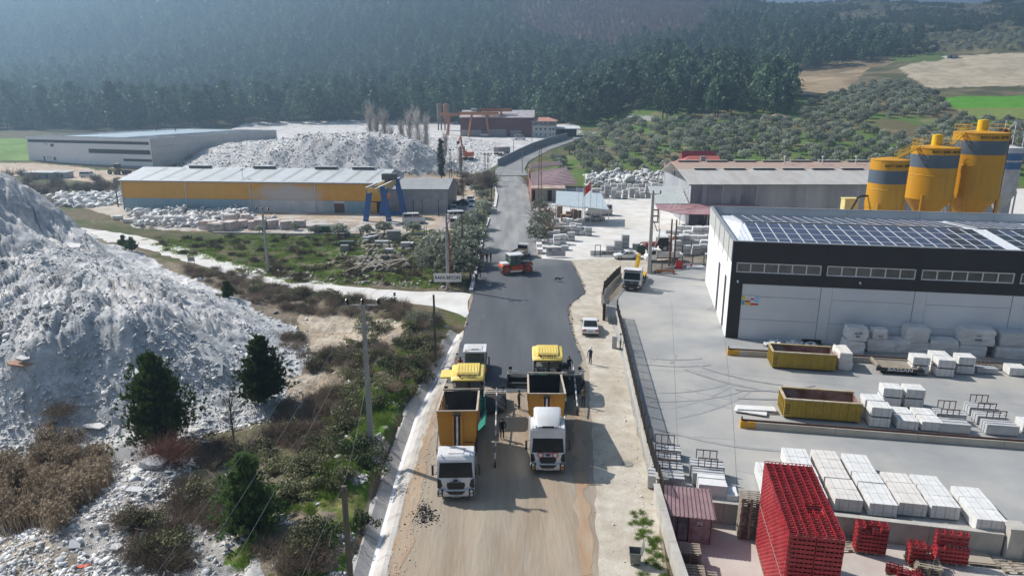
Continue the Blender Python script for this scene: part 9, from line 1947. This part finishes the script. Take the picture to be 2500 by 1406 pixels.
wire((ta[1].x+.2,ta[1].y,7.5),(-8.3,30.0,7.2),.5,'phone line from the tall pole down to the wooden pole',.008); wire((-8.35,30,7.1),(-9.3,-6,6.9),.4,'phone line leaving the front wooden pole toward the lower left',.008)
wire((ta[1].x+.2,ta[1].y,7.5),(-7.7,64,7.0),.5,'phone line between the tall pole and the rear wooden pole',.008)
for k in range(3): wire(ta[k],tb_[k],1.4,'power line from the tall near pole to the name board pole, %s'%['left','middle','right'][k],.008)
for k in range(3): wire(tb_[k],tc_[k],1.2,'power line crossing the grass field, %s'%['front','middle','rear'][k],.008)
s=MB(); s.box(-1.9,1.9,-.32,-.24,.55,1.75); nb_=s.build('name_board',mat('board_white',(.62,.61,.60),.6),label='white name board with black words on posts at the field corner',cat='sign',loc=(B_.location.x,B_.location.y-.1,0.6)); text('RAFA BETON',.62,P_dk,nb_,(0,-.335,1.15),(PI/2,0,0),ext=.004,xs=.95)
for x in (-1.5,1.5): s=MB(); s.box(x-.05,x+.05,-.23,-.17,-1.0,1.7); s.build('post',P_rust,nb_)
s=MB(); s.tube([(.3,-.1,.5),(.35,-.1,4),(.3,-.1,7),(.1,-.1,9.2),(.9,-.1,10.2)],.06,5); s.build('red_cable',mat('cable_red',(.45,.02,.02),.6),B_)
# sign board at the yard entrance
g=G(1357,628); s=MB(); s.box(-1.6,1.6,0,.1,.15,1.65); sb=s.build('sign_board',mat('board_grey',(.42,.42,.44),.7,c2=(.5,.5,.52),scale=1),label='grey white sign board with round emblem at the stone yard entrance',cat='sign',loc=(g.x,g.y,0)); text('Yıldız',.42,mat('sign_red',(.2,.03,.05),.6),sb,(.45,-.01,1.32),(PI/2,0,0),ext=.003); text('MERMER SANAYİ',.2,P_dk,sb,(.1,-.01,.85),(PI/2,0,0),ext=.003); text('0224 441 22 16',.18,P_dk,sb,(-.1,-.01,.5),(PI/2,0,0),ext=.003)
s=MB(); s.lathe([(.28,0),(.28,.01),(.22,.01),(.22,0)],n=20); o=s.build('emblem_ring',P_dk,sb); o.location=(-.95,-.012,1.25); o.rotation_euler=(PI/2,0,0); s=MB(); s.bar((0,0,-.15),(0,0,.15),.05,.01,up=(0,1,0)); s.bar((-.12,0,-.1),(.12,0,.1),.05,.01,up=(0,1,0)); o=s.build('emblem_mark',P_dk,sb); o.location=(-.95,-.012,1.25)
# lying banner by white saloon
g=G(1480,628); s=MB(); s.box(-2.6,2.6,0,.08,.1,1.0); sb2=s.build('banner_fence',mat('banner_white',(.6,.6,.6),.7),label='white lettered banner on a low frame left of the old saloon',cat='sign',loc=(g.x,g.y+.6,0),rz=.05); text('MERMER',.7,P_dk,sb2,(.6,-.01,.55),(PI/2,0,0),ext=.004,shear=.3); s=MB(); s.box(-1.9,-1.8,-.2,-.1,0,1.9); s.box(-1.0,-.9,-.2,-.1,0,1.9); s.box(-1.9,-.9,-.21,-.09,1.901,2.0); s.build('dark_frame',P_dk,sb2)
for px,py,lab in ((468,646,'small grey sign on two posts beside the white track'),(964,736,'tiny road sign on a post near the junction of the white track')):
 g=hit(px,py); s=MB(); s.box(-.55,.55,-.03,.03,.55,1.25); sg=s.build('road_sign',mat('sign_grey',(.36,.36,.34),.7),label=lab,cat='sign',loc=g) if px<500 else (lambda s:(s.cb(0,0,1.0,.3,.04,.45),s.build('road_sign',mat('sign_grey',(.36,.36,.34),.7),label=lab,cat='sign',loc=g))[1])(MB())
 for x in ((-.45,.45) if px<500 else (0,)): s=MB(); s.box(x-.03,x+.03,.031,.07,-.1,1.2); s.build('post',P_rust,sg)
# red cabinet, hydrant
g=G(1658,657); s=MB(); s.box(-.5,.5,0,.4,0,1.15); s.build('fire_cabinet',mat('cabinet_red',(.5,.02,.03),.5),label='bright red fire cabinet at the low fence',cat='cabinet',loc=(g.x,g.y,.03),bevel=.03)
g=G(1687,655); s=MB(); s.cyl((0,0,0),(0,0,.6),.09,n=10); s.cyl((-.2,0,.45),(.2,0,.45),.06,n=8); s.cyl((0,0,.6),(0,0,.72),.12,.04,10); s.build('hydrant',MATS['cabinet_red'],label='small red hydrant between the red cabinet and the white slab',cat='hydrant',loc=(g.x,g.y,.03))
s=MB(); g=G(1622,668); s.bar((-1.2,0,.5),(1.4,-.4,.5),.25,.25); s.bar((-1.0,.6,.3),(1.6,.1,.3),.2,.2); s.box(-1.2,-1.0,-.1,.7,0,.4); s.box(1.2,1.4,-.5,.2,0,.4); s.build('rusty_scrap',mat('frame_rust',(.30,.12,.05),.8),label='rusty steel frame lying behind the hook truck',cat='steel frame',loc=(g.x,g.y,.03))
# hedge dark bin behind saloon
boxthing('waste_container','dark green container behind the old saloon','container',1565,622,1.4,.8,1.5,mat('dark_green',(.02,.04,.035),.6),0)
# flag poles before the canopy, lattice sign mast
for k,(px,zt2) in enumerate(((1411,8),(1439,8.6),(1441,9),(1455,9.4),(1469,8.4),(1485,8.6))):
 g=G(px,549); s=MB(); s.cyl((0,0,0),(0,0,zt2),.05,.03,6); s.build('flag_pole',K_alu,label=['flag pole leftmost before the canopy','flag pole right of the lattice mast','flag pole with the red flag','flag pole with a furled flag','flag pole fifth before the canopy','flag pole rightmost at the canopy corner'][k],cat='flag pole',loc=g)
g=G(1441,549); nf=8; s=MB()
vs=[];
for i in range(nf):
 for j in range(5): vs.append((-1.5*i/(nf-1),.18*math.sin(i*1.1+j*.3),9-.1-j*.42-.10*i-.06*i*i/4))
s.add(vs,[(i*5+j,i*5+j+1,(i+1)*5+j+1,(i+1)*5+j) for i in range(nf-1) for j in range(4)]); fl=s.build('flag',mat('flag_red',(.60,.01,.015),.7),label='red flag with white crescent and star over the canopy',cat='flag',loc=g,smooth=True)
s=MB();
for a in range(20): b_=PI*.25+a*(PI*1.5)/20; b2=PI*.25+(a+1)*(PI*1.5)/20; s.bar((-.62+.33*math.cos(b_),-.16,8.1+.33*math.sin(b_)),(-.62+.33*math.cos(b2),-.16,8.1+.33*math.sin(b2)),.02,.12,up=(0,1,0))
s.build('crescent',MATS['sign_white'],fl); s=MB(); s.cb(-.42,-.17,8.1,.16,.02,.16); s.build('star',MATS['sign_white'],fl)
g=G(1424,549); t=thing('lattice_mast','thin lattice mast between the flag poles before the canopy','mast',g);
s=MB()
for a,b_ in ((-.2,-.2),(.2,-.2),(.2,.2),(-.2,.2)): s.bar((a,b_,0),(a,b_,7.5),.05)
for k in range(15): z=k*.5; s.bar((-.2,-.2,z),(.2,-.2,z),.035); s.bar((-.2,-.2,z),(.2,-.2,z+.5),.03)
s.build('lattice',K_alu,t)
for k in range(4): s=MB(); s.bar((-1.6,0,5.2+k*.6),(0,0,5.8+k*.6),.03); s.bar((1.6,0,5.2+k*.6),(0,0,5.8+k*.6),.03); s.build('aerial',K_alu,t)
# rusty lattice mast and other poles of the middle distance
def lat(px,py,h,w,label,m=P_rust,loc=None):
 p=loc or G(px,py); t=thing('lattice_pylon',label,'pylon',p); s=MB()
 for a,b_ in ((-1,-1),(1,-1),(1,1),(-1,1)): s.bar((a*w,b_*w,0),(a*w*.6,b_*w*.6,h),.09)
 n=int(h/1.0)
 for k in range(n): f=k/n;g_=(k+1)/n;w0=w*(1-.4*f);w1=w*(1-.4*g_); s.bar((-w0,-w0,h*f),(w1,-w1,h*g_),.05); s.bar((w0,w0,h*f),(-w1,w1,h*g_),.05)
 s.build('lattice',m,t); s=MB(); s.bar((-1.3,0,h-.3),(1.3,0,h-.3),.1); s.build('crossarm',m,t)
 for x in (-1.2,0,1.2): s=MB(); s.lathe([(.08,0),(.16,.1),(.16,.3),(0,.4)],(x,0,h-.2),n=8); s.build('insulator',P_ins,t)
 return t
lat(1318,500,14.5,.45,'rusty lattice pylon rising beside the maroon sheds')
lat(1100,436,9.5,.4,'dark lattice pylon left of the poplars behind the grey hall',P_dk); lat(1126,462,12,.3,'dark twin pole frame right of the cypress',P_dk); lat(1130,505,7.5,.25,'shorter dark pole by the parked cars',P_dk); lat(1184,441,8.6,.3,'dark pole frame left half beside the road bend',P_dk); lat(1192,441,8.6,.3,'dark pole frame right half beside the road bend',P_dk)
for (px,py,h,lab,m) in ((1275,425,8,'concrete pole on the right side of the far road bend',P_con),(1437,425,7.5,'pale thin pole at the corner of the olive grove',P_con),(1208,470,6,'thin dark pole on the far left curb',P_wood),(1200,500,7.5,'thin wooden pole among the curb trees',P_wood),(1130,640,8,'dark wooden pole between the roadside trees',P_wood),(1254,385,7,'slim pole in front of the far yard wall',P_con),(1299,345,9,'tall pale pole before the white office',P_con),(1634,650,7.5,'rusty thin pole left of the stone stacks',P_rust),(289,505,7,'dark pole at the left end of the yellow hall',P_wood),(1645,650,7.4,'second thin pole beside the rusty one',P_wood),(1755,395,6,'thin pole above the rusty roof at left',P_con)):
 p=hit(px,py) if py<400 else G(px,py); cpole(px,py,h,lab,1 if m is P_con else 0,m,.15,.1,loc=tuple(p),arm=.7)
# blue gantry crane beside the yellow hall
K_bl=mat('gantry_blue',(.015,.085,.30),.5,c2=(.03,.12,.36)); p=G(942,541); t=thing('gantry_crane','blue legged gantry crane with yellow girder at the right end of the yellow hall','crane',(p.x,p.y+4.5,0),0)
def fx(px,py,F): v=zat(px,py,F)-Vector(t.location); return v
Fn=p.y+.5; Fr=p.y+8.6
L0=[(fx(893,541,Fn),fx(903,456,Fn)),(fx(950,536,Fn),fx(932,456,Fn)),(fx(931,524,Fr),fx(946,438,Fr)),(fx(989,530,Fr),fx(968,438,Fr))]
for a,b_ in L0: a.z=0; s=MB(); s.bar(a,b_,.7,1.1); s.build('leg',K_bl,t)
s=MB(); s.bar(L0[2][0]+Vector((0,0,.4)),L0[3][0]+Vector((0,0,.4)),.6,.7); s.build('sill_beam',K_bl,t); s=MB(); s.bar(L0[0][1],L0[1][1],.3,.3); s.build('head_beam',K_bl,t); s=MB(); s.bar(L0[2][1],L0[3][1],.5,.6); s.build('head_beam',K_bl,t)
m1=(L0[0][1]+L0[1][1])/2; m2_=(L0[2][1]+L0[3][1])/2; dv=(m2_-m1).normalized()
for off in (-.8,.8): s=MB(); s.bar(m1-dv*2+Vector((off,0,-.5)),m2_+dv*1+Vector((off,0,-.5)),.45,1.0); s.build('girder',mat('girder_yellow',(.55,.40,.10),.6,c2=(.62,.48,.18)),t); s=MB(); s.bar(m1-dv*2+Vector((off*1.5,0,.2)),m2_+dv*1.5+Vector((off*1.5,0,.2)),.35,.08); s.build('walkway',MATS['sign_white'],t)
c_=m1.lerp(m2_,.85); s=MB(); s.box(c_.x-1.6,c_.x+1.6,c_.y-1,c_.y+1,c_.z+.25,c_.z+1.5); s.build('hoist_trolley',MATS['vent_grey'],t)
c_=m1.lerp(m2_,.6); s=MB(); s.cyl((c_.x+.5,c_.y,c_.z-.5),(c_.x+.5,c_.y,c_.z-2.6),.03,n=4); s.cb(c_.x+.5,c_.y,c_.z-3.1,.55,.4,.9); s.build('hook_block',mat('hook_orange',(.65,.2,.03),.5),t)
# green sheet stack, boulders and junk in the debris yard
boxthing('green_container','dark green open container behind the olive trees','container',800,568,5.5,2.0,1.2,mat('cont_green',(.04,.08,.05),.7),0)
boxthing('metal_box','pale topped metal box in the debris yard','metal box',962,588,2.6,1.8,1.8,mat('junk_grey',(.2,.19,.18),.8,c2=(.34,.33,.31)),.2); boxthing('metal_box','small rusty crate alone on the grass','crate',841,615,1.4,1.0,1.1,MATS['junk_grey'],.1); boxthing('metal_box','low green cage box on the grass','metal box',845,602,2.6,1.3,.9,mat('cage_green',(.07,.10,.08),.8),-.05); boxthing('concrete_block','grey block at the end of the timber heap','concrete block',990,608,1.6,1.2,1.1,K_tg,.1)
r=random.Random(4)
for k in range(26):
 g=G(r.uniform(835,980),r.uniform(628,665)); s=MB(); L=r.uniform(1.5,4); s.box(-L/2,L/2,-.12,.12,-.05,.05); o=s.build('timber_plank',K_wood,label='loose weathered plank in the timber heap on the field',cat='plank',loc=(g.x,g.y,.25+r.random()*.5),group='planks of the timber heap'); o.rotation_euler=(r.uniform(-.1,.1),r.uniform(-.25,.25),r.uniform(0,3.1))
